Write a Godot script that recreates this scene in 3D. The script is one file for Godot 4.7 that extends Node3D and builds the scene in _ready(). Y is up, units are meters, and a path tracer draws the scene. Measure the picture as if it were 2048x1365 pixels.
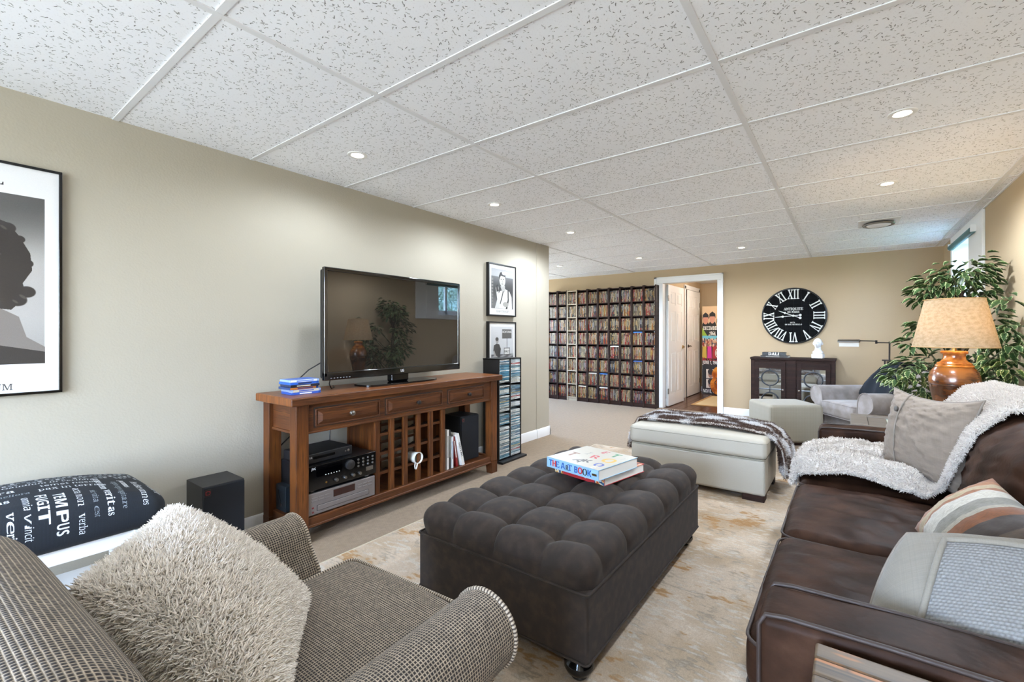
extends Node3D

const EYE := 1.168          # camera height
const CEIL := 2.19
const WX := -2.823          # left wall plane
const RX := 0.889           # right wall plane
const FZ := -7.1            # far wall plane
const WALL_T := 0.13

var rng := RandomNumberGenerator.new()
var used := {}
var M := {}

# ------------------------------------------------------------------ mesh buffer
class MB:
	var V := PackedVector3Array()
	var N := PackedVector3Array()
	var U := PackedVector2Array()
	var I := PackedInt32Array()

	func vert(p: Vector3, n: Vector3, t: Vector2) -> int:
		V.append(p)
		N.append(n)
		U.append(t)
		return V.size() - 1

	func tri(a: int, b: int, c: int) -> void:
		# front faces run clockwise: the order follows the vertex normals
		var g := (V[c] - V[a]).cross(V[b] - V[a])
		if g.dot(N[a] + N[b] + N[c]) < 0.0:
			I.append_array(PackedInt32Array([a, c, b]))
		else:
			I.append_array(PackedInt32Array([a, b, c]))

	func quad(a: int, b: int, c: int, d: int) -> void:
		tri(a, b, c)
		tri(a, c, d)

	# plain box, 12 triangles
	func box(lo: Vector3, hi: Vector3, x := Transform3D.IDENTITY) -> MB:
		for ax in 3:
			for s in [0, 1]:
				var n := Vector3.ZERO
				n[ax] = 1.0 if s == 1 else -1.0
				var b := (ax + 1) % 3
				var c := (ax + 2) % 3
				var k := V.size()
				for q in [[0, 0], [1, 0], [1, 1], [0, 1]]:
					var p := Vector3.ZERO
					p[ax] = hi[ax] if s == 1 else lo[ax]
					p[b] = hi[b] if q[0] == 1 else lo[b]
					p[c] = hi[c] if q[1] == 1 else lo[c]
					var t := Vector2(p.z, -p.y)
					if ax == 1:
						t = Vector2(p.x, p.z)
					elif ax == 2:
						t = Vector2(p.x, -p.y)
					vert(x * p, (x.basis * n).normalized(), t)
				quad(k, k + 1, k + 2, k + 3)
		return self

	func cbox(c: Vector3, s: Vector3, x := Transform3D.IDENTITY) -> MB:
		return box(c - s / 2.0, c + s / 2.0, x)

	# box with rounded edges; div > 1 subdivides the flat parts (for deforming)
	func rbox(lo: Vector3, hi: Vector3, r: float, seg := 2, div := 1, x := Transform3D.IDENTITY) -> MB:
		var mid := (lo + hi) / 2.0
		var h := (hi - lo) / 2.0
		r = minf(r, minf(h.x, minf(h.y, h.z)) * 0.999)
		var ticks := [[], [], []]
		for ax in 3:
			var t: Array = ticks[ax]
			for i in seg:
				t.append(-(h[ax] - r) - r * tan(PI / 4.0 * (1.0 - float(i) / seg)))
			for i in div + 1:
				t.append(lerpf(-(h[ax] - r), h[ax] - r, float(i) / div))
			for i in seg:
				t.append((h[ax] - r) + r * tan(PI / 4.0 * float(i + 1) / seg))
		for ax in 3:
			var b := (ax + 1) % 3
			var c := (ax + 2) % 3
			for s in [-1.0, 1.0]:
				var k := V.size()
				var nb: int = ticks[b].size()
				var nc: int = ticks[c].size()
				for i in nb:
					for j in nc:
						var p := Vector3.ZERO
						p[ax] = h[ax] * s
						p[b] = ticks[b][i]
						p[c] = ticks[c][j]
						var q := Vector3(clampf(p.x, -h.x + r, h.x - r), clampf(p.y, -h.y + r, h.y - r), clampf(p.z, -h.z + r, h.z - r))
						var n := (p - q).normalized()
						var w := q + n * r + mid
						var t := Vector2(w.z, -w.y)
						if ax == 1:
							t = Vector2(w.x, w.z)
						elif ax == 2:
							t = Vector2(w.x, -w.y)
						vert(x * w, (x.basis * n).normalized(), t)
				for i in nb - 1:
					for j in nc - 1:
						var o := k + i * nc + j
						quad(o, o + nc, o + nc + 1, o + 1)
		return self

	# parametric sheet; normals by differences, turned away from the middle
	func grid(f: Callable, nu: int, nv: int, uvs := Vector2.ONE, wrap_u := false, wrap_v := false, sign := 0.0, x := Transform3D.IDENTITY) -> MB:
		var k := V.size()
		var w := nv + 1
		var P := PackedVector3Array()
		P.resize((nu + 1) * w)
		var mid := Vector3.ZERO
		for i in nu + 1:
			for j in w:
				var p: Vector3 = f.call(float(i) / nu, float(j) / nv)
				P[i * w + j] = p
				mid += p
		mid /= P.size()
		var NN := PackedVector3Array()
		NN.resize(P.size())
		var total := 0.0
		for i in nu + 1:
			var i0 := i - 1
			var i1 := i + 1
			if i0 < 0:
				i0 = nu - 1 if wrap_u else 0
			if i1 > nu:
				i1 = 1 if wrap_u else nu
			for j in w:
				var j0 := j - 1
				var j1 := j + 1
				if j0 < 0:
					j0 = nv - 1 if wrap_v else 0
				if j1 > nv:
					j1 = 1 if wrap_v else nv
				var n := (P[i1 * w + j] - P[i0 * w + j]).cross(P[i * w + j1] - P[i * w + j0])
				total += n.dot(P[i * w + j] - mid)
				NN[i * w + j] = n.normalized()
		if sign == 0.0:
			sign = 1.0 if total >= 0.0 else -1.0
		for i in nu + 1:
			for j in w:
				var n := NN[i * w + j] * sign
				if n.length_squared() < 0.5:
					n = (P[i * w + j] - mid).normalized()
				vert(x * P[i * w + j], (x.basis * n).normalized(), Vector2(float(i) / nu * uvs.x, float(j) / nv * uvs.y))
		for i in nu:
			for j in nv:
				var o := k + i * w + j
				quad(o, o + w, o + w + 1, o + 1)
		return self

	# turned profile: points (radius, height) from the bottom up
	func lathe(pr: Array, seg := 32, x := Transform3D.IDENTITY) -> MB:
		var n := pr.size()
		for e in n - 1:
			var a: Vector2 = pr[e]
			var b: Vector2 = pr[e + 1]
			if a.distance_to(b) < 1e-6:
				continue
			var d := (b - a).normalized()
			var na := Vector2(d.y, -d.x)
			var nb := na
			if e > 0:
				var d0: Vector2 = (pr[e] - pr[e - 1]).normalized()
				if d0.dot(d) > 0.75:
					var t := (d0 + d).normalized()
					na = Vector2(t.y, -t.x)
			if e < n - 2:
				var d1: Vector2 = (pr[e + 2] - pr[e + 1]).normalized()
				if d1.dot(d) > 0.75:
					var t := (d1 + d).normalized()
					nb = Vector2(t.y, -t.x)
			var k := V.size()
			for i in seg + 1:
				var g := TAU * i / seg
				var c := cos(g)
				var s := sin(g)
				vert(x * Vector3(a.x * c, a.y, a.x * s), (x.basis * Vector3(na.x * c, na.y, na.x * s)).normalized(), Vector2(float(i) / seg, a.y))
				vert(x * Vector3(b.x * c, b.y, b.x * s), (x.basis * Vector3(nb.x * c, nb.y, nb.x * s)).normalized(), Vector2(float(i) / seg, b.y))
			for i in seg:
				var o := k + i * 2
				quad(o, o + 1, o + 3, o + 2)
		return self

	func cyl(r: float, y0: float, y1: float, seg := 16, x := Transform3D.IDENTITY) -> MB:
		return lathe([Vector2(0, y0), Vector2(r, y0), Vector2(r, y1), Vector2(0, y1)], seg, x)

	# round rod along points
	func tube(pts: Array, r: float, seg := 8, closed := false) -> MB:
		var n := pts.size()
		var k := V.size()
		var up := Vector3.UP
		var along := 0.0
		var first := Vector3.ZERO
		var cnt := n + 1 if closed else n
		for ii in cnt:
			var i := ii % n
			var p: Vector3 = pts[i]
			var pa: Vector3 = pts[(i - 1 + n) % n] if (closed or i > 0) else p
			var pb: Vector3 = pts[(i + 1) % n] if (closed or i < n - 1) else p
			var t := (pb - pa).normalized()
			if ii == 0:
				if absf(t.dot(up)) > 0.9:
					up = Vector3.RIGHT
				first = up
			var sd := t.cross(up).normalized()
			up = sd.cross(t).normalized()
			if ii > 0:
				along += p.distance_to(pts[(i - 1 + n) % n])
			for j in seg + 1:
				var g := TAU * j / seg
				var nn := sd * cos(g) + up * sin(g)
				vert(p + nn * r, nn, Vector2(along, r * g))
		for i in cnt - 1:
			for j in seg:
				var o := k + i * (seg + 1) + j
				quad(o, o + seg + 1, o + seg + 2, o + 1)
		if not closed:
			for e in [0, n - 1]:
				var p: Vector3 = pts[e]
				var q: Vector3 = pts[1] if e == 0 else pts[n - 2]
				var nn := (p - q).normalized()
				var c := vert(p, nn, Vector2.ZERO)
				var o := V.size()
				for j in seg + 1:
					vert(V[k + e * (seg + 1) + j], nn, Vector2.ZERO)
				for j in seg:
					tri(c, o + j, o + j + 1)
		return self

	# outline in the xy plane pushed along z from z0 to z1
	func extrude(poly: PackedVector2Array, z0: float, z1: float, x := Transform3D.IDENTITY, crease := 0.8) -> MB:
		var ids := Geometry2D.triangulate_polygon(poly)
		for s in [0, 1]:
			var k := V.size()
			var nn := Vector3(0, 0, 1 if s == 1 else -1)
			for p in poly:
				vert(x * Vector3(p.x, p.y, z1 if s == 1 else z0), (x.basis * nn).normalized(), Vector2(p.x, -p.y))
			for i in range(0, ids.size(), 3):
				tri(k + ids[i], k + ids[i + 1], k + ids[i + 2])
		var n := poly.size()
		var area := 0.0
		for i in n:
			area += poly[i].cross(poly[(i + 1) % n])
		var sg := 1.0 if area > 0.0 else -1.0
		var along := 0.0
		for i in n:
			var a := poly[i]
			var b := poly[(i + 1) % n]
			var d := (b - a).normalized()
			var d0 := (a - poly[(i - 1 + n) % n]).normalized()
			var d1 := (poly[(i + 2) % n] - b).normalized()
			var ta := (d0 + d).normalized() if d0.dot(d) > crease else d
			var tb := (d1 + d).normalized() if d1.dot(d) > crease else d
			var na := Vector3(ta.y, -ta.x, 0) * sg
			var nb := Vector3(tb.y, -tb.x, 0) * sg
			var k := V.size()
			var l := a.distance_to(b)
			vert(x * Vector3(a.x, a.y, z0), (x.basis * na).normalized(), Vector2(along, z0))
			vert(x * Vector3(b.x, b.y, z0), (x.basis * nb).normalized(), Vector2(along + l, z0))
			vert(x * Vector3(b.x, b.y, z1), (x.basis * nb).normalized(), Vector2(along + l, z1))
			vert(x * Vector3(a.x, a.y, z1), (x.basis * na).normalized(), Vector2(along, z1))
			quad(k, k + 1, k + 2, k + 3)
			along += l
		return self

	# moves every vertex, then smooths the normals over vertices that lie together
	func bend(f: Callable) -> MB:
		for i in V.size():
			V[i] = f.call(V[i])
		return smooth()

	func smooth() -> MB:
		var acc := {}
		var key := []
		key.resize(V.size())
		for i in V.size():
			key[i] = Vector3i((V[i] * 20000.0).round())
		for t in range(0, I.size(), 3):
			var a := I[t]
			var b := I[t + 1]
			var c := I[t + 2]
			var g := (V[c] - V[a]).cross(V[b] - V[a])
			for q in [a, b, c]:
				acc[key[q]] = acc.get(key[q], Vector3.ZERO) + g
		for i in V.size():
			var g: Vector3 = acc.get(key[i], N[i])
			if g.length_squared() > 1e-20:
				N[i] = g.normalized()
		return self

	func moved(x: Transform3D) -> MB:
		for i in V.size():
			V[i] = x * V[i]
			N[i] = (x.basis * N[i]).normalized()
		return self

	func joined(o: MB, x := Transform3D.IDENTITY) -> MB:
		var k := V.size()
		for i in o.V.size():
			vert(x * o.V[i], (x.basis * o.N[i]).normalized(), o.U[i])
		for i in o.I:
			I.append(i + k)
		return self

	func mesh() -> ArrayMesh:
		var a := []
		a.resize(Mesh.ARRAY_MAX)
		a[Mesh.ARRAY_VERTEX] = V
		a[Mesh.ARRAY_NORMAL] = N
		a[Mesh.ARRAY_TEX_UV] = U
		a[Mesh.ARRAY_INDEX] = I
		var m := ArrayMesh.new()
		m.add_surface_from_arrays(Mesh.PRIMITIVE_TRIANGLES, a)
		return m

# ------------------------------------------------------------------ nodes
func numbered(called: String) -> String:
	var k: int = used.get(called, 0)
	used[called] = k + 1
	return called if k == 0 else "%s_%03d" % [called, k]

func tag(o: Node3D, label: String, category: String, group := "") -> Node3D:
	o.set_meta("label", label)
	o.set_meta("category", category)
	if group:
		o.set_meta("group", group)
	return o

func thing(called: String, label: String, category: String, at := Vector3.ZERO, turn := 0.0, group := "") -> Node3D:
	var o := Node3D.new()
	o.name = numbered(called)
	add_child(o)
	o.position = at
	o.rotation.y = turn
	tag(o, label, category, group)
	return o

func part(called: String, shape, m: Material, parent: Node3D, at := Vector3.ZERO, turn := Vector3.ZERO) -> MeshInstance3D:
	var o := MeshInstance3D.new()
	o.mesh = shape if shape is Mesh else shape.mesh()
	o.material_override = m
	o.name = called
	o.position = at
	o.rotation = turn
	parent.add_child(o, true)
	return o

func solo(called: String, shape, m: Material, label: String, category: String, at := Vector3.ZERO, turn := Vector3.ZERO, group := "") -> MeshInstance3D:
	var o := MeshInstance3D.new()
	o.mesh = shape if shape is Mesh else shape.mesh()
	o.material_override = m
	o.name = numbered(called)
	o.position = at
	o.rotation = turn
	add_child(o)
	tag(o, label, category, group)
	return o

func struct(called: String, shape, m: Material) -> MeshInstance3D:
	var o := MeshInstance3D.new()
	o.mesh = shape if shape is Mesh else shape.mesh()
	o.material_override = m
	o.name = numbered(called)
	add_child(o)
	o.set_meta("kind", "structure")
	return o

func struct_root(called: String) -> Node3D:
	var o := Node3D.new()
	o.name = numbered(called)
	add_child(o)
	o.set_meta("kind", "structure")
	return o

func T(at: Vector3, rot := Vector3.ZERO, sc := Vector3.ONE) -> Transform3D:
	return Transform3D(Basis.from_euler(rot) * Basis.from_scale(sc), at)

func nth(i: int) -> String:
	var ones := ["first", "second", "third", "fourth", "fifth", "sixth", "seventh", "eighth", "ninth", "tenth", "eleventh", "twelfth", "thirteenth", "fourteenth", "fifteenth", "sixteenth", "seventeenth", "eighteenth", "nineteenth"]
	if i < 19:
		return ones[i]
	var n := i + 1
	var tens: String = ["twent", "thirt", "fort", "fift", "sixt", "sevent", "eight", "ninet"][n / 10 - 2]
	return tens + "ieth" if n % 10 == 0 else tens + "y-" + ones[n % 10 - 1]

# ------------------------------------------------------------------ text as geometry or as print
func text_mesh(s: String, size: float, depth := 0.002, serif := false, bold := false) -> TextMesh:
	var f := SystemFont.new()
	f.font_names = PackedStringArray(["Droid Serif" if serif else "Droid Sans"])
	f.font_weight = 700 if bold else 400
	var t := TextMesh.new()
	t.font = f
	t.text = s
	t.font_size = 64
	t.pixel_size = size / 64.0
	t.depth = depth
	t.curve_step = 4.0
	return t

# fills lettering into an image: at is the middle of the line, size the letter height in pixels
func print_text(img: Image, s: String, at: Vector2, size: float, c: Color, angle := 0.0, serif := false, bold := false, squeeze := 1.0, slant := 0.0) -> void:
	var t := text_mesh(s, size, 0.0, serif, bold)
	var a := t.get_mesh_arrays()
	var vs: PackedVector3Array = a[Mesh.ARRAY_VERTEX]
	var ids = a[Mesh.ARRAY_INDEX]
	var n: int = ids.size() if ids != null else vs.size()
	var cs := cos(angle)
	var sn := sin(angle)
	var W := img.get_width()
	var H := img.get_height()
	for i in range(0, n, 3):
		var p: Array[Vector2] = []
		for k in 3:
			var q: Vector3 = vs[ids[i + k] if ids != null else i + k]
			var l := Vector2((q.x + q.y * slant) * squeeze, -q.y)
			p.append(at + Vector2(l.x * cs - l.y * sn, l.x * sn + l.y * cs))
		var y0 := maxi(0, floori(minf(p[0].y, minf(p[1].y, p[2].y))))
		var y1 := mini(H - 1, ceili(maxf(p[0].y, maxf(p[1].y, p[2].y))))
		for y in range(y0, y1 + 1):
			var yy := y + 0.5
			var xa := 1e9
			var xb := -1e9
			for e in 3:
				var u := p[e]
				var v := p[(e + 1) % 3]
				if (u.y <= yy and v.y > yy) or (v.y <= yy and u.y > yy):
					var xx := u.x + (v.x - u.x) * (yy - u.y) / (v.y - u.y)
					xa = minf(xa, xx)
					xb = maxf(xb, xx)
			for x in range(maxi(0, roundi(xa)), mini(W, roundi(xb))):
				img.set_pixel(x, y, c)

func disc(img: Image, c: Vector2, rx: float, ry: float, col: Color, soft := 0.0, tilt := 0.0) -> void:
	var r := ceili(maxf(rx, ry) * (1.0 + soft))
	var cs := cos(tilt)
	var sn := sin(tilt)
	for y in range(maxi(0, int(c.y) - r), mini(img.get_height(), int(c.y) + r + 1)):
		for x in range(maxi(0, int(c.x) - r), mini(img.get_width(), int(c.x) + r + 1)):
			var dx := x - c.x
			var dy := y - c.y
			var d := Vector2((dx * cs + dy * sn) / rx, (-dx * sn + dy * cs) / ry).length()
			if d < 1.0:
				img.set_pixel(x, y, col)
			elif d < 1.0 + soft:
				img.set_pixel(x, y, col.lerp(img.get_pixel(x, y), (d - 1.0) / soft))

func blob(img: Image, pts: Array, col: Color) -> void:
	var H := img.get_height()
	var W := img.get_width()
	var y0 := 1e9
	var y1 := -1e9
	for p in pts:
		y0 = minf(y0, p.y)
		y1 = maxf(y1, p.y)
	for y in range(maxi(0, int(y0)), mini(H, int(y1) + 1)):
		var xs := []
		for i in pts.size():
			var u: Vector2 = pts[i]
			var v: Vector2 = pts[(i + 1) % pts.size()]
			var yy := y + 0.5
			if (u.y <= yy and v.y > yy) or (v.y <= yy and u.y > yy):
				xs.append(u.x + (v.x - u.x) * (yy - u.y) / (v.y - u.y))
		xs.sort()
		for i in range(0, xs.size() - 1, 2):
			for x in range(maxi(0, roundi(xs[i])), mini(W, roundi(xs[i + 1]))):
				img.set_pixel(x, y, col)

# ------------------------------------------------------------------ materials
func S(hex: String) -> Color:
	return Color(hex)

func mat(c: Color, rough := 0.7, o := {}) -> StandardMaterial3D:
	var m := StandardMaterial3D.new()
	m.albedo_color = c
	m.roughness = rough
	m.metallic = o.get("metal", 0.0)
	m.metallic_specular = o.get("spec", 0.5)
	if o.has("tex"):
		m.albedo_texture = o.tex
	if o.has("bump"):
		m.heightmap_enabled = true
		m.heightmap_texture = o.bump
		m.heightmap_scale = o.get("depth", 0.1)
	if o.has("rough_tex"):
		m.roughness_texture = o.rough_tex
	if o.has("scale"):
		var s = o.scale
		m.uv1_scale = s if s is Vector3 else Vector3(s, s, s)
	if o.has("tri"):
		m.uv1_triplanar = true
		m.uv1_world_triplanar = o.tri == "world"
		m.uv1_triplanar_sharpness = 8.0
	if o.has("rim"):
		m.rim_enabled = true
		m.rim = o.rim
		m.rim_tint = 0.6
	if o.has("coat"):
		m.clearcoat_enabled = true
		m.clearcoat = o.coat
		m.clearcoat_roughness = o.get("coat_rough", 0.1)
	if o.has("glow"):
		m.emission_enabled = true
		m.emission = o.glow
		m.emission_energy_multiplier = o.get("power", 1.0)
	if o.has("back"):
		m.backlight_enabled = true
		m.backlight = o.back
	return m

func noise(freq: float, seed_: int, oct := 3, kind := FastNoiseLite.TYPE_SIMPLEX_SMOOTH) -> FastNoiseLite:
	var n := FastNoiseLite.new()
	n.noise_type = kind
	n.seed = seed_
	n.frequency = freq
	n.fractal_octaves = oct
	return n

func picture(w: int, h: int, f: Callable) -> ImageTexture:
	var img := Image.create_empty(w, h, false, Image.FORMAT_RGB8)
	for y in h:
		for x in w:
			img.set_pixel(x, y, f.call(x, y))
	return ImageTexture.create_from_image(img)

# seamless grey noise
func bumps(w: int, freq: float, seed_: int, oct := 3, kind := FastNoiseLite.TYPE_SIMPLEX_SMOOTH) -> ImageTexture:
	var n := noise(freq, seed_, oct, kind)
	return ImageTexture.create_from_image(n.get_seamless_image(w, w))

# seamless noise mapped between colours (stops: [t, colour] pairs)
func mottled(w: int, freq: float, seed_: int, stops: Array, oct := 4, stretch := Vector2.ONE, fine := 0.0) -> ImageTexture:
	var src := noise(freq, seed_, oct).get_seamless_image(int(w / stretch.x), int(w / stretch.y))
	src.resize(w, w, Image.INTERPOLATE_CUBIC)
	var g := Gradient.new()
	g.offsets = PackedFloat32Array(stops.map(func(q): return q[0]))
	g.colors = PackedColorArray(stops.map(func(q): return q[1]))
	var r := RandomNumberGenerator.new()
	r.seed = seed_
	var img := Image.create_empty(w, w, false, Image.FORMAT_RGB8)
	for y in w:
		for x in w:
			var c := g.sample(src.get_pixel(x, y).r)
			if fine > 0.0:
				var k := 1.0 + r.randf_range(-fine, fine)
				c = Color(c.r * k, c.g * k, c.b * k)
			img.set_pixel(x, y, c)
	return ImageTexture.create_from_image(img)

# hair, pile or fleece rooted on a shape
func fur(called: String, on: MB, count: int, length: float, width: float, m: Material, parent: Node3D, seed_: int, lean := 0.6, flow := Vector3.ZERO, tint = null, curl := 0.5, keep = null) -> MultiMeshInstance3D:
	var r := RandomNumberGenerator.new()
	r.seed = seed_
	var areas := PackedFloat32Array()
	var total := 0.0
	for t in range(0, on.I.size(), 3):
		total += (on.V[on.I[t + 1]] - on.V[on.I[t]]).cross(on.V[on.I[t + 2]] - on.V[on.I[t]]).length() / 2.0
		areas.append(total)
	var b := MB.new()
	var rings := 3
	for j in rings + 1:
		var q := float(j) / rings
		var w := 0.5 * (1.0 - 0.75 * q * q)
		for k in 4:
			var g := TAU * k / 3.0
			b.vert(Vector3(cos(g) * w + curl * q * q, q, sin(g) * w), Vector3(cos(g), 0.3, sin(g)).normalized(), Vector2(0, q))
	for j in rings:
		for k in 3:
			var o := j * 4 + k
			b.quad(o, o + 4, o + 5, o + 1)
	var at := []
	for i in count:
		var x := r.randf() * total
		var lo := areas.bsearch(x)
		lo = mini(lo, areas.size() - 1)
		var u := r.randf()
		var v := r.randf()
		if u + v > 1.0:
			u = 1.0 - u
			v = 1.0 - v
		var a := on.I[lo * 3]
		var bb := on.I[lo * 3 + 1]
		var c := on.I[lo * 3 + 2]
		var p := on.V[a] + (on.V[bb] - on.V[a]) * u + (on.V[c] - on.V[a]) * v
		var n := (on.N[a] + (on.N[bb] - on.N[a]) * u + (on.N[c] - on.N[a]) * v).normalized()
		if keep != null and not keep.call(p, n):
			continue
		var rd := Vector3(r.randf_range(-1, 1), r.randf_range(-1, 1), r.randf_range(-1, 1))
		var up := (n + (rd + flow) * lean).normalized()
		var sd := up.cross(rd + Vector3(0.01, 0.02, 0.03)).normalized()
		var fw := sd.cross(up)
		var l := length * r.randf_range(0.6, 1.15)
		at.append([Transform3D(sd * width, up * l, fw * width, p - n * 0.001), p])
	var mm := MultiMesh.new()
	mm.transform_format = MultiMesh.TRANSFORM_3D
	mm.use_colors = true
	mm.mesh = b.mesh()
	mm.instance_count = at.size()
	for i in at.size():
		mm.set_instance_transform(i, at[i][0])
		var c := Color.WHITE
		if tint != null:
			c = tint.call(at[i][1], r)
		else:
			var k := r.randf_range(0.75, 1.0)
			c = Color(k, k, k)
		mm.set_instance_color(i, c)
	var o := MultiMeshInstance3D.new()
	o.multimesh = mm
	o.material_override = m
	o.name = called
	o.set_meta("kind", "stuff")
	parent.add_child(o, true)
	return o

# ------------------------------------------------------------------ scene
func _ready() -> void:
	rng.seed = 7
	# camera
	var cam := Camera3D.new()
	cam.name = "camera"
	add_child(cam)
	cam.position = Vector3(0, EYE, 0)
	cam.rotation.y = 0.6352
	cam.keep_aspect = Camera3D.KEEP_HEIGHT
	var f := 897.63
	var near := 0.05
	cam.set_frustum(near * 1365.0 / f, Vector2(near * (1024.0 - 1035.87) / f, -near * (682.5 - 669.23) / f), near, 60.0)
	cam.current = true
	# sky and exposure
	var we := WorldEnvironment.new()
	we.name = "environment"
	var e := Environment.new()
	e.background_mode = Environment.BG_SKY
	var sky := Sky.new()
	var sm := ProceduralSkyMaterial.new()
	sm.sky_top_color = Color(0.55, 0.72, 0.95)
	sm.sky_horizon_color = Color(0.86, 0.91, 0.97)
	sm.ground_horizon_color = Color(0.5, 0.52, 0.48)
	sm.ground_bottom_color = Color(0.35, 0.36, 0.32)
	sm.sky_energy_multiplier = 1.0
	sky.sky_material = sm
	e.sky = sky
	e.background_energy_multiplier = 24.0
	e.tonemap_mode = Environment.TONE_MAPPER_LINEAR
	e.tonemap_exposure = 2.2
	e.sdfgi_enabled = true
	e.ssao_enabled = true
	e.ssil_enabled = true
	we.environment = e
	add_child(we)
	# added area lights that even the room: daylight behind camera and in alcove
	added_daylight(Vector3(-1.0, 1.2, 2.56), Vector2(2.6, 1.6), 0.0, Color(0.87, 0.935, 1.0), 5.6)
	added_daylight(Vector3(-5.74, 1.4, -5.75), Vector2(2.1, 1.2), -PI / 2.0, Color(0.95, 0.975, 1.0), 1.7)

	make_materials()
	build_room()
	build_hall()
	build_lights()
	build_left_wall()
	build_media()
	build_far_wall()
	build_ottomans()
	build_near_chair()
	build_bench()
	build_sofa()
	build_corner()

func added_daylight(at: Vector3, size: Vector2, turn: float, c: Color, energy: float) -> void:  # area light set in the opening of an added, unseen window
	var l := AreaLight3D.new()
	l.name = "added_window_daylight"
	l.area_size = size
	l.light_energy = energy
	l.light_color = c
	l.shadow_enabled = true
	l.area_range = 20.0
	add_child(l)
	l.position = at
	l.rotation.y = turn

func make_materials() -> void:
	M.wall_left = mat(S("ada594"), 0.85, {bump = bumps(256, 0.09, 5, 2), depth = 0.05, tri = "world", scale = 3.0})
	M.wall_tan = mat(S("b59f80"), 0.85, {bump = bumps(256, 0.09, 6, 2), depth = 0.05, tri = "world", scale = 3.0})
	M.white = mat(S("e9e8e6"), 0.4)
	M.black = mat(S("0c0c0d"), 0.4)
	M.black_gloss = mat(S("060607"), 0.12)
	M.black_plastic = mat(S("151517"), 0.45)
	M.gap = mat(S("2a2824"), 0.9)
	M.chrome = mat(S("c8c8cb"), 0.2, {metal = 1.0})
	M.steel = mat(S("8d8a86"), 0.35, {metal = 1.0})
	M.bronze = mat(S("2b2522"), 0.4, {metal = 0.6})
	M.brass = mat(S("b08f55"), 0.3, {metal = 1.0})
	# ceiling tile: short dark fissures and pinholes on white
	var img := Image.create_empty(1024, 1024, false, Image.FORMAT_RGB8)
	img.fill(S("f6f7fb"))
	var r := RandomNumberGenerator.new()
	r.seed = 11
	for i in 2600:
		disc(img, Vector2(r.randf() * 1024, r.randf() * 1024), r.randf_range(1.5, 4), r.randf_range(1.5, 4), S("eeeef2"))
	for i in 900:
		var v := r.randf_range(0.42, 0.78)
		var p := Vector2(r.randf() * 1024, r.randf() * 1024)
		var ang := r.randf() * TAU
		var n := r.randi_range(1, 7)
		for k in n:
			var w := r.randf_range(1.6, 3.2)
			disc(img, Vector2(fposmod(p.x, 1024), fposmod(p.y, 1024)), w, w, Color(v, v, v))
			ang += r.randf_range(-0.5, 0.5)
			p += Vector2(cos(ang), sin(ang)) * 3.4
	M.tile = mat(Color.WHITE, 0.9, {tex = ImageTexture.create_from_image(img), scale = 1.0 / 0.6096})
	M.tee = mat(S("e2e2e4"), 0.5)
	# carpet: looped rows
	var cn := noise(0.02, 3, 3)
	var img2 := Image.create_empty(512, 512, false, Image.FORMAT_RGB8)
	var img3 := Image.create_empty(512, 512, false, Image.FORMAT_RGB8)
	for y in 512:
		for x in 512:
			var row := (x / 8 + y / 8) % 2
			var lx := fmod(x + row * 4.0, 8.0) - 4.0
			var ly := fmod(y, 8.0) - 4.0
			var h := clampf(1.0 - (lx * lx + ly * ly) / 26.0, 0.0, 1.0)
			var k := 0.86 + 0.14 * h + r.randf_range(-0.05, 0.05) + 0.05 * cn.get_noise_2d(x, y)
			img2.set_pixel(x, y, Color(0.63 * k, 0.545 * k, 0.45 * k))
			img3.set_pixel(x, y, Color(h, h, h))
	M.carpet = mat(Color.WHITE, 0.95, {tex = ImageTexture.create_from_image(img2), bump = ImageTexture.create_from_image(img3), depth = 0.4, tri = "world", scale = 2.2})
	# woods
	M.oak = wood("522c13", "76441c", "2c1709", 21, 0.42)
	M.oak_up = wood("522c13", "76441c", "2c1709", 21, 0.42, true)
	M.oak_top = wood("6d3c16", "935525", "4c2a11", 22, 0.32, true)
	M.espresso = wood("271813", "35221b", "1b110d", 23, 0.6)
	M.espresso.metallic_specular = 0.3
	M.oak.metallic_specular = 0.45
	M.oak_up.metallic_specular = 0.4
	M.worn = worn_wood("43331f", "5c4830", "261b11", 0.22)
	M.worn_pale = worn_wood("554e47", "675f56", "403a33", 0.6)
	M.plank = wood("4e2b16", "6d3f22", "341c0e", 24, 0.25)
	M.clock = wood("0d0e0f", "151617", "070708", 25, 0.8)
	M.clock.metallic_specular = 0.2
	M.pale_shelf = wood("a39680", "b5a890", "8d826d", 26, 0.6)
	# fabrics
	M.weave = weave()
	M.velvet_brown = mat(Color.WHITE, 0.85, {tex = mottled(512, 0.012, 31, [[0.2, S("251c15")], [0.5, S("2c2119")], [0.8, S("372a20")]], 5, Vector2.ONE, 0.08), tri = "local", scale = 2.6, rim = 0.04})
	M.velvet_grey = mat(Color.WHITE, 0.85, {tex = mottled(256, 0.012, 32, [[0.2, S("7a7069")], [0.5, S("857b74")], [0.8, S("928882")]], 5), tri = "local", scale = 2.0, rim = 0.6})
	M.leather = mat(Color.WHITE, 0.46, {tex = mottled(512, 0.006, 33, [[0.2, S("261810")], [0.5, S("301f16")], [0.8, S("3d291e")]], 4, Vector2(1, 1), 0.04), bump = bumps(256, 0.12, 34, 2, FastNoiseLite.TYPE_CELLULAR), depth = 0.06, tri = "local", scale = 2.0, spec = 0.16})
	M.leather_dark = mat(S("2a1c15"), 0.6, {bump = bumps(256, 0.12, 34, 2, FastNoiseLite.TYPE_CELLULAR), depth = 0.05, tri = "local", scale = 2.0})
	M.cream = mat(S("aca596"), 0.5, {bump = bumps(256, 0.1, 35, 2), depth = 0.04, tri = "local", scale = 2.5})
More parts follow.
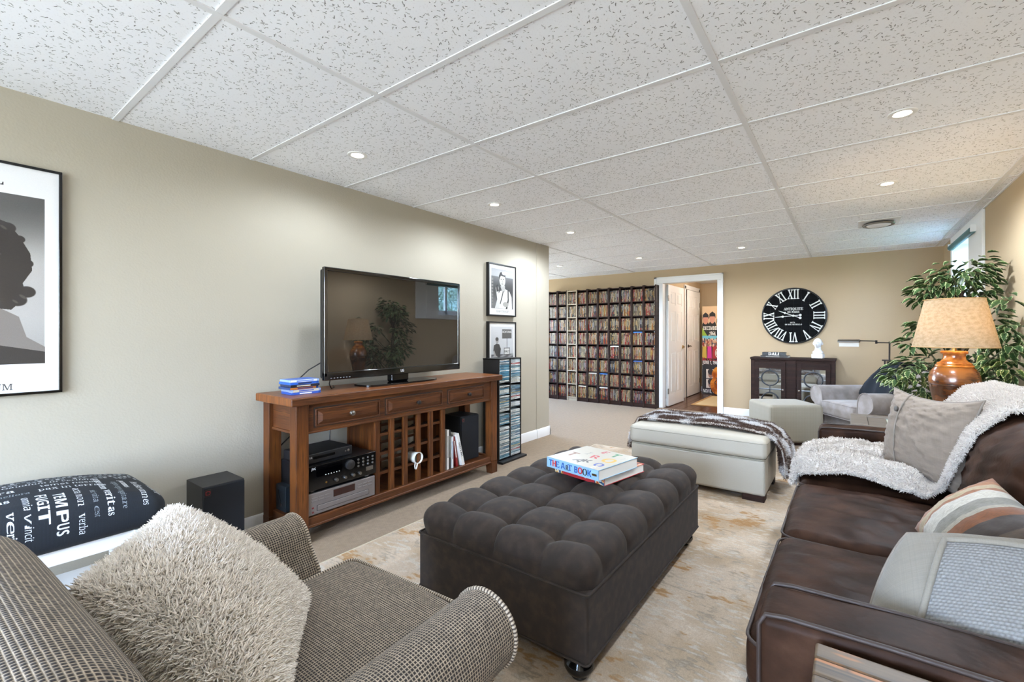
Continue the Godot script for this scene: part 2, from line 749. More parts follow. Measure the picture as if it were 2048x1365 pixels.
	M.linen_cube = mat(Color.WHITE, 0.9, {tex = cloth("989080", "8d8573", 41), tri = "local", scale = 5.0, rim = 0.3})
	M.linen = mat(Color.WHITE, 0.9, {tex = cloth("857769", "796c5f", 42), tri = "local", scale = 6.0, rim = 0.15})
	M.linen_grey = mat(Color.WHITE, 0.9, {tex = cloth("7c756a", "706a5f", 44), tri = "local", scale = 6.0, rim = 0.2})
	M.piping = mat(S("7d746a"), 0.85)
	M.fleece = mat(S("c1b8ae"), 0.95)
	M.fleece_hair = hair(S("cfc5ba"))
	M.shag = mat(S("dcd2c6"), 0.95)
	M.shag_hair = hair(S("f7efe6"))
	M.glass = mat(Color(0.95, 0.98, 1.0, 0.08), 0.0)
	M.glass.transparency = BaseMaterial3D.TRANSPARENCY_ALPHA
	M.mirror = mat(S("d7dcdd"), 0.03, {metal = 1.0})

func hair(c: Color) -> StandardMaterial3D:
	var m := mat(c, 0.9)
	m.vertex_color_use_as_albedo = true
	return m

# grain runs along the texture's u (the long axis in triplanar x and z faces)
func wood(mid: String, light: String, dark: String, seed_: int, rough: float, upright := false) -> StandardMaterial3D:
	var n := noise(0.012, seed_, 4)
	var n2 := noise(0.05, seed_ + 1, 3)
	var a := S(mid)
	var b := S(light)
	var c := S(dark)
	var img := Image.create_empty(512, 512, false, Image.FORMAT_RGB8)
	var bmp := Image.create_empty(512, 512, false, Image.FORMAT_RGB8)
	for y in 512:
		for x in 512:
			# fold the long axis so that the picture repeats
			var xx := absf((y if upright else x) - 256.0)
			var yy := absf((x if upright else y) - 256.0)
			var g := n.get_noise_2d(xx * 0.25, yy * 2.2)
			var s := n2.get_noise_2d(xx * 0.12, yy * 3.6)
			var col := a.lerp(b, clampf(g * 1.2 + 0.3, 0, 1)).lerp(c, clampf(s * 1.5 - 0.1, 0, 0.7))
			img.set_pixel(x, y, col)
			bmp.set_pixel(x, y, Color(0.5 + s * 0.3, 0, 0))
	return mat(Color.WHITE, rough, {tex = ImageTexture.create_from_image(img), bump = ImageTexture.create_from_image(bmp), depth = 0.08, tri = "local", scale = 1.3})

func worn_wood(a: String, b: String, c: String, rust: float) -> StandardMaterial3D:
	var n := noise(0.01, 51, 4)
	var p := noise(0.009, 52, 3)
	var img := Image.create_empty(512, 512, false, Image.FORMAT_RGB8)
	for y in 512:
		for x in 512:
			var xx := absf(x - 256.0)
			var yy := absf(y - 256.0)
			var g := n.get_noise_2d(xx * 0.3, yy * 4.0)
			var col := S(a).lerp(S(b), clampf(0.5 + g, 0, 1)).lerp(S(c), clampf(n.get_noise_2d(xx * 0.2 + 900, yy * 7.0) * 1.3, 0, 0.7))
			var o := p.get_noise_2d(xx * 0.5, yy * 2.0)
			if o > rust:
				col = col.lerp(S("a5632c"), clampf((o - rust) * 6.0, 0, 0.85))
			img.set_pixel(x, y, col)
	return mat(Color.WHITE, 0.5, {tex = ImageTexture.create_from_image(img), tri = "local", scale = 1.6})

# black and cream check of the armchair, 7 mm repeat
func weave() -> StandardMaterial3D:
	var img := Image.create_empty(256, 256, false, Image.FORMAT_RGB8)
	var bmp := Image.create_empty(256, 256, false, Image.FORMAT_RGB8)
	var r := RandomNumberGenerator.new()
	r.seed = 61
	var jit := []
	for i in 256:
		jit.append(r.randf_range(0.85, 1.1))
	for y in 256:
		for x in 256:
			var cx := (x % 16) - 7.5
			var cy := (y % 16) - 7.5
			var dark := clampf(1.5 - maxf(absf(cx), absf(cy)) / 4.6, 0.0, 1.0)
			var k: float = jit[(x / 16) + 16 * (y / 16)] * r.randf_range(0.93, 1.05)
			var c := S("a39480").lerp(S("261f1b"), clampf(dark * 1.6, 0, 1))
			img.set_pixel(x, y, Color(c.r * k, c.g * k, c.b * k))
			var h := absf(sin(x * PI / 16.0)) * 0.5 + absf(sin(y * PI / 16.0)) * 0.5
			bmp.set_pixel(x, y, Color(h, h, h))
	return mat(Color.WHITE, 0.9, {tex = ImageTexture.create_from_image(img), bump = ImageTexture.create_from_image(bmp), depth = 0.12, scale = 1.0 / 0.108, rim = 0.1})

func cloth(a: String, b: String, seed_: int) -> ImageTexture:
	var r := RandomNumberGenerator.new()
	r.seed = seed_
	var rows := []
	var cols := []
	for i in 128:
		rows.append(r.randf())
		cols.append(r.randf())
	return picture(256, 256, func(x, y): return S(a).lerp(S(b), clampf(rows[y / 2] * 0.5 + cols[x / 2] * 0.5 + r.randf_range(-0.2, 0.2) + (0.2 if (x / 2 + y / 2) % 2 == 0 else -0.1), 0, 1)))

# ------------------------------------------------------------------ the shell
func build_room() -> void:
	struct("floor", MB.new().box(Vector3(-5.9, -0.15, -7.1), Vector3(RX, 0, 2.6)), M.carpet)
	# walls: left with its end pilaster, the alcove behind it, far wall with the door opening, right wall with the window
	struct("wall_left", MB.new().box(Vector3(WX - WALL_T, 0, -4.18), Vector3(WX, CEIL + 0.1, 2.6)).box(Vector3(WX - WALL_T, 0, -4.43), Vector3(WX + 0.006, CEIL + 0.1, -4.176)), M.wall_left)
	struct("wall_alcove", MB.new().box(Vector3(-5.9, 0, -4.43), Vector3(WX - WALL_T, CEIL + 0.1, -4.3)).box(Vector3(-5.9, 0, -7.2), Vector3(-5.78, 0.75, -4.43)).box(Vector3(-5.9, 2.05, -7.2), Vector3(-5.78, CEIL + 0.1, -4.43)).box(Vector3(-5.9, 0.75, -7.2), Vector3(-5.78, 2.05, -6.85)).box(Vector3(-5.9, 0.75, -4.65), Vector3(-5.78, 2.05, -4.43)), M.wall_left)
	struct("wall_far", MB.new().box(Vector3(-5.9, 0, FZ - 0.12), Vector3(-2.39, CEIL + 0.1, FZ)).box(Vector3(-1.548, 0, FZ - 0.12), Vector3(RX + 0.3, CEIL + 0.1, FZ)).box(Vector3(-2.39, 1.99, FZ - 0.12), Vector3(-1.548, CEIL + 0.1, FZ)), M.wall_tan)
	var w0 := -6.52
	var w1 := -5.68
	var s0 := 1.52
	var s1 := 2.12
	struct("wall_right", MB.new().box(Vector3(RX, 0, w1), Vector3(RX + 0.3, CEIL + 0.1, 2.6)).box(Vector3(RX, 0, FZ), Vector3(RX + 0.3, CEIL + 0.1, w0)).box(Vector3(RX, 0, w0), Vector3(RX + 0.3, s0, w1)).box(Vector3(RX, s1, w0), Vector3(RX + 0.3, CEIL + 0.1, w1)), M.wall_tan)
	struct("wall_back", MB.new().box(Vector3(-5.9, 0, 2.6), Vector3(-2.4, CEIL + 0.1, 2.75)).box(Vector3(0.4, 0, 2.6), Vector3(RX + 0.3, CEIL + 0.1, 2.75)).box(Vector3(-2.4, 0, 2.6), Vector3(0.4, 0.4, 2.75)).box(Vector3(-2.4, 2.05, 2.6), Vector3(0.4, CEIL + 0.1, 2.75)), M.wall_left)
	# ceiling: slab, lay-in tiles, tees
	var ce := struct_root("ceiling")
	part("slab", MB.new().box(Vector3(-5.9, CEIL + 0.1, -7.2), Vector3(RX + 0.3, CEIL + 0.22, 2.75)), M.gap, ce)
	var xs := [-5.78, -5.2818, -4.0626, -2.8434, -1.6242, -0.405, 0.8142, RX]
	var zs := []
	for j in range(-5, 11):
		zs.append(-0.5861 - j * 0.6096)
	zs.push_front(2.6)
	zs.append(FZ)
	var kinds := {}
	for i in xs.size() - 1:
		for j in zs.size() - 1:
			var a: float = xs[i]
			var b: float = xs[i + 1]
			var c: float = zs[j + 1]
			var d: float = zs[j]
			if b < -2.8 and c > -4.43:
				continue
			var sx := b - a - 0.012
			var sz := d - c - 0.012
			var v := rng.randi_range(0, 3)
			var key := "%.3f %.3f %d" % [sx, sz, v]
			if not kinds.has(key):
				var mb := MB.new().cbox(Vector3.ZERO, Vector3(sx, 0.016, sz))
				for q in mb.U.size():
					mb.U[q] += Vector2(0.137 * v, 0.211 * v)
				kinds[key] = mb.mesh()
			part("ceiling_tile", kinds[key], M.tile, ce, Vector3((a + b) / 2, CEIL + 0.012 + rng.randf_range(0, 0.0015), (c + d) / 2))
	for i in range(0, xs.size()):
		var x: float = xs[i]
		var z1 := 2.6 if x > -2.86 else -4.43
		if x < WX:
			x = x if i > 3 or i < 3 else -2.8434
		part("ceiling_tee", MB.new().box(Vector3(x - 0.012, CEIL, FZ), Vector3(x + 0.012, CEIL + 0.012, z1)), M.tee, ce)
	for j in zs.size():
		var z: float = zs[j]
		part("ceiling_tee", MB.new().box(Vector3(WX if z > -4.43 else -5.78, CEIL + 0.0008, z - 0.012), Vector3(RX, CEIL + 0.012, z + 0.012)), M.tee, ce)
	# baseboards with a moulded top
	var prof := PackedVector2Array([Vector2(0, 0), Vector2(0.014, 0), Vector2(0.014, 0.07), Vector2(0.011, 0.078), Vector2(0.011, 0.086), Vector2(0.005, 0.098), Vector2(0, 0.1)])
	struct("baseboard_left", MB.new().extrude(prof, -4.176, 2.6, T(Vector3(WX, 0, 0))).extrude(prof, -4.444, -4.176, T(Vector3(WX + 0.006, 0, 0))).extrude(prof, WX - WALL_T, WX + 0.02, T(Vector3(0, 0, -4.43), Vector3(0, PI / 2, 0))), M.white)
	struct("baseboard_far", MB.new().extrude(prof, -RX, 1.486, T(Vector3(0, 0, FZ), Vector3(0, -PI / 2, 0))), M.white)
	struct("baseboard_right", MB.new().extrude(prof, FZ, 2.6, T(Vector3(RX, 0, 0), Vector3.ZERO, Vector3(-1, 1, 1))), M.white)
	# window in the right wall: casing, deep white reveal, sash with glass
	var wn := struct_root("window_1")
	var cs := MB.new()
	cs.rbox(Vector3(RX - 0.018, s0 - 0.075, w1 - 0.01), Vector3(RX, CEIL - 0.004, w1 + 0.28), 0.004, 1).rbox(Vector3(RX - 0.02, s0 - 0.075, w1 + 0.28), Vector3(RX, CEIL - 0.004, w1 + 0.52), 0.004, 1)
	cs.rbox(Vector3(RX - 0.018, s0 - 0.075, w0 - 0.065), Vector3(RX, CEIL - 0.004, w0 + 0.01), 0.004, 1)
	cs.rbox(Vector3(RX - 0.018, s0 - 0.075, w0), Vector3(RX, s0 + 0.005, w1), 0.004, 1)
	cs.rbox(Vector3(RX - 0.018, s1 - 0.005, w0), Vector3(RX, CEIL - 0.004, w1), 0.004, 1)
	part("casing", cs, M.white, wn)
	part("reveal", MB.new().box(Vector3(RX, s0, w0), Vector3(RX + 0.3, s0 + 0.012, w1)).box(Vector3(RX, s1 - 0.012, w0), Vector3(RX + 0.3, s1, w1)).box(Vector3(RX, s0, w0), Vector3(RX + 0.3, s1, w0 + 0.012)).box(Vector3(RX, s0, w1 - 0.012), Vector3(RX + 0.3, s1, w1)), M.white, wn)
	var fr := MB.new()
	var fx := RX + 0.2
	for q in [[w0 + 0.012, w0 + 0.05], [w1 - 0.05, w1 - 0.012], [-6.12, -6.07]]:
		fr.box(Vector3(fx, s0 + 0.012, q[0]), Vector3(fx + 0.04, s1 - 0.012, q[1]))
	for q in [[s0 + 0.012, s0 + 0.1], [s1 - 0.05, s1 - 0.012]]:
		fr.box(Vector3(fx, q[0], w0 + 0.012), Vector3(fx + 0.04, q[1], w1 - 0.012))
	part("sash", fr, M.white, wn)
	part("pane", MB.new().box(Vector3(fx + 0.018, s0 + 0.1, w0 + 0.05), Vector3(fx + 0.022, s1 - 0.05, -6.12)), M.glass, wn)
	part("pane", MB.new().box(Vector3(fx + 0.018, s0 + 0.1, -6.07), Vector3(fx + 0.022, s1 - 0.05, w1 - 0.05)), M.glass, wn)
	# teal roll painting the blue reflection in the upper sash glass
	var bl := thing("teal_reflection", "teal roll painted in for the blue reflection in the basement window glass", "painted_reflection", Vector3(RX - 0.035, s1 - 0.055, 0))
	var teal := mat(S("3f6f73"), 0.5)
	part("reflection_roll", MB.new().lathe([Vector2(0, -0.52), Vector2(0.028, -0.52), Vector2(0.028, 0.52), Vector2(0, 0.52)], 16, T(Vector3(0, 0, -5.9), Vector3(PI / 2, 0, 0))), teal, bl)
	part("reflection_end", MB.new().cbox(Vector3(0.006, 0.01, -5.37), Vector3(0.055, 0.062, 0.012)), M.white, bl)
	part("reflection_end", MB.new().cbox(Vector3(0.006, 0.01, -6.43), Vector3(0.055, 0.062, 0.012)), M.white, bl)
	# wide unseen window added behind the camera to even the light
	var wb := struct_root("added_window_2")
	var f2 := MB.new()
	for x in [-2.4, -1.025, 0.35]:
		f2.box(Vector3(x, 0.4, 2.64), Vector3(x + 0.05, 2.05, 2.7))
	for y in [0.4, 2.0]:
		f2.box(Vector3(-2.4, y, 2.64), Vector3(0.4, y + 0.05, 2.7))
	part("sash", f2, M.white, wb)
	part("pane", MB.new().box(Vector3(-2.35, 0.45, 2.668), Vector3(-1.025, 2.0, 2.672)), M.glass, wb)
	part("pane", MB.new().box(Vector3(-0.975, 0.45, 2.668), Vector3(0.35, 2.0, 2.672)), M.glass, wb)
	# daylight window added in the unseen alcove side to brighten the far ceiling
	var wa := struct_root("added_window_3")
	var f3 := MB.new()
	for z in [-6.85, -5.775, -4.7]:
		f3.box(Vector3(-5.87, 0.75, z), Vector3(-5.81, 2.05, z + 0.05))
	for y in [0.75, 2.0]:
		f3.box(Vector3(-5.87, y, -6.85), Vector3(-5.81, y + 0.05, -4.65))
	part("sash", f3, M.white, wa)
	part("pane", MB.new().box(Vector3(-5.842, 0.8, -6.8), Vector3(-5.838, 2.0, -5.775)), M.glass, wa)
	part("pane", MB.new().box(Vector3(-5.842, 0.8, -5.725), Vector3(-5.838, 2.0, -4.7)), M.glass, wa)
	# the ground outside the small window
	struct("lawn", MB.new().box(Vector3(1.6, 1.1, -16), Vector3(14, 1.3, 4)), mat(S("5d7a3c"), 0.95))
	var hg := thing("garden_hedge", "green hedge in the garden outside the basement window", "hedge", Vector3(5.2, 1.3, -7.5))
	var hs := MB.new().rbox(Vector3(-0.5, 0, -5), Vector3(0.5, 2.3, 4), 0.4, 3, 12)
	var hn := noise(1.4, 5, 4)
	hs.bend(func(p): return p + Vector3(hn.get_noise_3dv(p), 0.5 * hn.get_noise_3dv(p + Vector3(9, 0, 0)), hn.get_noise_3dv(p + Vector3(0, 0, 7))) * 0.35)
	part("foliage", hs, mat(Color.WHITE, 0.9, {tex = mottled(256, 0.05, 77, [[0.3, S("2a3d2c")], [0.5, S("6a8a78")], [0.75, S("bcd0cc")]], 4), tri = "local"}), hg)

func panel_door(called: String, hinge: Vector3, turn: float, wide: float, high: float, knob_m: Material, hinge_side := 1.0) -> Node3D:
	# leaf runs along +x from the hinge, faces +z and -z
	var d := struct_root(called)
	d.position = hinge
	d.rotation.y = turn
	part("leaf", MB.new().box(Vector3(0, 0.012, -0.013), Vector3(wide, high, 0.013)), M.white, d)
	# stiles and rails stand proud of the panels
	var st := MB.new()
	var cols := [0.0, 0.11, wide / 2 - 0.05, wide / 2 + 0.05, wide - 0.11, wide]
	for k in [0, 2, 4]:
		st.box(Vector3(cols[k], 0.012, -0.018), Vector3(cols[k + 1], high, 0.018))
	var rows := [0.012, 0.2, 0.88, 1.03, 1.55, 1.65, high - 0.11, high]
	for k in [0, 2, 4, 6]:
		for q in [[cols[1], cols[2]], [cols[3], cols[4]]]:
			st.box(Vector3(q[0], rows[k], -0.018), Vector3(q[1], rows[k + 1], 0.018))
	part("frame", st, M.white, d)
	for k in [1, 3, 5]:
		for q in [[cols[1], cols[2]], [cols[3], cols[4]]]:
			part("panel", MB.new().rbox(Vector3(q[0] + 0.03, rows[k] + 0.03, -0.02), Vector3(q[1] - 0.03, rows[k + 1] - 0.03, 0.02), 0.008, 1), M.white, d)
	var kn := MB.new()
	for s in [-1.0, 1.0]:
		kn.lathe([Vector2(0, 0.0), Vector2(0.03, 0.0), Vector2(0.03, 0.008), Vector2(0.01, 0.012), Vector2(0.01, 0.035), Vector2(0, 0.036)], 14, T(Vector3(wide - 0.06, 0.95, 0.018 * s), Vector3(PI / 2 * s, 0, 0)))
		kn.tube([Vector3(wide - 0.06, 0.95, 0.048 * s), Vector3(wide - 0.1, 0.953, 0.05 * s), Vector3(wide - 0.16, 0.945, 0.048 * s)], 0.009, 8)
	part("door_handle", kn, knob_m, d)
	for y in [0.25, 1.75]:
		part("hinge", MB.new().cyl(0.007, y - 0.045, y + 0.045, 8, T(Vector3(-0.003, 0, 0.014 * hinge_side))).box(Vector3(0, y - 0.045, 0.018 * hinge_side - 0.001), Vector3(0.03, y + 0.045, 0.018 * hinge_side + 0.001)), M.steel, d)
	return d

func build_hall() -> void:
	# the passage beyond the door
	var fl := struct_root("floor")
	var x := -2.45
	var k := 0
	while x < -0.9:
		var z := FZ - 0.12
		var off = [0.0, 0.55, 0.25, 0.8][k % 4]
		z = FZ + 0.0 + off
		while z > -9.8:
			var z1 := maxf(z - 1.1, -9.8)
			var za := minf(z, FZ)
			if z1 < za - 0.02:
				part("plank", MB.new().box(Vector3(x + 0.001, -0.02, z1 + 0.0015), Vector3(minf(x + 0.118, -0.9), 0.0 - rng.randf() * 0.0008, za)), M.plank, fl)
			z = z1
		x += 0.12
		k += 1
	part("subfloor", MB.new().box(Vector3(-2.6, -0.15, -9.85), Vector3(-0.8, -0.02, FZ)), M.gap, fl)
	struct("wall_hall", MB.new().box(Vector3(-2.58, 0, -9.82), Vector3(-2.45, CEIL + 0.1, FZ - 0.12)).box(Vector3(-2.58, 0, -9.82), Vector3(-0.8, CEIL + 0.1, -9.7)).box(Vector3(-0.93, 0, -9.82), Vector3(-0.8, CEIL + 0.1, FZ - 0.12)), M.wall_tan)
	struct("ceiling_hall", MB.new().box(Vector3(-2.6, CEIL + 0.02, -9.85), Vector3(-0.8, CEIL + 0.14, FZ - 0.12)), M.tee)
	struct("baseboard_hall", MB.new().rbox(Vector3(-2.45, 0, -8.44), Vector3(-2.437, 0.1, FZ - 0.12), 0.003, 1).rbox(Vector3(-2.45, 0, -9.7), Vector3(-0.93, 0.1, -9.687), 0.003, 1), M.white)
	# casing and jamb round the opening
	var c := MB.new()
	for q in [[-2.494, -2.373], [-1.564, -1.488]]:
		c.rbox(Vector3(q[0], 0, FZ), Vector3(q[1], 1.976, FZ + 0.018), 0.004, 1)
	c.rbox(Vector3(-2.494, 1.976, FZ), Vector3(-1.488, 2.066, FZ + 0.018), 0.004, 1)
	c.rbox(Vector3(-2.51, 0, FZ), Vector3(-2.47, 2.075, FZ + 0.026), 0.004, 1)
	c.rbox(Vector3(-1.508, 0, FZ), Vector3(-1.482, 2.075, FZ + 0.026), 0.004, 1)
	c.rbox(Vector3(-2.51, 2.05, FZ), Vector3(-1.482, 2.075, FZ + 0.026), 0.004, 1)
	c.box(Vector3(-2.39, 0, FZ - 0.13), Vector3(-2.373, 1.99, FZ + 0.001)).box(Vector3(-1.564, 0, FZ - 0.13), Vector3(-1.548, 1.99, FZ + 0.001)).box(Vector3(-2.39, 1.976, FZ - 0.13), Vector3(-1.548, 1.99, FZ + 0.001))
	struct("trim_1", c, M.white)
	panel_door("door_1", Vector3(-2.35, 0, FZ - 0.14), PI / 2 - 0.02, 0.78, 1.97, M.brass, 1.0)
	var d2 := panel_door("door_2", Vector3(-2.43, 0, -9.42), -PI / 2, 0.86, 2.0, M.bronze, -1.0)
	d2.position.x = -2.428
	var t2 := MB.new()
	t2.rbox(Vector3(-2.45, 0, -8.55), Vector3(-2.425, 2.07, -8.47), 0.004, 1).rbox(Vector3(-2.45, 0, -9.51), Vector3(-2.425, 2.07, -9.43), 0.004, 1).rbox(Vector3(-2.45, 2.01, -9.51), Vector3(-2.425, 2.09, -8.47), 0.004, 1)
	struct("trim_2", t2, M.white)
	# concert panel leaning on the back wall, an f-hole bass guitar, a mat
	var img := Image.create_empty(384, 1024, false, Image.FORMAT_RGB8)
	hall_print(img)
	var ps := thing("poster_panel", "tall dated poster panel with three stacked pictures at the end of the hall", "poster", Vector3(-2.33, 0, -9.3))
	part("board", MB.new().box(Vector3(0, 0.002, -0.02), Vector3(0.4, 1.72, 0)), M.black, ps)
	var sheet := MB.new()
	var a := [Vector3(0, 0.003, 0.0015), Vector3(0.4, 0.003, 0.0015), Vector3(0.4, 1.72, 0.0015), Vector3(0, 1.72, 0.0015)]
	var uv := [Vector2(0, 1), Vector2(1, 1), Vector2(1, 0), Vector2(0, 0)]
	for i in 4:
		sheet.vert(a[i], Vector3(0, 0, 1), uv[i])
	sheet.quad(0, 1, 2, 3)
	part("print", sheet, mat(Color.WHITE, 0.5, {tex = ImageTexture.create_from_image(img)}), ps)
	var g := thing("bass_guitar", "amber f-hole bass guitar standing in front of the hall poster panel", "guitar", Vector3(-1.96, 0.02, -9.12))
	var outl := PackedVector2Array()
	for i in 48:
		var t := TAU * i / 48.0
		var y := 0.27 - 0.27 * cos(t)
		var w := 0.19 * pow(absf(sin(t)), 0.7) * (1.0 - 0.22 * exp(-pow((y - 0.32) / 0.05, 2.0)) - 0.2 * (y / 0.54))
		outl.append(Vector2(w if t < PI else -w, y))
	var amber := mat(S("a4561a"), 0.2, {tex = mottled(256, 0.012, 91, [[0.2, S("9a4a14")], [0.5, S("cc7420")], [0.8, S("e39a3c")]], 3), tri = "local", scale = 2.0})
	amber.albedo_color = Color.WHITE
	part("body", MB.new().extrude(outl, -0.03, 0.03), amber, g)
	for s in [-1.0, 1.0]:
		var fh := []
		for i in 12:
			var t := i / 11.0
			fh.append(Vector3(s * (0.07 + 0.02 * sin(t * TAU)), 0.2 + 0.13 * t, 0.032))
		part("sound_hole", MB.new().tube(fh, 0.006, 6), M.black, g)
	part("neck", MB.new().rbox(Vector3(-0.022, 0.5, 0.02), Vector3(0.022, 0.98, 0.045), 0.008, 1), M.espresso, g)
	part("headstock", MB.new().rbox(Vector3(-0.035, 0.98, 0.015), Vector3(0.035, 1.12, 0.035), 0.008, 1), M.espresso, g)
	part("bridge", MB.new().cbox(Vector3(0, 0.2, 0.04), Vector3(0.09, 0.014, 0.02)), M.black, g)
	part("foot", MB.new().cbox(Vector3(0, -0.01, 0), Vector3(0.12, 0.022, 0.1)), M.espresso, g)
	var matt := thing("hall_mat", "pale straw-coloured mat on the dark wooden hall floor", "mat", Vector3(0, 0, 0))
	part("pile", MB.new().rbox(Vector3(-2.06, 0.0, -8.95), Vector3(-1.1, 0.01, -7.75), 0.004, 1), mat(Color.WHITE, 0.95, {tex = cloth("dcc9a0", "c9b68c", 93), tri = "local", scale = 4.0}), matt)
	part("border", MB.new().rbox(Vector3(-2.11, 0.0, -9.0), Vector3(-2.06, 0.009, -7.7), 0.003, 1).rbox(Vector3(-2.06, 0.0, -7.75), Vector3(-1.1, 0.009, -7.7), 0.003, 1).rbox(Vector3(-2.06, 0.0, -9.0), Vector3(-1.1, 0.009, -8.95), 0.003, 1), mat(S("b08a58"), 0.95), matt)

func hall_print(img: Image) -> void:
	img.fill(S("14100f"))
	# top: plain portraits in dark coats, middle: a crowd round a drum, bottom: two framed faces; each with its date
	for y in 345:
		for x in 384:
			img.set_pixel(x, y, S("d9b992").lerp(S("c6a27a"), y / 345.0))
	for q in [[60, 150], [180, 140], [310, 200], [380, 150]]:
		disc(img, Vector2(q[0], q[1] + 120), 75, 95, S("17130f"))
		disc(img, Vector2(q[0], q[1]), 48, 62, S("c98a72"))
		blob(img, [Vector2(q[0] - 56, q[1] + 6), Vector2(q[0] - 52, q[1] - 50), Vector2(q[0], q[1] - 78), Vector2(q[0] + 52, q[1] - 50), Vector2(q[0] + 56, q[1] + 6), Vector2(q[0] + 40, q[1] - 20), Vector2(q[0] - 40, q[1] - 20)], S("1c120c"))
	blob(img, [Vector2(280, 0), Vector2(310, 0), Vector2(322, 150), Vector2(285, 150)], S("4a2c18"))
	blob(img, [Vector2(0, 250), Vector2(90, 345), Vector2(0, 345)], S("8fae2a"))
	blob(img, [Vector2(384, 240), Vector2(290, 345), Vector2(384, 345)], S("d8482a"))
	print_text(img, "DECEMBER 4", Vector2(170, 258), 60, S("f4efe4"), 0, false, true, 0.85)
	print_text(img, "1964", Vector2(180, 318), 58, S("f4efe4"), 0, false, true, 0.85)
	for y in range(345, 690):
		for x in 384:
			img.set_pixel(x, y, S("6bb8c8") if y < 395 else S("2b1712"))
	var r := RandomNumberGenerator.new()
	r.seed = 15
	for i in 150:
		disc(img, Vector2(r.randf() * 384, r.randf_range(385, 470)), 13, 17, [S("c48a68"), S("7d5a44"), S("d8b79a"), S("8d2b22"), S("35465c")][r.randi() % 5])
	for q in [[40, S("c8a43a")], [130, S("d22a86")], [220, S("b5241c")], [300, S("3a8fc0")], [360, S("d6762a")]]:
		blob(img, [Vector2(q[0] - 34, 470), Vector2(q[0] + 34, 470), Vector2(q[0] + 40, 610), Vector2(q[0] - 40, 610)], q[1])
	disc(img, Vector2(285, 545), 58, 58, S("e7ddc0"))
	disc(img, Vector2(285, 545), 46, 46, S("b33a2a"))
	disc(img, Vector2(285, 545), 36, 36, S("efe6cc"))
	for i in 60:
		disc(img, Vector2(r.randf() * 384, r.randf_range(600, 640)), 10, 6, S("a02018"))
	print_text(img, "JUNE 1, 1967", Vector2(150, 658), 56, S("f4efe4"), 0, false, true, 0.85)
	for k in 2:
		for y in range(735 + k * 115, 840 + k * 115):
			for x in range(70, 230):
				img.set_pixel(x, y, S("d8cabb"))
		disc(img, Vector2(150, 790 + k * 115), 44, 48, S("9a6a58"))
		disc(img, Vector2(150, 765 + k * 115), 50, 36, S("2a1a14"))
	print_text(img, "NOV 8, 1971", Vector2(150, 992), 56, S("f4efe4"), 0, false, true, 0.85)

func build_lights() -> void:
	var gl := mat(S("fff6e8"), 0.4, {glow = S("fff2dd"), power = 6.0})
	var spots := [[-2.26, -1.52, 0.75], [-2.25, -2.74, 1.1], [-2.253, -3.948, 2.3], [-3.494, -5.791, 1.5], [-2.267, -5.816, 1.7], [-1.019, -5.829, 1.8], [0.21, -3.94, 2.2], [0.2, -2.731, 1.8],
		[-2.26, 0.92, 0.8], [0.2, -1.52, 0.6], [0.2, 0.92, 0.8]]
	var names := ["recessed ceiling spotlight over the television, nearest of the left row", "recessed ceiling spotlight over the right end of the sideboard, second of the left row", "recessed ceiling spotlight near the end of the cream wall, third of the left row",
		"recessed ceiling spotlight in front of the film shelves, leftmost of the far three", "recessed ceiling spotlight before the white door, middle of the far three", "recessed ceiling spotlight in front of the round clock", "recessed ceiling spotlight above the far end table, nearer the round vent", "recessed ceiling spotlight above the sofa, the largest seen on the right",
		"recessed ceiling spotlight left behind the camera", "recessed ceiling spotlight above the near sofa arm", "recessed ceiling spotlight right behind the camera"]
	for i in spots.size():
		var s = spots[i]
		var t := thing("ceiling_spotlight", names[i], "ceiling light", Vector3(s[0], CEIL + 0.004, s[1]), 0.0, "recessed ceiling spotlights")
		part("trim_ring", MB.new().lathe([Vector2(0.036, 0.004), Vector2(0.036, -0.004), Vector2(0.046, -0.006), Vector2(0.054, -0.003), Vector2(0.056, 0.004)], 28), M.white, t)
		part("glowing_lens", MB.new().lathe([Vector2(0, -0.002), Vector2(0.03, -0.001), Vector2(0.036, 0.003)], 24), gl, t)
		var l := SpotLight3D.new()
		l.name = "beam"
		l.light_color = Color(0.89, 0.94, 1.0)
		l.light_energy = s[2] * 0.6
		l.spot_angle = 86.0
		l.spot_angle_attenuation = 0.55
		l.spot_range = 14.0
		l.spot_attenuation = 2.0
		l.light_size = 0.036
		l.shadow_enabled = true
		t.add_child(l)
		l.position = Vector3(0, -0.012, 0)
		l.rotation.x = -PI / 2
	# hall lamp
	var h := thing("hall_light", "flush opal ceiling lamp in the passage behind the door", "ceiling light", Vector3(-1.5, CEIL + 0.02, -8.3))
	part("opal_dome", MB.new().lathe([Vector2(0, -0.07), Vector2(0.06, -0.064), Vector2(0.1, -0.045), Vector2(0.13, 0.0)], 24), gl, h)
	var o := OmniLight3D.new()
	o.name = "hall_glow"
	o.light_color = Color(1.0, 0.95, 0.9)
	o.light_energy = 0.4
	o.omni_range = 8.0
	o.omni_attenuation = 2.0
	o.light_size = 0.1
	o.shadow_enabled = true
	h.add_child(o)
	o.position = Vector3(0, -0.13, 0)
	# round air vent
	var v := thing("ceiling_vent", "round grey ceiling air vent near the basement window", "vent", Vector3(0.218, CEIL, -5.244))
	part("plate", MB.new().rbox(Vector3(-0.15, -0.004, -0.15), Vector3(0.15, 0.004, 0.15), 0.003, 1), M.tee, v)
	part("ring", MB.new().lathe([Vector2(0.0, -0.003), Vector2(0.1, -0.004), Vector2(0.12, -0.02), Vector2(0.115, -0.03), Vector2(0.095, -0.018)], 32), M.steel, v)
	part("disc", MB.new().lathe([Vector2(0, -0.034), Vector2(0.075, -0.034), Vector2(0.09, -0.028), Vector2(0.085, -0.02), Vector2(0, -0.018)], 32), M.tee, v)

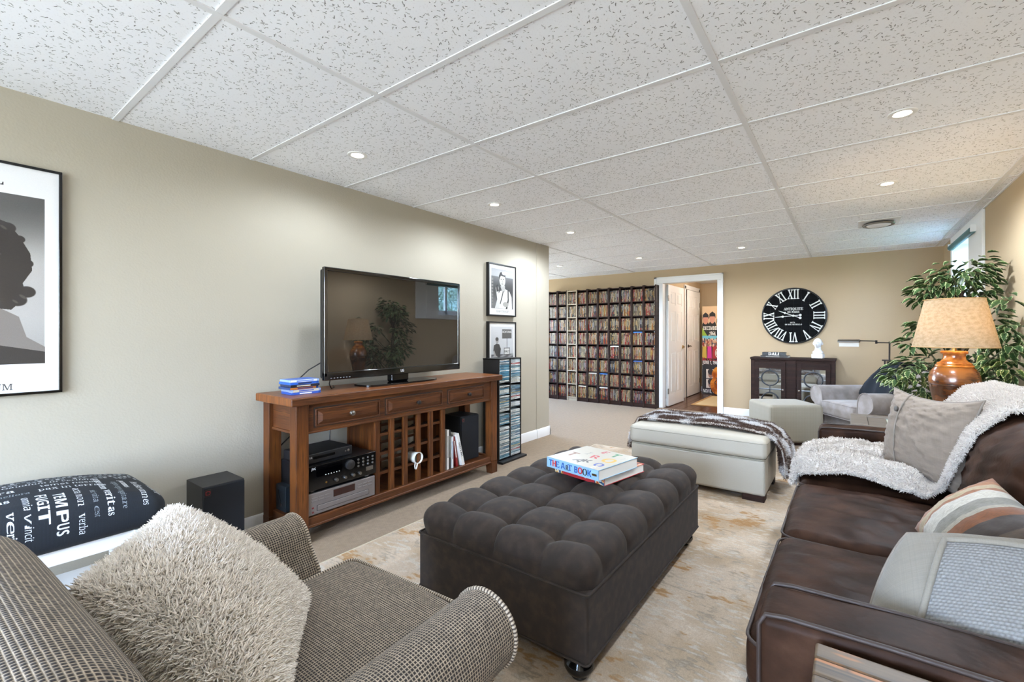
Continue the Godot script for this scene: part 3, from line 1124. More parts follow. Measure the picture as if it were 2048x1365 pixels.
# ------------------------------------------------------------------ pictures on the cream wall, speaker
func framed(called: String, label: String, y0: float, y1: float, z0: float, z1: float, deep: float, border: float, print_: Image, frame_m: Material) -> Node3D:
	# hangs on the left wall; z0 is the viewer's left
	var o := thing(called, label, "picture", Vector3(WX, y0, (z0 + z1) / 2))
	var w := absf(z0 - z1)
	var h := y1 - y0
	var fr := MB.new()
	fr.rbox(Vector3(0.001, 0, -w / 2), Vector3(deep, border, w / 2), 0.002, 1).rbox(Vector3(0.001, h - border, -w / 2), Vector3(deep, h, w / 2), 0.002, 1)
	fr.rbox(Vector3(0.001, border * 0.5, -w / 2), Vector3(deep, h - border * 0.5, -w / 2 + border), 0.002, 1).rbox(Vector3(0.001, border * 0.5, w / 2 - border), Vector3(deep, h - border * 0.5, w / 2), 0.002, 1)
	part("frame", fr, frame_m, o)
	var sh := MB.new()
	var x := deep - 0.008
	var a := [Vector3(x, border, w / 2 - border), Vector3(x, border, -w / 2 + border), Vector3(x, h - border, -w / 2 + border), Vector3(x, h - border, w / 2 - border)]
	var uv := [Vector2(0, 1), Vector2(1, 1), Vector2(1, 0), Vector2(0, 0)]
	for i in 4:
		sh.vert(a[i], Vector3(1, 0, 0), uv[i])
	sh.quad(0, 1, 2, 3)
	part("print", sh, mat(Color.WHITE, 0.6, {tex = ImageTexture.create_from_image(print_), coat = 1.0, coat_rough = 0.02}), o)
	part("backing", MB.new().box(Vector3(0.002, border * 0.5, -w / 2 + 0.003), Vector3(x - 0.002, h - border * 0.5, w / 2 - 0.003)), M.black, o)
	return o

func grain(img: Image, amount: float, seed_: int) -> void:
	var r := RandomNumberGenerator.new()
	r.seed = seed_
	for y in img.get_height():
		for x in img.get_width():
			var c := img.get_pixel(x, y)
			var k := r.randf_range(-amount, amount)
			img.set_pixel(x, y, Color(c.r + k, c.g + k, c.b + k))

func build_left_wall() -> void:
	# large museum poster: dark curls seen against a pale backdrop
	var W := 640
	var H := 928
	var img := Image.create_empty(W, H, false, Image.FORMAT_RGB8)
	img.fill(S("dcdbda"))
	var px := func(z): return (0.267 - z) / 0.67 * W
	var py := func(y): return (1.885 - y) / 0.973 * H
	var xa: float = px.call(0.20)
	var xb: float = px.call(-0.36)
	var ya: float = py.call(1.762)
	var yb: float = py.call(1.035)
	for y in range(int(ya), int(yb)):
		for x in range(int(xa), int(xb)):
			var q := Vector2((x - xa) / (xb - xa), (y - ya) / (yb - ya))
			var k := lerpf(0.30, 0.66, smoothstep(0.02, 0.42, q.y - 0.12 * (1.0 - q.x)))
			k = lerpf(k, 0.5, smoothstep(0.7, 1.0, q.y) * 0.4)
			img.set_pixel(x, y, Color(k, k * 0.98, k * 0.95))
	var F := func(u, v): return Vector2(lerpf(xa, xb, u), lerpf(ya, yb, v))
	blob(img, [F.call(0.45, 0.68), F.call(0.74, 0.66), F.call(0.86, 0.72), F.call(0.9, 0.84), F.call(1.0, 0.9), F.call(1.0, 1.0), F.call(0.05, 1.0), F.call(0.3, 0.78)], S("77706a"))
	blob(img, [F.call(0.6, 0.86), F.call(1.0, 0.93), F.call(1.0, 1.0), F.call(0.1, 1.0), F.call(0.25, 0.9)], S("2a2624"))
	blob(img, [F.call(0.2, 0.3), F.call(0.4, 0.12), F.call(0.66, 0.13), F.call(0.8, 0.17), F.call(0.86, 0.24), F.call(0.92, 0.34), F.call(0.93, 0.44), F.call(0.88, 0.52), F.call(0.9, 0.6), F.call(0.82, 0.68), F.call(0.6, 0.66), F.call(0.42, 0.6), F.call(0.3, 0.5)], S("26211f"))
	for q in [[0.8, 0.2, 22], [0.86, 0.26, 16], [0.9, 0.57, 24], [0.85, 0.62, 26], [0.72, 0.64, 24], [0.6, 0.63, 22], [0.9, 0.4, 18], [0.7, 0.15, 22], [0.52, 0.14, 22]]:
		disc(img, F.call(q[0], q[1]), q[2], q[2] * 0.9, S("26211f"), 0.15)
	for q in [[0.78, 0.2, 9], [0.88, 0.6, 10], [0.84, 0.63, 8], [0.55, 0.3, 10], [0.6, 0.45, 10], [0.75, 0.35, 9]]:
		disc(img, F.call(q[0], q[1]), q[2], q[2] * 0.4, S("443d39"), 0.6, 0.7)
	print_text(img, "L", Vector2(px.call(-0.222), py.call(1.815)), 56, S("1d1b1a"), 0, true)
	print_text(img, "EUM", Vector2(px.call(-0.225), py.call(0.938)), 34, S("1d1b1a"), 0, true)
	grain(img, 0.015, 4)
	framed("museum_poster", "large framed museum poster of dark curls against a pale backdrop, above the patterned bench", 0.912, 1.885, 0.27, -0.403, 0.022, 0.011, img, M.black_gloss)
	# two smaller frames beside the television
	var a := Image.create_empty(400, 480, false, Image.FORMAT_RGB8)
	a.fill(S("cfcdc8"))
	for y in range(36, 420):
		for x in range(30, 370):
			var k := 0.28 + 0.1 * sin(y * 0.02) + (0.22 if y < 110 else 0.0)
			a.set_pixel(x, y, Color(k, k, k))
	for k in 9:
		blob(a, [Vector2(36, 130 + k * 30), Vector2(60, 130 + k * 30), Vector2(60, 152 + k * 30), Vector2(36, 152 + k * 30)], S("6d6b67"))
	blob(a, [Vector2(120, 418), Vector2(128, 300), Vector2(160, 250), Vector2(250, 225), Vector2(310, 245), Vector2(345, 300), Vector2(350, 418)], S("c6c4bf"))
	blob(a, [Vector2(84, 418), Vector2(120, 330), Vector2(100, 235), Vector2(128, 215), Vector2(160, 330), Vector2(150, 418)], S("bab8b3"))
	blob(a, [Vector2(168, 200), Vector2(238, 190), Vector2(242, 250), Vector2(200, 262)], S("9b9893"))
	disc(a, Vector2(198, 140), 46, 62, S("a9a6a0"), 0.05, -0.1)
	blob(a, [Vector2(148, 150), Vector2(146, 100), Vector2(166, 66), Vector2(206, 58), Vector2(244, 78), Vector2(248, 120), Vector2(236, 104), Vector2(176, 98), Vector2(160, 118)], S("161514"))
	disc(a, Vector2(180, 132), 9, 4, S("35322f"))
	disc(a, Vector2(216, 130), 9, 4, S("35322f"))
	disc(a, Vector2(198, 176), 14, 4, S("6a5f5a"))
	disc(a, Vector2(200, 152), 5, 14, S("8d8a84"))
	disc(a, Vector2(118, 225), 22, 26, S("a29f99"))
	blob(a, [Vector2(100, 205), Vector2(128, 185), Vector2(136, 250), Vector2(112, 262)], S("191817"))
	for q in [[[280, 235], [298, 232], [300, 340], [275, 420], [250, 420], [282, 330]], [[205, 250], [220, 246], [190, 330], [168, 380], [160, 370]]]:
		blob(a, q.map(func(p): return Vector2(p[0], p[1])), S("1b1a19"))
	disc(a, Vector2(250, 375), 46, 24, S("8f8c86"))
	print_text(a, "SEAN CONNERY", Vector2(205, 446), 26, S("3a3836"), 0, true, false, 1.0)
	grain(a, 0.03, 5)
	framed("framed_photograph", "black-framed grey photograph of a man in a white shirt on the telephone, upper of two", 1.349, 1.868, -3.309, -3.752, 0.036, 0.014, a, M.black)
	var b := Image.create_empty(400, 480, false, Image.FORMAT_RGB8)
	b.fill(S("cfcdc8"))
	for y in range(36, 450):
		for x in range(30, 370):
			var k := 0.74 - 0.1 * (y / 450.0)
			if y > 300:
				k = 0.42 + 0.12 * sin(x * 0.05 + y * 0.13)
			b.set_pixel(x, y, Color(k, k, k))
	blob(b, [Vector2(195, 60), Vector2(345, 60), Vector2(345, 150), Vector2(195, 150)], S("4b4a48"))
	print_text(b, "ACHTUNG", Vector2(270, 85), 30, S("c9c7c2"), 0, false, true)
	blob(b, [Vector2(268, 150), Vector2(276, 150), Vector2(276, 330), Vector2(268, 330)], S("3a3937"))
	blob(b, [Vector2(222, 240), Vector2(318, 240), Vector2(318, 310), Vector2(222, 310)], S("55534f"))
	blob(b, [Vector2(230, 248), Vector2(310, 248), Vector2(310, 302), Vector2(230, 302)], S("c3c1bc"))
	print_text(b, "HALT", Vector2(270, 276), 32, S("2a2927"), 0, false, true)
	disc(b, Vector2(118, 170), 22, 28, S("8d8a85"))
	disc(b, Vector2(116, 155), 24, 18, S("3c3a38"))
	blob(b, [Vector2(70, 215), Vector2(110, 198), Vector2(150, 205), Vector2(175, 250), Vector2(160, 330), Vector2(80, 330), Vector2(60, 270)], S("2b2a29"))
	blob(b, [Vector2(60, 270), Vector2(80, 330), Vector2(150, 360), Vector2(160, 345), Vector2(100, 310), Vector2(76, 262)], S("8d8a85"))
	disc(b, Vector2(120, 380), 90, 40, S("232221"))
	disc(b, Vector2(250, 400), 58, 58, S("1c1b1b"))
	disc(b, Vector2(250, 400), 40, 40, S("6d6b67"))
	disc(b, Vector2(80, 420), 56, 50, S("1c1b1b"))
	disc(b, Vector2(190, 350), 36, 12, S("b5b3ae"), 0.1, -0.4)
	grain(b, 0.03, 6)
	framed("framed_photograph", "black-framed grey photograph of a motorcycle rider by warning signs, lower of two", 0.772, 1.295, -3.309, -3.752, 0.036, 0.014, b, M.black)

func speaker(label: String, at: Vector3, size: Vector3) -> Node3D:
	# front is +x
	var o := thing("bookshelf_speaker", label, "speaker", at, 0.0)
	part("cabinet", MB.new().rbox(Vector3(-size.x, 0, -size.z / 2), Vector3(-0.012, size.y, size.z / 2), 0.003, 1), M.black_plastic, o)
	part("grille", MB.new().rbox(Vector3(-0.013, 0.004, -size.z / 2 + 0.002), Vector3(0.0, size.y - 0.004, size.z / 2 - 0.002), 0.005, 1), mat(S("15171c"), 0.95), o)
	part("badge", MB.new().box(Vector3(0, size.y - 0.047, size.z / 2 - 0.033), Vector3(0.0015, size.y - 0.012, size.z / 2 - 0.005)), M.black, o)
	var red := mat(S("a8232b"), 0.5)
	var bd := MB.new()
	var cz := size.z / 2 - 0.019
	var cy := size.y - 0.029
	for q in [[cy + 0.007, cy + 0.0085, cz - 0.008, cz + 0.009], [cy - 0.0085, cy - 0.007, cz - 0.008, cz + 0.009], [cy - 0.0085, cy + 0.0085, cz + 0.0075, cz + 0.009], [cy - 0.004, cy + 0.0085, cz - 0.0095, cz - 0.008]]:
		bd.box(Vector3(0.0015, q[0], q[2]), Vector3(0.0022, q[1], q[3]))
	part("emblem", bd, red, o)
	return o

# ------------------------------------------------------------------ television wall
func build_media() -> void:
	speaker("black bookshelf speaker standing on the carpet between the bench and the sideboard", Vector3(-2.52, 0, -0.941), Vector3(0.225, 0.42, 0.188))
	sideboard()
	television()
	shelf_gear()
	cd_tower()
	# discs lying on the sideboard
	var cols := [["2f57b5", "e2e2e6"], ["c0b9a2", "2b4aa8"], ["b06a2a", "1d2a6a"], ["1b1d2c", "c8c2b0"], ["2b62c9", "2a2a33"], ["d9dde4", "3a6cc4"]]
	var words := ["blue and cream spine at the bottom", "cream and blue spine second from bottom", "orange-brown spine third from bottom", "dark spine third from top", "blue and black spine second from top", "pale blue spine on top"]
	for i in 6:
		var d := thing("disc_case", "film case, %s, in the stack beside the television" % words[i], "film case", Vector3(-2.585 + rng.randf_range(-0.008, 0.008), 0.824 + i * 0.0142, -1.355 + rng.randf_range(-0.01, 0.01)), rng.randf_range(-0.06, 0.06), "film cases stacked beside the television")
		part("shell", MB.new().rbox(Vector3(-0.065, 0, -0.085), Vector3(0.064, 0.0138, 0.085), 0.002, 1), mat(S(["2b4f9c", "7f8fb5", "27406f", "1f2c4c", "2a5cb0", "8fa6cc"][i]), 0.25), d)
		part("spine_print", MB.new().box(Vector3(0.064, 0.001, -0.07), Vector3(0.0648, 0.0128, 0.082)), mat(S(cols[i][0]), 0.35), d)
		part("spine_title", MB.new().box(Vector3(0.0648, 0.004, -0.03 - 0.01 * (i % 3)), Vector3(0.0652, 0.0098, 0.04 + 0.008 * (i % 2))), mat(S(cols[i][1]), 0.35), d)
		part("sleeve", MB.new().box(Vector3(-0.06, 0.0138, -0.08), Vector3(0.06, 0.0142, 0.08)), mat(S(cols[i][1]), 0.3), d)

func sideboard() -> void:
	var o := thing("sideboard", "long brown wooden sideboard with three drawers and a slatted bottle rack under the television", "sideboard", Vector3(-2.59, 0, -2.1075))
	part("top", MB.new().rbox(Vector3(-0.21, 0.779, -0.9025), Vector3(0.205, 0.824, 0.9025), 0.006, 2), M.oak_top, o)
	part("top_edge", MB.new().rbox(Vector3(0.196, 0.779, -0.9025), Vector3(0.21, 0.8238, 0.9025), 0.006, 2), M.oak, o)
	for q in [[0.145, 1], [-0.165, -1]]:
		for s in [-1, 1]:
			var lg := MB.new().rbox(Vector3(-0.036, 0.1, -0.036), Vector3(0.036, 0.779, 0.036), 0.004, 1)
			var ft := PackedVector2Array([Vector2(-0.036, 0.1), Vector2(-0.036 + (0.016 if q[1] > 0 else 0.0), 0.0), Vector2(0.036 - (0.0 if q[1] > 0 else 0.016), 0.0), Vector2(0.036, 0.1)])
			lg.extrude(ft, -0.036, 0.036)
			part("leg", lg, M.oak_up, o, Vector3(q[0], 0, s * 0.8275))
	# apron with its moulding
	part("apron", MB.new().rbox(Vector3(0.13, 0.615, -0.7915), Vector3(0.165, 0.779, 0.7915), 0.003, 1).rbox(Vector3(0.13, 0.612, -0.7915), Vector3(0.172, 0.626, 0.7915), 0.004, 1), M.oak, o)
	part("apron_back", MB.new().box(Vector3(-0.19, 0.615, -0.7915), Vector3(-0.165, 0.779, 0.7915)), M.oak, o)
	for s in [-1, 1]:
		part("side_panel", MB.new().rbox(Vector3(-0.13, 0.625, -0.012), Vector3(0.11, 0.779, 0.012), 0.003, 1).rbox(Vector3(-0.13, 0.612, -0.02), Vector3(0.11, 0.628, 0.02), 0.004, 1), M.oak, o, Vector3(0, 0, s * 0.8275))
	for q in [[0.75, 0.3185, 0], [0.2685, -0.2305, 1], [-0.2925, -0.6995, 2]]:
		var c: float = (q[0] + q[1]) / 2
		var w: float = q[0] - q[1]
		var d := part("drawer", MB.new().rbox(Vector3(0.15, 0.655, -w / 2 + 0.012), Vector3(0.172, 0.74, w / 2 - 0.012), 0.003, 1), M.oak, o, Vector3(0, 0, c))
		part("gap_shade", MB.new().box(Vector3(0.16, 0.641, -w / 2 - 0.006), Vector3(0.1662, 0.754, w / 2 + 0.006)), M.gap, d)  # dark strip painting the shadow gap round the drawer
		var bead := MB.new()
		bead.rbox(Vector3(0.16, 0.646, -w / 2), Vector3(0.177, 0.656, w / 2), 0.004, 1).rbox(Vector3(0.16, 0.739, -w / 2), Vector3(0.177, 0.749, w / 2), 0.004, 1)
		bead.rbox(Vector3(0.16, 0.646, -w / 2), Vector3(0.177, 0.749, -w / 2 + 0.01), 0.004, 1).rbox(Vector3(0.16, 0.646, w / 2 - 0.01), Vector3(0.177, 0.749, w / 2), 0.004, 1)
		part("bead", bead, M.oak, d)
		# raised field with wide bevels
		var rf := MB.new()
		var hy := [0.66, 0.678, 0.717, 0.735]
		var hz := [-w / 2 + 0.014, -w / 2 + 0.036, w / 2 - 0.036, w / 2 - 0.014]
		var P := [Vector3(0.173, hy[0], hz[0]), Vector3(0.173, hy[0], hz[3]), Vector3(0.173, hy[3], hz[3]), Vector3(0.173, hy[3], hz[0]), Vector3(0.188, hy[1], hz[1]), Vector3(0.188, hy[1], hz[2]), Vector3(0.188, hy[2], hz[2]), Vector3(0.188, hy[2], hz[1])]
		for k in 4:
			var k1 := (k + 1) % 4
			var n: Vector3 = (P[k1] - P[k]).cross(P[4 + k] - P[k]).normalized()
			if n.x < 0:
				n = -n
			var a := rf.vert(P[k], n, Vector2(P[k].z, P[k].y))
			rf.vert(P[k1], n, Vector2(P[k1].z, P[k1].y))
			rf.vert(P[4 + k1], n, Vector2(P[4 + k1].z, P[4 + k1].y))
			rf.vert(P[4 + k], n, Vector2(P[4 + k].z, P[4 + k].y))
			rf.quad(a, a + 1, a + 2, a + 3)
		var a2 := rf.V.size()
		for k in 4:
			rf.vert(P[4 + k], Vector3.RIGHT, Vector2(P[4 + k].z, P[4 + k].y))
		rf.quad(a2, a2 + 1, a2 + 2, a2 + 3)
		part("raised_field", rf, M.oak, d)
		part("knob", MB.new().lathe([Vector2(0.011, 0), Vector2(0.011, 0.003), Vector2(0.006, 0.006), Vector2(0.006, 0.012), Vector2(0.013, 0.016), Vector2(0.0155, 0.021), Vector2(0.013, 0.027), Vector2(0.006, 0.03), Vector2(0, 0.0305)], 18, T(Vector3(0.187, 0.698, 0), Vector3(0, 0, -PI / 2))), M.steel if q[2] == 0 else M.bronze, d)
	# low shelf
	part("shelf", MB.new().rbox(Vector3(-0.19, 0.118, -0.79), Vector3(0.15, 0.138, 0.79), 0.002, 1), M.oak, o)
	part("shelf_rail", MB.new().rbox(Vector3(0.14, 0.09, -0.793), Vector3(0.17, 0.143, 0.793), 0.005, 1).rbox(Vector3(0.14, 0.086, -0.793), Vector3(0.176, 0.1, 0.793), 0.004, 1), M.oak, o)
	part("shelf_rail", MB.new().rbox(Vector3(-0.195, 0.09, -0.793), Vector3(-0.18, 0.14, 0.793), 0.003, 1), M.oak, o)
	for s in [-1, 1]:
		part("side_rail", MB.new().rbox(Vector3(-0.13, 0.09, -0.015), Vector3(0.11, 0.14, 0.015), 0.003, 1), M.oak, o, Vector3(0, 0, s * 0.8275))
	# bottle rack: two boards, posts front and back, cross slats and scalloped bearers
	for z in [0.325, -0.268]:
		part("rack_board", MB.new().box(Vector3(-0.165, 0.138, z - 0.009), Vector3(0.13, 0.615, z + 0.009)), M.oak_up, o)
	var zs := [0.3215, 0.2065, 0.0935, -0.023, -0.139, -0.26]
	for z in zs:
		part("rack_post", MB.new().rbox(Vector3(0.13, 0.138, z - 0.0175), Vector3(0.155, 0.615, z + 0.0175), 0.003, 1), M.oak_up, o)
		part("rack_post", MB.new().box(Vector3(-0.16, 0.138, z - 0.0175), Vector3(-0.14, 0.615, z + 0.0175)), M.oak_up, o)
	for y in [0.512, 0.388, 0.262]:
		part("rack_slat", MB.new().rbox(Vector3(0.118, y - 0.009, -0.27), Vector3(0.136, y + 0.009, 0.32), 0.003, 1), M.oak, o)
		part("rack_slat", MB.new().box(Vector3(-0.14, y - 0.009, -0.27), Vector3(-0.125, y + 0.009, 0.32)), M.oak, o)
		for k in 5:
			var za: float = zs[k]
			var zb: float = zs[k + 1]
			var zc := (za + zb) / 2
			var arch := PackedVector2Array()
			for i in 9:
				var t := i / 8.0
				arch.append(Vector2(lerpf(-0.05, 0.05, t), y + 0.02 - 0.012 * sin(PI * t)))
			arch.append(Vector2(0.05, y - 0.005))
			arch.append(Vector2(-0.05, y - 0.005))
			part("rack_bearer", MB.new().extrude(arch, -0.01, 0.01, T(Vector3(0.105, 0, zc), Vector3(0, PI / 2, 0))), M.espresso, o)

func television() -> void:
	var o := thing("television", "wide black flat-screen television on the wooden sideboard", "television", Vector3(-2.59, 0.824, -2.075))
	var w := 1.175
	var y0 := 0.062
	var y1 := 0.756
	part("housing", MB.new().rbox(Vector3(-0.03, y0 + 0.01, -w / 2 + 0.01), Vector3(0.025, y1 - 0.01, w / 2 - 0.01), 0.012, 2), M.black_plastic, o)
	var bz := MB.new()
	bz.rbox(Vector3(0.012, y0, -w / 2), Vector3(0.042, y0 + 0.05, w / 2), 0.006, 2).rbox(Vector3(0.012, y1 - 0.024, -w / 2), Vector3(0.042, y1, w / 2), 0.006, 2)
	bz.rbox(Vector3(0.012, y0 + 0.02, -w / 2), Vector3(0.042, y1 - 0.01, -w / 2 + 0.022), 0.006, 2).rbox(Vector3(0.012, y0 + 0.02, w / 2 - 0.022), Vector3(0.042, y1 - 0.01, w / 2), 0.006, 2)
	part("bezel", bz, mat(S("08080a"), 0.08, {spec = 0.8}), o)
	part("screen", MB.new().box(Vector3(0.02, y0 + 0.045, -w / 2 + 0.018), Vector3(0.036, y1 - 0.02, w / 2 - 0.018)), mat(S("1d1a17"), 0.02, {spec = 1.0, coat = 0.35, coat_rough = 0.0}), o)
	part("logo", text_mesh("LG", 0.026, 0.001, false, true), mat(S("c9c9cc"), 0.3), o, Vector3(0.0428, y0 + 0.026, 0.0), Vector3(0, PI / 2, 0))
	for i in 7:
		var bt := MB.new().box(Vector3(0.042, y0 + 0.011, w / 2 - 0.05 - i * 0.021), Vector3(0.0426, y0 + 0.015, w / 2 - 0.04 - i * 0.021))
		part("button", bt, mat(S("8b8b90"), 0.4), o)
	var nk := MB.new().rbox(Vector3(-0.035, 0.012, -0.075), Vector3(0.025, y0 + 0.06, 0.075), 0.012, 2)
	part("neck", nk, M.black_gloss, o)
	var pl := PackedVector2Array()
	for i in 40:
		var g := TAU * i / 40.0
		pl.append(Vector2(0.115 * signf(cos(g)) * pow(absf(cos(g)), 0.45), 0.315 * signf(sin(g)) * pow(absf(sin(g)), 0.45)))
	part("stand", MB.new().extrude(pl, 0.001, 0.012, T(Vector3(-0.005, 0, 0), Vector3(-PI / 2, 0, 0))), M.black_gloss, o)
	# cables behind
	solo("power_cable", MB.new().tube([Vector3(-2.62, 1.0, -1.52), Vector3(-2.66, 0.95, -1.45), Vector3(-2.7, 0.87, -1.38), Vector3(-2.72, 0.829, -1.35), Vector3(-2.75, 0.829, -1.4)], 0.004, 6), M.black, "black cable looping from the left edge of the television", "cable")
	solo("power_cable", MB.new().tube([Vector3(-2.6, 0.9, -1.56), Vector3(-2.6, 0.86, -1.55), Vector3(-2.61, 0.829, -1.57), Vector3(-2.66, 0.829, -1.62), Vector3(-2.74, 0.829, -1.66)], 0.0035, 6), M.black, "short black cable under the lower left corner of the television", "cable")

func face_knob(mb: MB, at: Vector3, r: float, l: float) -> void:
	mb.lathe([Vector2(r, 0), Vector2(r, l * 0.8), Vector2(r * 0.85, l), Vector2(0, l)], 20, T(at, Vector3(0, 0, -PI / 2)))

func shelf_gear() -> void:
	var y := 0.138
	# silver disc changer
	var silver := mat(S("7c7470"), 0.4, {metal = 0.4})
	var o := thing("disc_changer", "silver disc changer at the bottom of the stack on the sideboard shelf", "disc player", Vector3(-2.435, y, -1.535))
	part("case", MB.new().rbox(Vector3(-0.3, 0.014, -0.215), Vector3(0.0, 0.132, 0.215), 0.003, 1), M.black_plastic, o)
	part("face", MB.new().rbox(Vector3(-0.002, 0.012, -0.22), Vector3(0.014, 0.134, 0.22), 0.004, 1), silver, o)
	part("tray", MB.new().rbox(Vector3(0.01, 0.032, -0.17), Vector3(0.019, 0.06, 0.165), 0.003, 1), silver, o)
	part("tray_slot", MB.new().box(Vector3(0.0135, 0.03, -0.172), Vector3(0.0148, 0.062, 0.167)), M.black, o)
	part("display", MB.new().box(Vector3(0.0138, 0.082, -0.075), Vector3(0.0155, 0.122, 0.065)), mat(S("2c1210"), 0.1), o)
	for k in 6:
		var bt := MB.new()
		bt.rbox(Vector3(0.013, 0.084 + 0.016 * (k % 2), -0.095 - 0.036 * (k / 2) - 0.03), Vector3(0.017, 0.094 + 0.016 * (k % 2), -0.095 - 0.036 * (k / 2)), 0.002, 1)
		part("button", bt, silver, o)
		bt = MB.new().rbox(Vector3(0.013, 0.086 + 0.016 * (k % 2), 0.085 + 0.04 * (k / 2)), Vector3(0.016, 0.094 + 0.016 * (k % 2), 0.118 + 0.04 * (k / 2)), 0.002, 1)
		part("button", bt, silver, o)
	for q in [[0.048, 0.19], [0.024, 0.19]]:
		var rd := MB.new().rbox(Vector3(0.013, q[0], q[1] - 0.006), Vector3(0.016, q[0] + 0.01, q[1] + 0.006), 0.002, 1)
		part("red_button", rd, mat(S("6d2222"), 0.4), o)
	for a in [-0.03, -0.26]:
		for b in [-0.18, 0.18]:
			part("foot", MB.new().cyl(0.018, 0, 0.014, 12), M.chrome, o, Vector3(a, 0, b))
	# black receiver
	y += 0.134
	var q := thing("stereo_receiver", "black stereo receiver with a big round volume knob on the silver disc changer", "receiver", Vector3(-2.435, y, -1.54))
	part("case", MB.new().rbox(Vector3(-0.3, 0.016, -0.218), Vector3(0.0, 0.152, 0.218), 0.003, 1), M.black_plastic, q)
	part("face", MB.new().rbox(Vector3(-0.002, 0.014, -0.224), Vector3(0.013, 0.154, 0.224), 0.004, 1), M.black_gloss, q)
	part("display", MB.new().box(Vector3(0.0125, 0.086, 0.015), Vector3(0.0142, 0.142, 0.175)), mat(S("020203"), 0.05), q)
	for k in 6:
		var lights := MB.new().box(Vector3(0.0142, 0.087, 0.03 + k * 0.017), Vector3(0.0147, 0.092, 0.036 + k * 0.017))
		part("display_mark", lights, mat(S("d9d9d0"), 0.4), q)
	var big := MB.new()
	face_knob(big, Vector3(0.012, 0.112, -0.035), 0.029, 0.018)
	part("volume_knob", big, M.black_plastic, q)
	for z in [0.0, -0.055, -0.1, 0.055]:
		var kn := MB.new()
		face_knob(kn, Vector3.ZERO, 0.01, 0.02)
		part("knob", kn, M.steel, q, Vector3(0.012, 0.045, z))
	for r_ in 3:
		for c_ in 4:
			var kn := MB.new()
			face_knob(kn, Vector3.ZERO, 0.0065, 0.006)
			part("round_button", kn, M.steel, q, Vector3(0.012, 0.088 + r_ * 0.02, -0.095 - c_ * 0.034))
	part("jack", MB.new().cyl(0.006, 0, 0.003, 12, T(Vector3(0.013, 0.045, 0.115), Vector3(0, 0, -PI / 2))), M.brass, q)
	part("badge", MB.new().box(Vector3(0.0125, 0.045, -0.2), Vector3(0.0145, 0.07, -0.15)), M.steel, q)
	part("logo", text_mesh("JVC", 0.016, 0.001, false, true), mat(S("c9c9cc"), 0.3), q, Vector3(0.0135, 0.137, 0.19), Vector3(0, PI / 2, 0))
	for a in [-0.03, -0.26]:
		for b in [-0.18, 0.18]:
			part("foot", MB.new().cyl(0.02, 0, 0.016, 12), M.chrome, q, Vector3(a, 0, b))
	# slim player
	y += 0.154
	var d := thing("dvd_player", "slim black disc player lying on top of the stereo receiver", "disc player", Vector3(-2.46, y, -1.475), 0.05)
	part("case", MB.new().rbox(Vector3(-0.24, 0.004, -0.15), Vector3(0.0, 0.06, 0.15), 0.006, 2).bend(func(p): return p + Vector3(0, 0.012 * (1.0 - pow(p.z / 0.15, 2.0)) if p.y > 0.03 else 0.0, 0)), M.black_plastic, d)
	part("tray_door", MB.new().rbox(Vector3(-0.002, 0.028, -0.03), Vector3(0.004, 0.044, 0.11), 0.002, 1), M.black_gloss, d)
	for z in [-0.12, -0.1]:
		var pb := MB.new()
		face_knob(pb, Vector3.ZERO, 0.008 if z < -0.11 else 0.005, 0.004)
		part("button", pb, M.steel, d, Vector3(0.0, 0.034, z))
	part("logo", text_mesh("LG", 0.014, 0.001, false, true), mat(S("c9c9cc"), 0.3), d, Vector3(0.0015, 0.04, 0.125), Vector3(0, PI / 2, 0))
	for a in [-0.03, -0.2]:
		for b in [-0.12, 0.12]:
			part("foot", MB.new().cyl(0.01, 0, 0.005, 10), M.black, d, Vector3(a, 0, b))
	# boxes and cables at the back of the left bay
	var sb := thing("black_amplifier_box", "small black amplifier box on the sideboard shelf behind the left legs", "box", Vector3(-2.68, 0.138, -1.355))
	part("case", MB.new().rbox(Vector3(-0.09, 0, -0.07), Vector3(0.07, 0.15, 0.07), 0.004, 1), mat(S("20282e"), 0.4), sb)
	part("socket", MB.new().cyl(0.008, 0, 0.006, 12, T(Vector3(0.03, 0.04, 0.07), Vector3(PI / 2, 0, 0))), M.chrome, sb)
	var rt := thing("cable_box", "little black cable box with green marks on the amplifier box", "box", Vector3(-2.67, 0.288, -1.385))
	part("case", MB.new().rbox(Vector3(-0.07, 0, -0.03), Vector3(0.05, 0.13, 0.03), 0.004, 1), M.black_plastic, rt)
	for k in 4:
		var gm := MB.new().box(Vector3(-0.02, 0.05 + k * 0.018, 0.03), Vector3(0.03, 0.056 + k * 0.018, 0.0306))
		part("mark", gm, mat(S("3a5a50"), 0.5), rt)
	solo("cable", MB.new().tube([Vector3(-2.72, 0.26, -1.3), Vector3(-2.66, 0.25, -1.27), Vector3(-2.6, 0.22, -1.25), Vector3(-2.58, 0.2, -1.24)], 0.004, 6), M.black, "black plug lead sticking out between the left legs of the sideboard", "cable")
	solo("cable", MB.new().tube([Vector3(-2.76, 0.78, -1.66), Vector3(-2.765, 0.68, -1.655), Vector3(-2.76, 0.55, -1.65), Vector3(-2.745, 0.44, -1.64)], 0.004, 6), M.black, "black lead hanging straight down behind the receiver", "cable")
	solo("cable", MB.new().tube([Vector3(-2.74, 0.44, -1.5), Vector3(-2.74, 0.53, -1.44), Vector3(-2.74, 0.55, -1.38), Vector3(-2.74, 0.5, -1.32), Vector3(-2.75, 0.44, -1.3)], 0.004, 6), M.black, "black lead arching over the back of the slim disc player", "cable")
	# mug in the rack
	var mg := thing("mug", "white mug lying on its side in the bottle rack, mouth outwards", "mug", Vector3(-2.42, 0.303, -2.115))
	var cer := mat(S("e3e0d6"), 0.25)
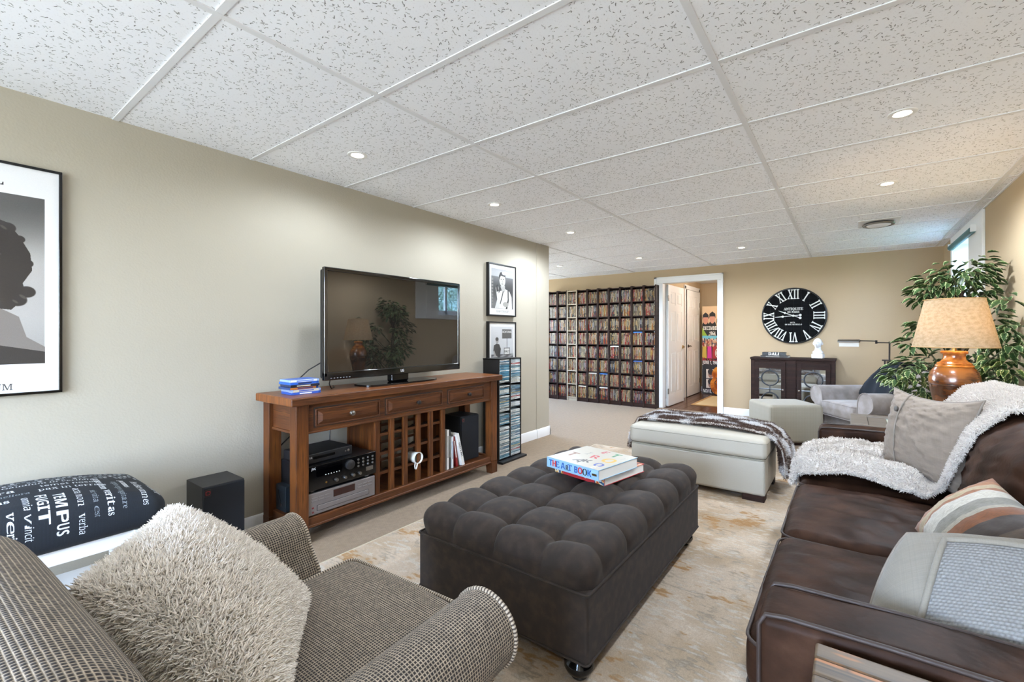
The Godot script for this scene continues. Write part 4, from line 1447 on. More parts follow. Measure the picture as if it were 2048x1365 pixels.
	part("cup", MB.new().lathe([Vector2(0, -0.1), Vector2(0.03, -0.1), Vector2(0.036, -0.092), Vector2(0.0395, -0.005), Vector2(0.0395, 0), Vector2(0.0365, 0), Vector2(0.036, -0.006), Vector2(0.033, -0.085), Vector2(0, -0.09)], 28, T(Vector3.ZERO, Vector3(0, 0, -PI / 2))), cer, mg)
	part("handle", MB.new().tube([Vector3(-0.006, -0.036, 0.008), Vector3(-0.004, -0.058, 0.014), Vector3(-0.01, -0.074, 0.016), Vector3(-0.022, -0.076, 0.014), Vector3(-0.03, -0.06, 0.01), Vector3(-0.03, -0.036, 0.006)], 0.005, 8), cer, mg)
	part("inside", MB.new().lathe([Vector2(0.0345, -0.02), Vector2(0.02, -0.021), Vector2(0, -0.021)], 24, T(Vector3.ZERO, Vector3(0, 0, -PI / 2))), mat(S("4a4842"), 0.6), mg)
	# books and speaker in the right bay
	book_up("tall white book upright against the rack at the right of the sideboard", Vector3(-2.445, y0_shelf(), -2.424), Vector3(0.2, 0.305, 0.021), 0.0, "e6e3dc", "8a867e", "")
	book_up("dark book upright between two white books in the sideboard", Vector3(-2.45, y0_shelf(), -2.45), Vector3(0.19, 0.3, 0.016), 0.0, "23282a", "a8a49a", "")
	book_up("shorter white book upright beside the leaning books in the sideboard", Vector3(-2.445, y0_shelf(), -2.474), Vector3(0.19, 0.245, 0.016), 0.0, "dfe0dd", "6c7f9a", "")
	book_up("red book leaning against the white book in the sideboard", Vector3(-2.455, y0_shelf(), -2.535), Vector3(0.17, 0.24, 0.02), 0.16, "8e1f22", "d8d2c8", "")
	book_up("white book with dark lettering leaning beside the speaker in the sideboard", Vector3(-2.435, y0_shelf(), -2.585), Vector3(0.18, 0.265, 0.028), 0.26, "e4e1da", "3a3a3a", "GREY'S ART")
	speaker("black bookshelf speaker on the right end of the sideboard shelf", Vector3(-2.5, 0.138, -2.735), Vector3(0.215, 0.365, 0.21))

func y0_shelf() -> float:
	return 0.1382

func book_up(label: String, at: Vector3, size: Vector3, lean: float, cover: String, mark: String, title: String) -> void:
	# spine faces +x; leans towards +z; pivots on its lower corner
	var o := thing("book", label, "book", at)
	var x := T(Vector3(0, 0, 0), Vector3(lean, 0, 0))
	var sh := func(mb: MB) -> MB:
		mb.moved(x)
		return mb
	var c := mat(S(cover), 0.45)
	var lift := sin(absf(lean)) * size.z / 2
	var cv := MB.new().rbox(Vector3(-size.x, 0, -size.z / 2), Vector3(0, size.y, -size.z / 2 + 0.003), 0.001, 1).rbox(Vector3(-size.x, 0, size.z / 2 - 0.003), Vector3(0, size.y, size.z / 2), 0.001, 1).rbox(Vector3(-0.004, 0, -size.z / 2), Vector3(0.0, size.y, size.z / 2), 0.0015, 1)
	part("cover", sh.call(cv), c, o, Vector3(0, lift, 0))
	part("pages", sh.call(MB.new().box(Vector3(-size.x + 0.004, 0.003, -size.z / 2 + 0.003), Vector3(-0.004, size.y - 0.003, size.z / 2 - 0.003))), mat(S("e8e3d6"), 0.8), o, Vector3(0, lift, 0))
	if title:
		var t := text_mesh(title, size.z * 0.8, 0.0006, false, true)
		part("spine_title", t, mat(S(mark), 0.5), o, Vector3(0.0005, lift, 0) + x * Vector3(0, size.y * 0.5, 0), Vector3(0, PI / 2, 0)).basis = Basis.from_euler(Vector3(lean, 0, 0)) * Basis(Vector3(0, -1, 0), Vector3(0, 0, -1), Vector3(1, 0, 0))
	else:
		part("spine_title", sh.call(MB.new().box(Vector3(0, size.y * 0.3, -size.z * 0.22), Vector3(0.0006, size.y * 0.85, size.z * 0.22))), mat(S(mark), 0.5), o, Vector3(0, lift, 0))

func cd_tower() -> void:
	var o := thing("disc_rack", "tall narrow black rack full of CDs beside the sideboard", "CD rack", Vector3(-2.63, 0, -3.333))
	part("base", MB.new().rbox(Vector3(-0.11, 0, -0.19), Vector3(0.14, 0.02, 0.185), 0.003, 1), M.black_plastic, o)
	for z in [-0.168, -0.0, 0.168]:
		part("upright", MB.new().box(Vector3(-0.1, 0.02, z - 0.005), Vector3(0.085, 0.945, z + 0.005)), M.black, o)
	part("back", MB.new().box(Vector3(-0.105, 0.02, -0.168), Vector3(-0.095, 0.945, 0.168)), M.black, o)
	part("top", MB.new().box(Vector3(-0.105, 0.938, -0.173), Vector3(0.085, 0.946, 0.173)), M.black, o)
	# spines on one sheet of print
	var r := RandomNumberGenerator.new()
	r.seed = 71
	var n := 32
	var img := Image.create_empty(256, n * 16, false, Image.FORMAT_RGB8)
	var pal := ["e4e6e4", "d7dcdc", "c9d3d8", "dfe0d8", "2b5a7a", "3f7f9c", "1e2a30", "5d8798", "e9e7df", "7a9cab", "a23a3a", "c9b98a", "394650", "e0e2e0", "b6c6cc", "6a7a80"]
	for k in n:
		var c := S(pal[r.randi() % pal.size()])
		for y in 16:
			for x in 256:
				img.set_pixel(x, k * 16 + y, c if x > 8 and x < 248 else S("b9c4c8"))
		var tc := S("20242a") if c.get_luminance() > 0.4 else S("dfe3e4")
		var x0 := r.randi_range(14, 40)
		var x1 := x0 + r.randi_range(60, 170)
		var x := x0
		while x < x1:
			var l := r.randi_range(3, 9)
			for yy in range(5, 11):
				for xx in range(x, mini(x + l, 244)):
					img.set_pixel(xx, k * 16 + yy, tc)
			x += l + r.randi_range(2, 5)
	var m := mat(Color.WHITE, 0.3, {tex = ImageTexture.create_from_image(img), spec = 0.7})
	var shapes := []
	for k in n:
		var b := MB.new().box(Vector3(-0.13, 0, -0.071), Vector3(0, 0.0088, 0.071))
		for i in b.V.size():
			var u := clampf(0.5 - b.V[i].z / 0.142, 0.02, 0.98)
			b.U[i] = Vector2(u, (k + (0.9 if b.V[i].y < 0.005 else 0.1)) / n) if absf(b.N[i].y) < 0.5 else Vector2(0.01, (k + 0.5) / n)
		shapes.append(b.mesh())
	for col in 2:
		var gaps := [[0.69, 0.715], [0.60, 0.614], [0.43, 0.452], [0.315, 0.33]] if col == 0 else [[0.68, 0.705], [0.53, 0.55], [0.455, 0.475]]
		var slots := []
		var y := 0.925
		while y > 0.024:
			var skip := false
			for g in gaps:
				if y > g[0] and y < g[1]:
					skip = true
			if not skip:
				slots.append(y)
			y -= 0.0119
		for i in slots.size():
			var side := "left" if col == 0 else "right"
			solo("music_disc", shapes[r.randi() % n], m, "CD case %s from the top in the %s column of the tall black rack" % [nth(i), side], "CD", Vector3(-2.63 + 0.083 + r.randf_range(-0.002, 0.003), slots[i], -3.333 + (0.084 if col == 0 else -0.084)), Vector3.ZERO, "CDs in the tall black rack")

# ------------------------------------------------------------------ far wall
func build_far_wall() -> void:
	film_shelves()
	wall_clock()
	console_cabinet()

func film_shelves() -> void:
	var r := RandomNumberGenerator.new()
	r.seed = 81
	# spines on one sheet of print
	var n := 64
	var img := Image.create_empty(n * 16, 256, false, Image.FORMAT_RGB8)
	var pal := ["100d0d", "131319", "610702", "897a5d", "827454", "8f8365", "6d170e", "162231", "7a4f15", "40372b", "847250", "0a0c10", "5e5443", "776b53", "37150f", "781803", "847a67", "4a4032"]
	for k in n:
		var c := S(pal[r.randi() % pal.size()])
		var tc = S("2a2220") if c.get_luminance() > 0.4 else [S("a89c86"), S("a8843a"), S("8f8f93")][r.randi() % 3]
		for y in 256:
			for x in 16:
				img.set_pixel(k * 16 + x, y, c)
		var band := S(pal[r.randi() % pal.size()])
		var b0 := r.randi_range(0, 60) if r.randf() < 0.5 else r.randi_range(150, 220)
		for y in range(b0, b0 + r.randi_range(16, 44)):
			for x in 16:
				if y < 256:
					img.set_pixel(k * 16 + x, y, band)
		var y2 := r.randi_range(30, 90)
		var ye := y2 + r.randi_range(60, 130)
		while y2 < ye:
			var l := r.randi_range(5, 14)
			for yy in range(y2, mini(y2 + l, 250)):
				for x in range(4, 12):
					img.set_pixel(k * 16 + x, yy, tc)
			y2 += l + r.randi_range(2, 6)
		for y in 256:
			img.set_pixel(k * 16, y, c.darkened(0.4))
			img.set_pixel(k * 16 + 15, y, c.darkened(0.4))
	var m := mat(Color.WHITE, 0.35, {tex = ImageTexture.create_from_image(img)})
	var case_box := func(k: int, h: float, x: Transform3D) -> MB:
		var b := MB.new().box(Vector3(-0.0068, 0, -0.132), Vector3(0.0068, h, 0))
		for i in b.V.size():
			b.U[i] = Vector2((k + clampf(b.V[i].x / 0.0136 + 0.5, 0.06, 0.94)) / n, 1.0 - b.V[i].y / h) if absf(b.N[i].z) > 0.5 else Vector2((k + 0.1) / n, 0.02)
		return b.moved(x) if x != Transform3D.IDENTITY else b
	var shapes := []
	for k in n:
		shapes.append(case_box.call(k, 0.19, Transform3D.IDENTITY).mesh())
	var rest := MB.new()
	var names := ["film shelf beside the white door", "second film shelf from the white door", "third film shelf from the white door"]
	var zf := FZ + 0.169
	for t in 10:
		var xr := -2.43 - 0.2 * t
		var x0 := xr - 0.2
		var pale := t == 7
		var wm: Material = M.pale_shelf if pale else M.espresso
		var lab := "pale beige film shelf standing between the black ones" if pale else ("narrow black film shelf, %s from the white door" % nth(t) if t > 0 else "narrow black film shelf standing right beside the white door frame")
		var o := thing("film_shelf", lab, "shelf", Vector3((x0 + xr) / 2, 0, FZ + 0.003), 0.0, "film shelves along the far wall")
		for s in [-1, 1]:
			part("side", MB.new().box(Vector3(s * 0.0915 - 0.008, 0, 0), Vector3(s * 0.0915 + 0.008, 1.95, 0.166)), wm, o)
		part("back", MB.new().box(Vector3(-0.085, 0.05, 0), Vector3(0.085, 1.95, 0.006)), wm, o)
		part("plinth", MB.new().box(Vector3(-0.085, 0, 0.01), Vector3(0.085, 0.068, 0.15)), wm, o)
		for k in 9:
			var y := 0.068 + k * 0.2335
			part("shelf_board", MB.new().box(Vector3(-0.085, y - 0.014, 0.006), Vector3(0.085, y, 0.162)), wm, o)
		for row in 8:
			var y := 0.068 + (7 - row) * 0.2335 + 0.0003
			var x := x0 + 0.018
			var i := 0
			var tone := r.randi_range(0, n - 1)
			while x + 0.0148 < xr - 0.016:
				var k := (tone + r.randi_range(0, 24)) % n if r.randf() < 0.6 else r.randi_range(0, n - 1)
				var at := Vector3(x + 0.0074, y, zf - 0.018 + r.randf_range(-0.006, 0.004))
				if t < 3:
					solo("film_case", shapes[k], m, "film case %s from left, %s board down, %s" % [nth(i), nth(row), names[t]], "film case", at, Vector3.ZERO, "film cases on the far wall shelves")
				else:
					rest.joined(case_box.call(k, 0.19, Transform3D.IDENTITY), T(at))
				x += 0.0148 + (0.001 if r.randf() < 0.15 else 0.0)
				i += 1
	var st := solo("film_collection", rest, m, "hundreds of film cases filling the seven film shelves farther from the door", "film cases")
	st.set_meta("kind", "stuff")
	# box sets lying on top of the rows
	for q in [[3, 4, "d9d6ce", "white flat box, fifth row down, fourth film shelf from the white door"], [5, 6, "c9c4b6", "pale flat box, seventh row down, sixth film shelf from the white door"], [4, 6, "2d62a0", "blue flat box, seventh row down, fifth film shelf from the white door"], [4, 7, "e2dfd8", "white flat box, lowest row, fifth film shelf from the white door"], [1, 3, "2f6aa8", "blue flat box, fourth row down, second film shelf from the white door"], [1, 5, "35548e", "dark blue flat box, sixth row down, second film shelf from the white door"], [6, 7, "d8cfba", "cream flat box, lowest row, seventh film shelf from the white door"]]:
		solo("flat_box", MB.new().rbox(Vector3(-0.075, 0, -0.12), Vector3(0.075, 0.018, 0), 0.002, 1), mat(S(q[2]), 0.4), q[3], "box", Vector3(-2.43 - 0.2 * q[0] - 0.1, 0.068 + (7 - q[1]) * 0.2335 + 0.1908, zf - 0.012), Vector3.ZERO, "flat boxes lying on rows of film cases")

func wall_clock() -> void:
	var o := thing("wall_clock", "large round black wall clock of boards with white Roman numerals", "clock", Vector3(-0.602, 1.42, FZ))
	var R := 0.366
	for i in 8:
		var a := -R + i * (2 * R / 8.0) + 0.001
		var b := -R + (i + 1) * (2 * R / 8.0) - 0.001
		var p := PackedVector2Array()
		for k in 9:
			var x := lerpf(a, b, k / 8.0)
			p.append(Vector2(x, -sqrt(maxf(0.0, R * R - x * x)) - 0.001))
		for k in 9:
			var x := lerpf(b, a, k / 8.0)
			p.append(Vector2(x, sqrt(maxf(0.0, R * R - x * x)) + 0.001))
		part("board", MB.new().extrude(p, 0.006, 0.02 + 0.0006 * (i % 3)), M.clock, o)
	part("backing", MB.new().cyl(R, 0.001, 0.008, 48, T(Vector3.ZERO, Vector3(PI / 2, 0, 0))), M.black, o)
	part("rim", MB.new().lathe([Vector2(0.362, 0.0), Vector2(0.379, 0.0), Vector2(0.379, 0.024), Vector2(0.374, 0.028), Vector2(0.366, 0.028), Vector2(0.362, 0.02)], 64, T(Vector3.ZERO, Vector3(PI / 2, 0, 0))), M.black, o)
	var white := mat(S("d3d3cc"), 0.7)
	var num := ["XII", "I", "II", "III", "IIII", "V", "VI", "VII", "VIII", "IX", "X", "XI"]
	num[4] = "IV"
	for i in 12:
		var g := TAU * i / 12.0
		var t := text_mesh(num[i], 0.18, 0.002, true, true)
		var n := part("numeral", t, white, o, Vector3(sin(g) * 0.288, cos(g) * 0.288, 0.0215), Vector3(0, 0, -g))
		n.scale = Vector3(0.5, 1.0, 1.0)
	part("lettering", text_mesh("ANTIQUITE", 0.046, 0.001, true, true), white, o, Vector3(0, 0.092, 0.0215)).scale = Vector3(0.84, 1, 1)
	part("lettering", text_mesh("DE PARIS", 0.037, 0.001, true, true), white, o, Vector3(0, 0.05, 0.0215)).scale = Vector3(0.8, 1, 1)
	part("lettering", text_mesh("1879", 0.026, 0.001, true, true), white, o, Vector3(-0.01, -0.092, 0.0215))
	part("lettering", text_mesh("98 RUE MURILLO", 0.025, 0.001, true, true), white, o, Vector3(0, -0.118, 0.0215)).scale = Vector3(0.92, 1, 1)
	for q in [[0.185, 0.085, deg_to_rad(158.0)], [0.215, 0.08, deg_to_rad(185.0)]]:
		var l: float = q[0]
		var tl: float = q[1]
		var h := MB.new().extrude(PackedVector2Array([Vector2(-tl, -0.004), Vector2(l * 0.5, -0.004), Vector2(l * 0.56, -0.015), Vector2(l * 0.66, -0.006), Vector2(l, -0.002), Vector2(l, 0.002), Vector2(l * 0.66, 0.006), Vector2(l * 0.56, 0.015), Vector2(l * 0.5, 0.004), Vector2(-tl, 0.004)]), 0.0, 0.002)
		h.cyl(0.016, 0.0, 0.002, 16, T(Vector3(-tl, 0, 0), Vector3(PI / 2, 0, 0)))
		part("hand", h, white, o, Vector3(0, 0, 0.026 if l < 0.2 else 0.03), Vector3(0, 0, q[2]))
	part("hub", MB.new().cyl(0.014, 0.0, 0.014, 16, T(Vector3(0, 0, 0.02), Vector3(PI / 2, 0, 0))), white, o)

func console_cabinet() -> void:
	var o := thing("console_cabinet", "dark brown cabinet with two mirrored ring-pattern doors below the round clock", "cabinet", Vector3(-0.6, 0, -6.925))
	part("top", MB.new().rbox(Vector3(-0.475, 0.835, -0.175), Vector3(0.475, 0.862, 0.18), 0.004, 1), M.espresso, o)
	part("body", MB.new().box(Vector3(-0.465, 0.08, -0.17), Vector3(0.465, 0.835, 0.155)), M.espresso, o)
	for s in [-1, 1]:
		for d in [-0.15, 0.14]:
			part("foot", MB.new().rbox(Vector3(-0.03, 0, -0.025), Vector3(0.03, 0.08, 0.025), 0.003, 1), M.espresso, o, Vector3(s * 0.43, 0, d))
	part("pilaster", MB.new().box(Vector3(-0.052, 0.08, 0.155), Vector3(0.052, 0.835, 0.168)), M.espresso, o)
	for s in [-1, 1]:
		part("pilaster", MB.new().box(Vector3(s * 0.443 - 0.022, 0.08, 0.155), Vector3(s * 0.443 + 0.022, 0.835, 0.168)), M.espresso, o)
		var d := part("door", MB.new().rbox(Vector3(-0.178, 0.1, 0.158), Vector3(-0.128, 0.8, 0.178), 0.003, 1).rbox(Vector3(0.128, 0.1, 0.158), Vector3(0.178, 0.8, 0.178), 0.003, 1).rbox(Vector3(-0.13, 0.72, 0.158), Vector3(0.13, 0.8, 0.178), 0.003, 1).rbox(Vector3(-0.13, 0.1, 0.158), Vector3(0.13, 0.17, 0.178), 0.003, 1), M.espresso, o, Vector3(s * 0.24, 0, 0))
		part("mirror", MB.new().box(Vector3(-0.13, 0.165, 0.157), Vector3(0.13, 0.725, 0.162)), M.mirror, d)
		var lt := MB.new()
		for cy in [0.59, 0.3]:
			var ring := []
			for k in 36:
				ring.append(Vector3(0.098 * cos(TAU * k / 36.0), cy + 0.098 * sin(TAU * k / 36.0), 0.17))
			lt.tube(ring, 0.0085, 8, true)
			for q in [[-0.13, -0.098], [0.098, 0.13]]:
				lt.box(Vector3(q[0], cy - 0.006, 0.163), Vector3(q[1], cy + 0.006, 0.176))
		lt.box(Vector3(-0.13, 0.438, 0.163), Vector3(0.13, 0.45, 0.176))
		for q in [[0.165, 0.202], [0.398, 0.492], [0.688, 0.725]]:
			lt.box(Vector3(-0.006, q[0], 0.163), Vector3(0.006, q[1], 0.176))
		part("lattice", lt, mat(S("20242a"), 0.35), d)
		part("knob", MB.new().lathe([Vector2(0.005, 0), Vector2(0.005, 0.012), Vector2(0.012, 0.018), Vector2(0.012, 0.024), Vector2(0, 0.03)], 16, T(Vector3(-s * 0.15, 0.445, 0.178), Vector3(PI / 2, 0, 0))), M.chrome, d)
	# books on top
	lying_book("black book with white capitals on its spine, upper of two on the dark cabinet", Vector3(-0.8, 0.889, -6.87), Vector3(0.27, 0.042, 0.2), 0.03, "121212", "DALI", "f0eee8", 0.05, true)
	lying_book("thin dark book under the black book on the dark cabinet", Vector3(-0.79, 0.862, -6.87), Vector3(0.32, 0.026, 0.22), -0.03, "24211f", "", "8a857c", 0.01, false)
	head_bust()

func lying_book(label: String, at: Vector3, s: Vector3, turn: float, cover: String, title: String, ink: String, size: float, serif: bool) -> Node3D:
	# spine faces +z
	var o := thing("book", label, "book", at, turn)
	var c := mat(S(cover), 0.4)
	part("cover", MB.new().rbox(Vector3(-s.x / 2, 0, -s.z / 2), Vector3(s.x / 2, 0.003, s.z / 2), 0.001, 1).rbox(Vector3(-s.x / 2, s.y - 0.003, -s.z / 2), Vector3(s.x / 2, s.y, s.z / 2), 0.001, 1).rbox(Vector3(-s.x / 2, 0, s.z / 2 - 0.004), Vector3(s.x / 2, s.y, s.z / 2), 0.0015, 1), c, o)
	part("pages", MB.new().box(Vector3(-s.x / 2 + 0.003, 0.003, -s.z / 2 + 0.004), Vector3(s.x / 2 - 0.003, s.y - 0.003, s.z / 2 - 0.004)), mat(S("e9e5da"), 0.85), o)
	if title:
		part("spine_title", text_mesh(title, size, 0.0008, serif, true), mat(S(ink), 0.5), o, Vector3(0, s.y / 2, s.z / 2 + 0.0004))
	else:
		part("spine_mark", MB.new().box(Vector3(-s.x * 0.3, s.y * 0.35, s.z / 2), Vector3(s.x * 0.2, s.y * 0.65, s.z / 2 + 0.0006)), mat(S(ink), 0.5), o)
	return o

func head_bust() -> void:
	var o := thing("head_bust", "small white glazed bust of a bald head on the dark cabinet", "bust", Vector3(-0.316, 0.862, -6.87), -0.25)
	var g := mat(S("e8e6e2"), 0.2)
	part("block", MB.new().rbox(Vector3(-0.062, 0, -0.045), Vector3(0.062, 0.06, 0.045), 0.008, 2).rbox(Vector3(-0.055, 0.056, -0.04), Vector3(0.055, 0.095, 0.04), 0.02, 3), g, o)
	part("neck", MB.new().lathe([Vector2(0.05, 0.085), Vector2(0.042, 0.1), Vector2(0.034, 0.115), Vector2(0.032, 0.15)], 24), g, o)
	var f := func(u, v):
		var th: float = u * TAU
		var ph: float = (v - 0.5) * PI
		var d := Vector3(cos(ph) * sin(th), sin(ph), cos(ph) * cos(th))
		var p := Vector3(d.x * 0.049, d.y * 0.066, d.z * 0.06)
		if d.y < 0:
			p.x *= 1.0 + d.y * 0.25
			p.z = p.z * (1.0 + d.y * 0.1) + 0.008 * -d.y
		if d.z > 0:
			var fx := p.x
			var fy := p.y
			p.z += 0.017 * exp(-pow(fx / 0.008, 2.0) - pow((fy + 0.012) / 0.011, 2.0)) + 0.008 * exp(-pow(fx / 0.006, 2.0) - pow((fy - 0.002) / 0.014, 2.0))
			p.z += 0.005 * exp(-pow(fy - 0.014, 2.0) / 0.00004) * exp(-pow(fx / 0.03, 2.0))
			p.z -= 0.006 * (exp(-pow((fx - 0.018) / 0.009, 2.0)) + exp(-pow((fx + 0.018) / 0.009, 2.0))) * exp(-pow((fy - 0.003) / 0.006, 2.0))
			p.z += 0.006 * exp(-pow(fx / 0.014, 2.0)) * (exp(-pow((fy + 0.03) / 0.004, 2.0)) + 0.8 * exp(-pow((fy + 0.039) / 0.004, 2.0)))
			p.z += 0.007 * exp(-pow(fx / 0.016, 2.0) - pow((fy + 0.055) / 0.01, 2.0))
		return p + Vector3(0, 0.192, 0.004)
	part("head", MB.new().grid(f, 48, 40, Vector2.ONE, true), g, o)
	for s in [-1, 1]:
		part("ear", MB.new().rbox(Vector3(-0.005, -0.016, -0.01), Vector3(0.005, 0.016, 0.01), 0.0049, 2), g, o, Vector3(s * 0.05, 0.187, -0.004), Vector3(0.2, s * 0.4, 0))

# ------------------------------------------------------------------ rug, ottomans, books, blanket
func sheet(f: Callable, nu: int, nv: int, th: float, uvs := Vector2.ONE) -> MB:
	# a cloth: upper face, lower face and the edge between them; the upper face looks away from the middle or up
	var a := MB.new().grid(f, nu, nv, uvs, false, false, 1.0)
	var up := 0.0
	for n in a.N:
		up += n.y
	if up < 0:
		a = MB.new().grid(f, nu, nv, uvs, false, false, -1.0)
	var n0 := a.V.size()
	for i in n0:
		a.vert(a.V[i] - a.N[i] * th, -a.N[i], a.U[i])
	var w := nv + 1
	for i in nu:
		for j in nv:
			var o := n0 + i * w + j
			a.quad(o, o + w, o + w + 1, o + 1)
	var rim := []
	for j in nv:
		rim.append(j)
	for i in nu:
		rim.append(i * w + nv)
	for j in nv:
		rim.append(nu * w + nv - j)
	for i in nu:
		rim.append((nu - i) * w)
	var mid := Vector3.ZERO
	for i in n0:
		mid += a.V[i]
	mid /= n0
	for k in rim.size():
		var p: int = rim[k]
		var q: int = rim[(k + 1) % rim.size()]
		var n := (a.V[q] - a.V[p]).cross(a.N[p]).normalized()
		if n.dot(a.V[p] - mid) < 0:
			n = -n
		var o := a.V.size()
		a.vert(a.V[p], n, a.U[p])
		a.vert(a.V[q], n, a.U[q])
		a.vert(a.V[n0 + q], n, a.U[q])
		a.vert(a.V[n0 + p], n, a.U[p])
		a.quad(o, o + 1, o + 2, o + 3)
	return a

# a filled cushion over two axes; the edges draw in between the corners
func cushion(c: Vector3, u: Vector3, v: Vector3, thick: float, pinch := 0.07, wrinkle := 0.004, seed_ := 1, n := 36, power := 0.5, blunt := 0.0) -> MB:
	var nn := u.cross(v).normalized()
	var ns := noise(7.0, seed_, 3)
	var f := func(a: float, b: float, s: float) -> Vector3:
		var x := a * 2.0 - 1.0
		var y := b * 2.0 - 1.0
		x = signf(x) * (1.0 - pow(1.0 - absf(x), 1.5))
		y = signf(y) * (1.0 - pow(1.0 - absf(y), 1.5))
		var cut := 1.0 - blunt * x * x * y * y
		var px := x * (1.0 - pinch * (1.0 - y * y) * x * x) * cut
		var py := y * (1.0 - pinch * (1.0 - x * x) * y * y) * cut
		var h := pow(maxf(0.0, (1.0 - x * x) * (1.0 - y * y)), power)
		var w := ns.get_noise_3d(px * u.length() * 1.2, py * v.length() * 3.2, s) * wrinkle * minf(1.0, h * 4.0 + 0.15)
		return c + u * (px / 2.0) + v * (py / 2.0) + nn * s * (h * thick / 2.0 + w)
	var m := MB.new().grid(func(a, b): return f.call(a, b, 1.0), n, n, Vector2(u.length(), v.length()), false, false, 1.0)
	var k := m.V.size()
	if m.N[k / 2].dot(nn) < 0:
		m = MB.new().grid(func(a, b): return f.call(a, b, 1.0), n, n, Vector2(u.length(), v.length()), false, false, -1.0)
	var m2 := MB.new().grid(func(a, b): return f.call(a, b, -1.0), n, n, Vector2(u.length(), v.length()), false, false, 1.0)
	if m2.N[k / 2].dot(nn) > 0:
		m2 = MB.new().grid(func(a, b): return f.call(a, b, -1.0), n, n, Vector2(u.length(), v.length()), false, false, -1.0)
	return m.joined(m2)

func cushion_edge(c: Vector3, u: Vector3, v: Vector3, pinch := 0.07, blunt := 0.0) -> Array:
	var pts := []
	for side in 4:
		for k in 12:
			var t := k / 12.0 * 2.0 - 1.0
			var q: Vector2 = [Vector2(t, -1), Vector2(1, t), Vector2(-t, 1), Vector2(-1, -t)][side]
			var cut := 1.0 - blunt * q.x * q.x * q.y * q.y
			var px := q.x * (1.0 - pinch * (1.0 - q.y * q.y) * q.x * q.x) * cut
			var py := q.y * (1.0 - pinch * (1.0 - q.x * q.x) * q.y * q.y) * cut
			pts.append(c + u * (px / 2.0) + v * (py / 2.0))
	return pts

func loop_xz(x0: float, x1: float, z0: float, z1: float, y: float, r: float) -> Array:
	var pts := []
	for q in [[x1 - r, z1 - r, 0.0], [x0 + r, z1 - r, PI / 2], [x0 + r, z0 + r, PI], [x1 - r, z0 + r, PI * 1.5]]:
		for k in 6:
			var g: float = q[2] + PI / 2 * k / 5.0
			pts.append(Vector3(q[0] + r * cos(g), y, q[1] + r * sin(g)))
	return pts

func build_ottomans() -> void:
	rug()
	tufted_ottoman()
	cream_ottoman()
	# cube
	var c := thing("cube_ottoman", "pale linen cube ottoman in front of the dark mirrored cabinet", "ottoman", Vector3(-0.574, 0, -5.72), 0.594)
	part("cover", MB.new().rbox(Vector3(-0.273, 0.025, -0.25), Vector3(0.273, 0.425, 0.25), 0.035, 4, 6).bend(func(p): return p + Vector3(0, 0.008 * (1.0 - pow(p.x / 0.273, 2.0)) * (1.0 - pow(p.z / 0.25, 2.0)) if p.y > 0.3 else 0.0, 0)), M.linen_cube, c)
	part("plinth", MB.new().box(Vector3(-0.25, 0, -0.23), Vector3(0.25, 0.03, 0.23)), M.espresso, c)
	part("seam", MB.new().tube([Vector3(-0.262, 0.04, 0.2395), Vector3(-0.264, 0.4, 0.2415)], 0.003, 6).tube([Vector3(0.262, 0.04, 0.2395), Vector3(0.264, 0.4, 0.2415)], 0.003, 6), M.linen_cube, c)

func rug() -> void:
	var w := 896
	var h := 1232
	var img := Image.create_empty(w, h, false, Image.FORMAT_RGB8)
	var a := noise(0.006, 1, 4)
	var b := noise(0.011, 2, 5)
	var c := noise(0.0075, 3, 4)
	var d := noise(0.06, 4, 4)
	var r := RandomNumberGenerator.new()
	r.seed = 31
	var ca := S("b29f8a")
	var cb := S("a08a70")
	var cg := S("7d7365")
	var co := S("90622f")
	var cw := S("bdb1a2")
	for y in h:
		for x in w:
			var st := d.get_noise_2d(x * 0.55, y * 1.6)
			var col := ca.lerp(cb, clampf(0.42 + a.get_noise_2d(x, y) * 1.5, 0, 1))
			col = col.lerp(cg, clampf((0.5 * b.get_noise_2d(x, y * 1.3) + st * 0.9 - 0.1) * 2.2, 0, 0.6))
			col = col.lerp(cw, clampf((0.6 * b.get_noise_2d(x + 700, y * 1.3) + st * 0.9 - 0.12) * 2.2, 0, 0.7))
			var o := c.get_noise_2d(x, y * 1.2) + 0.5 * st
			if o > 0.36:
				col = col.lerp(co, clampf((o - 0.36) * 3.5, 0, 0.65))
			var k := 1.0 + r.randf_range(-0.07, 0.07)
			img.set_pixel(x, y, Color(col.r * k, col.g * k, col.b * k))
	var m := mat(Color.WHITE, 0.95, {tex = ImageTexture.create_from_image(img), bump = bumps(256, 0.09, 12, 3), depth = 0.3})
	var x0 := -2.15
	var x1 := 0.29
	var z0 := -4.3
	var z1 := -0.95
	var t := thing("area_rug", "large cream and beige abstract rug with rust patches under the tufted ottoman", "rug", Vector3((x0 + x1) / 2, 0, (z0 + z1) / 2))
	var mb := MB.new().rbox(Vector3(x0 - x1, 0.0, z0 - z1) / 2, Vector3((x1 - x0) / 2, 0.01, (z1 - z0) / 2), 0.004, 1, 2)
	for i in mb.V.size():
		mb.U[i] = Vector2(mb.V[i].x / (x1 - x0) + 0.5, mb.V[i].z / (z1 - z0) + 0.5)
	part("pile", mb, m, t)
	part("binding", MB.new().tube(loop_xz((x0 - x1) / 2, (x1 - x0) / 2, (z0 - z1) / 2, (z1 - z0) / 2, 0.006, 0.02), 0.006, 6, true), mat(S("b7a98f"), 0.95), t)

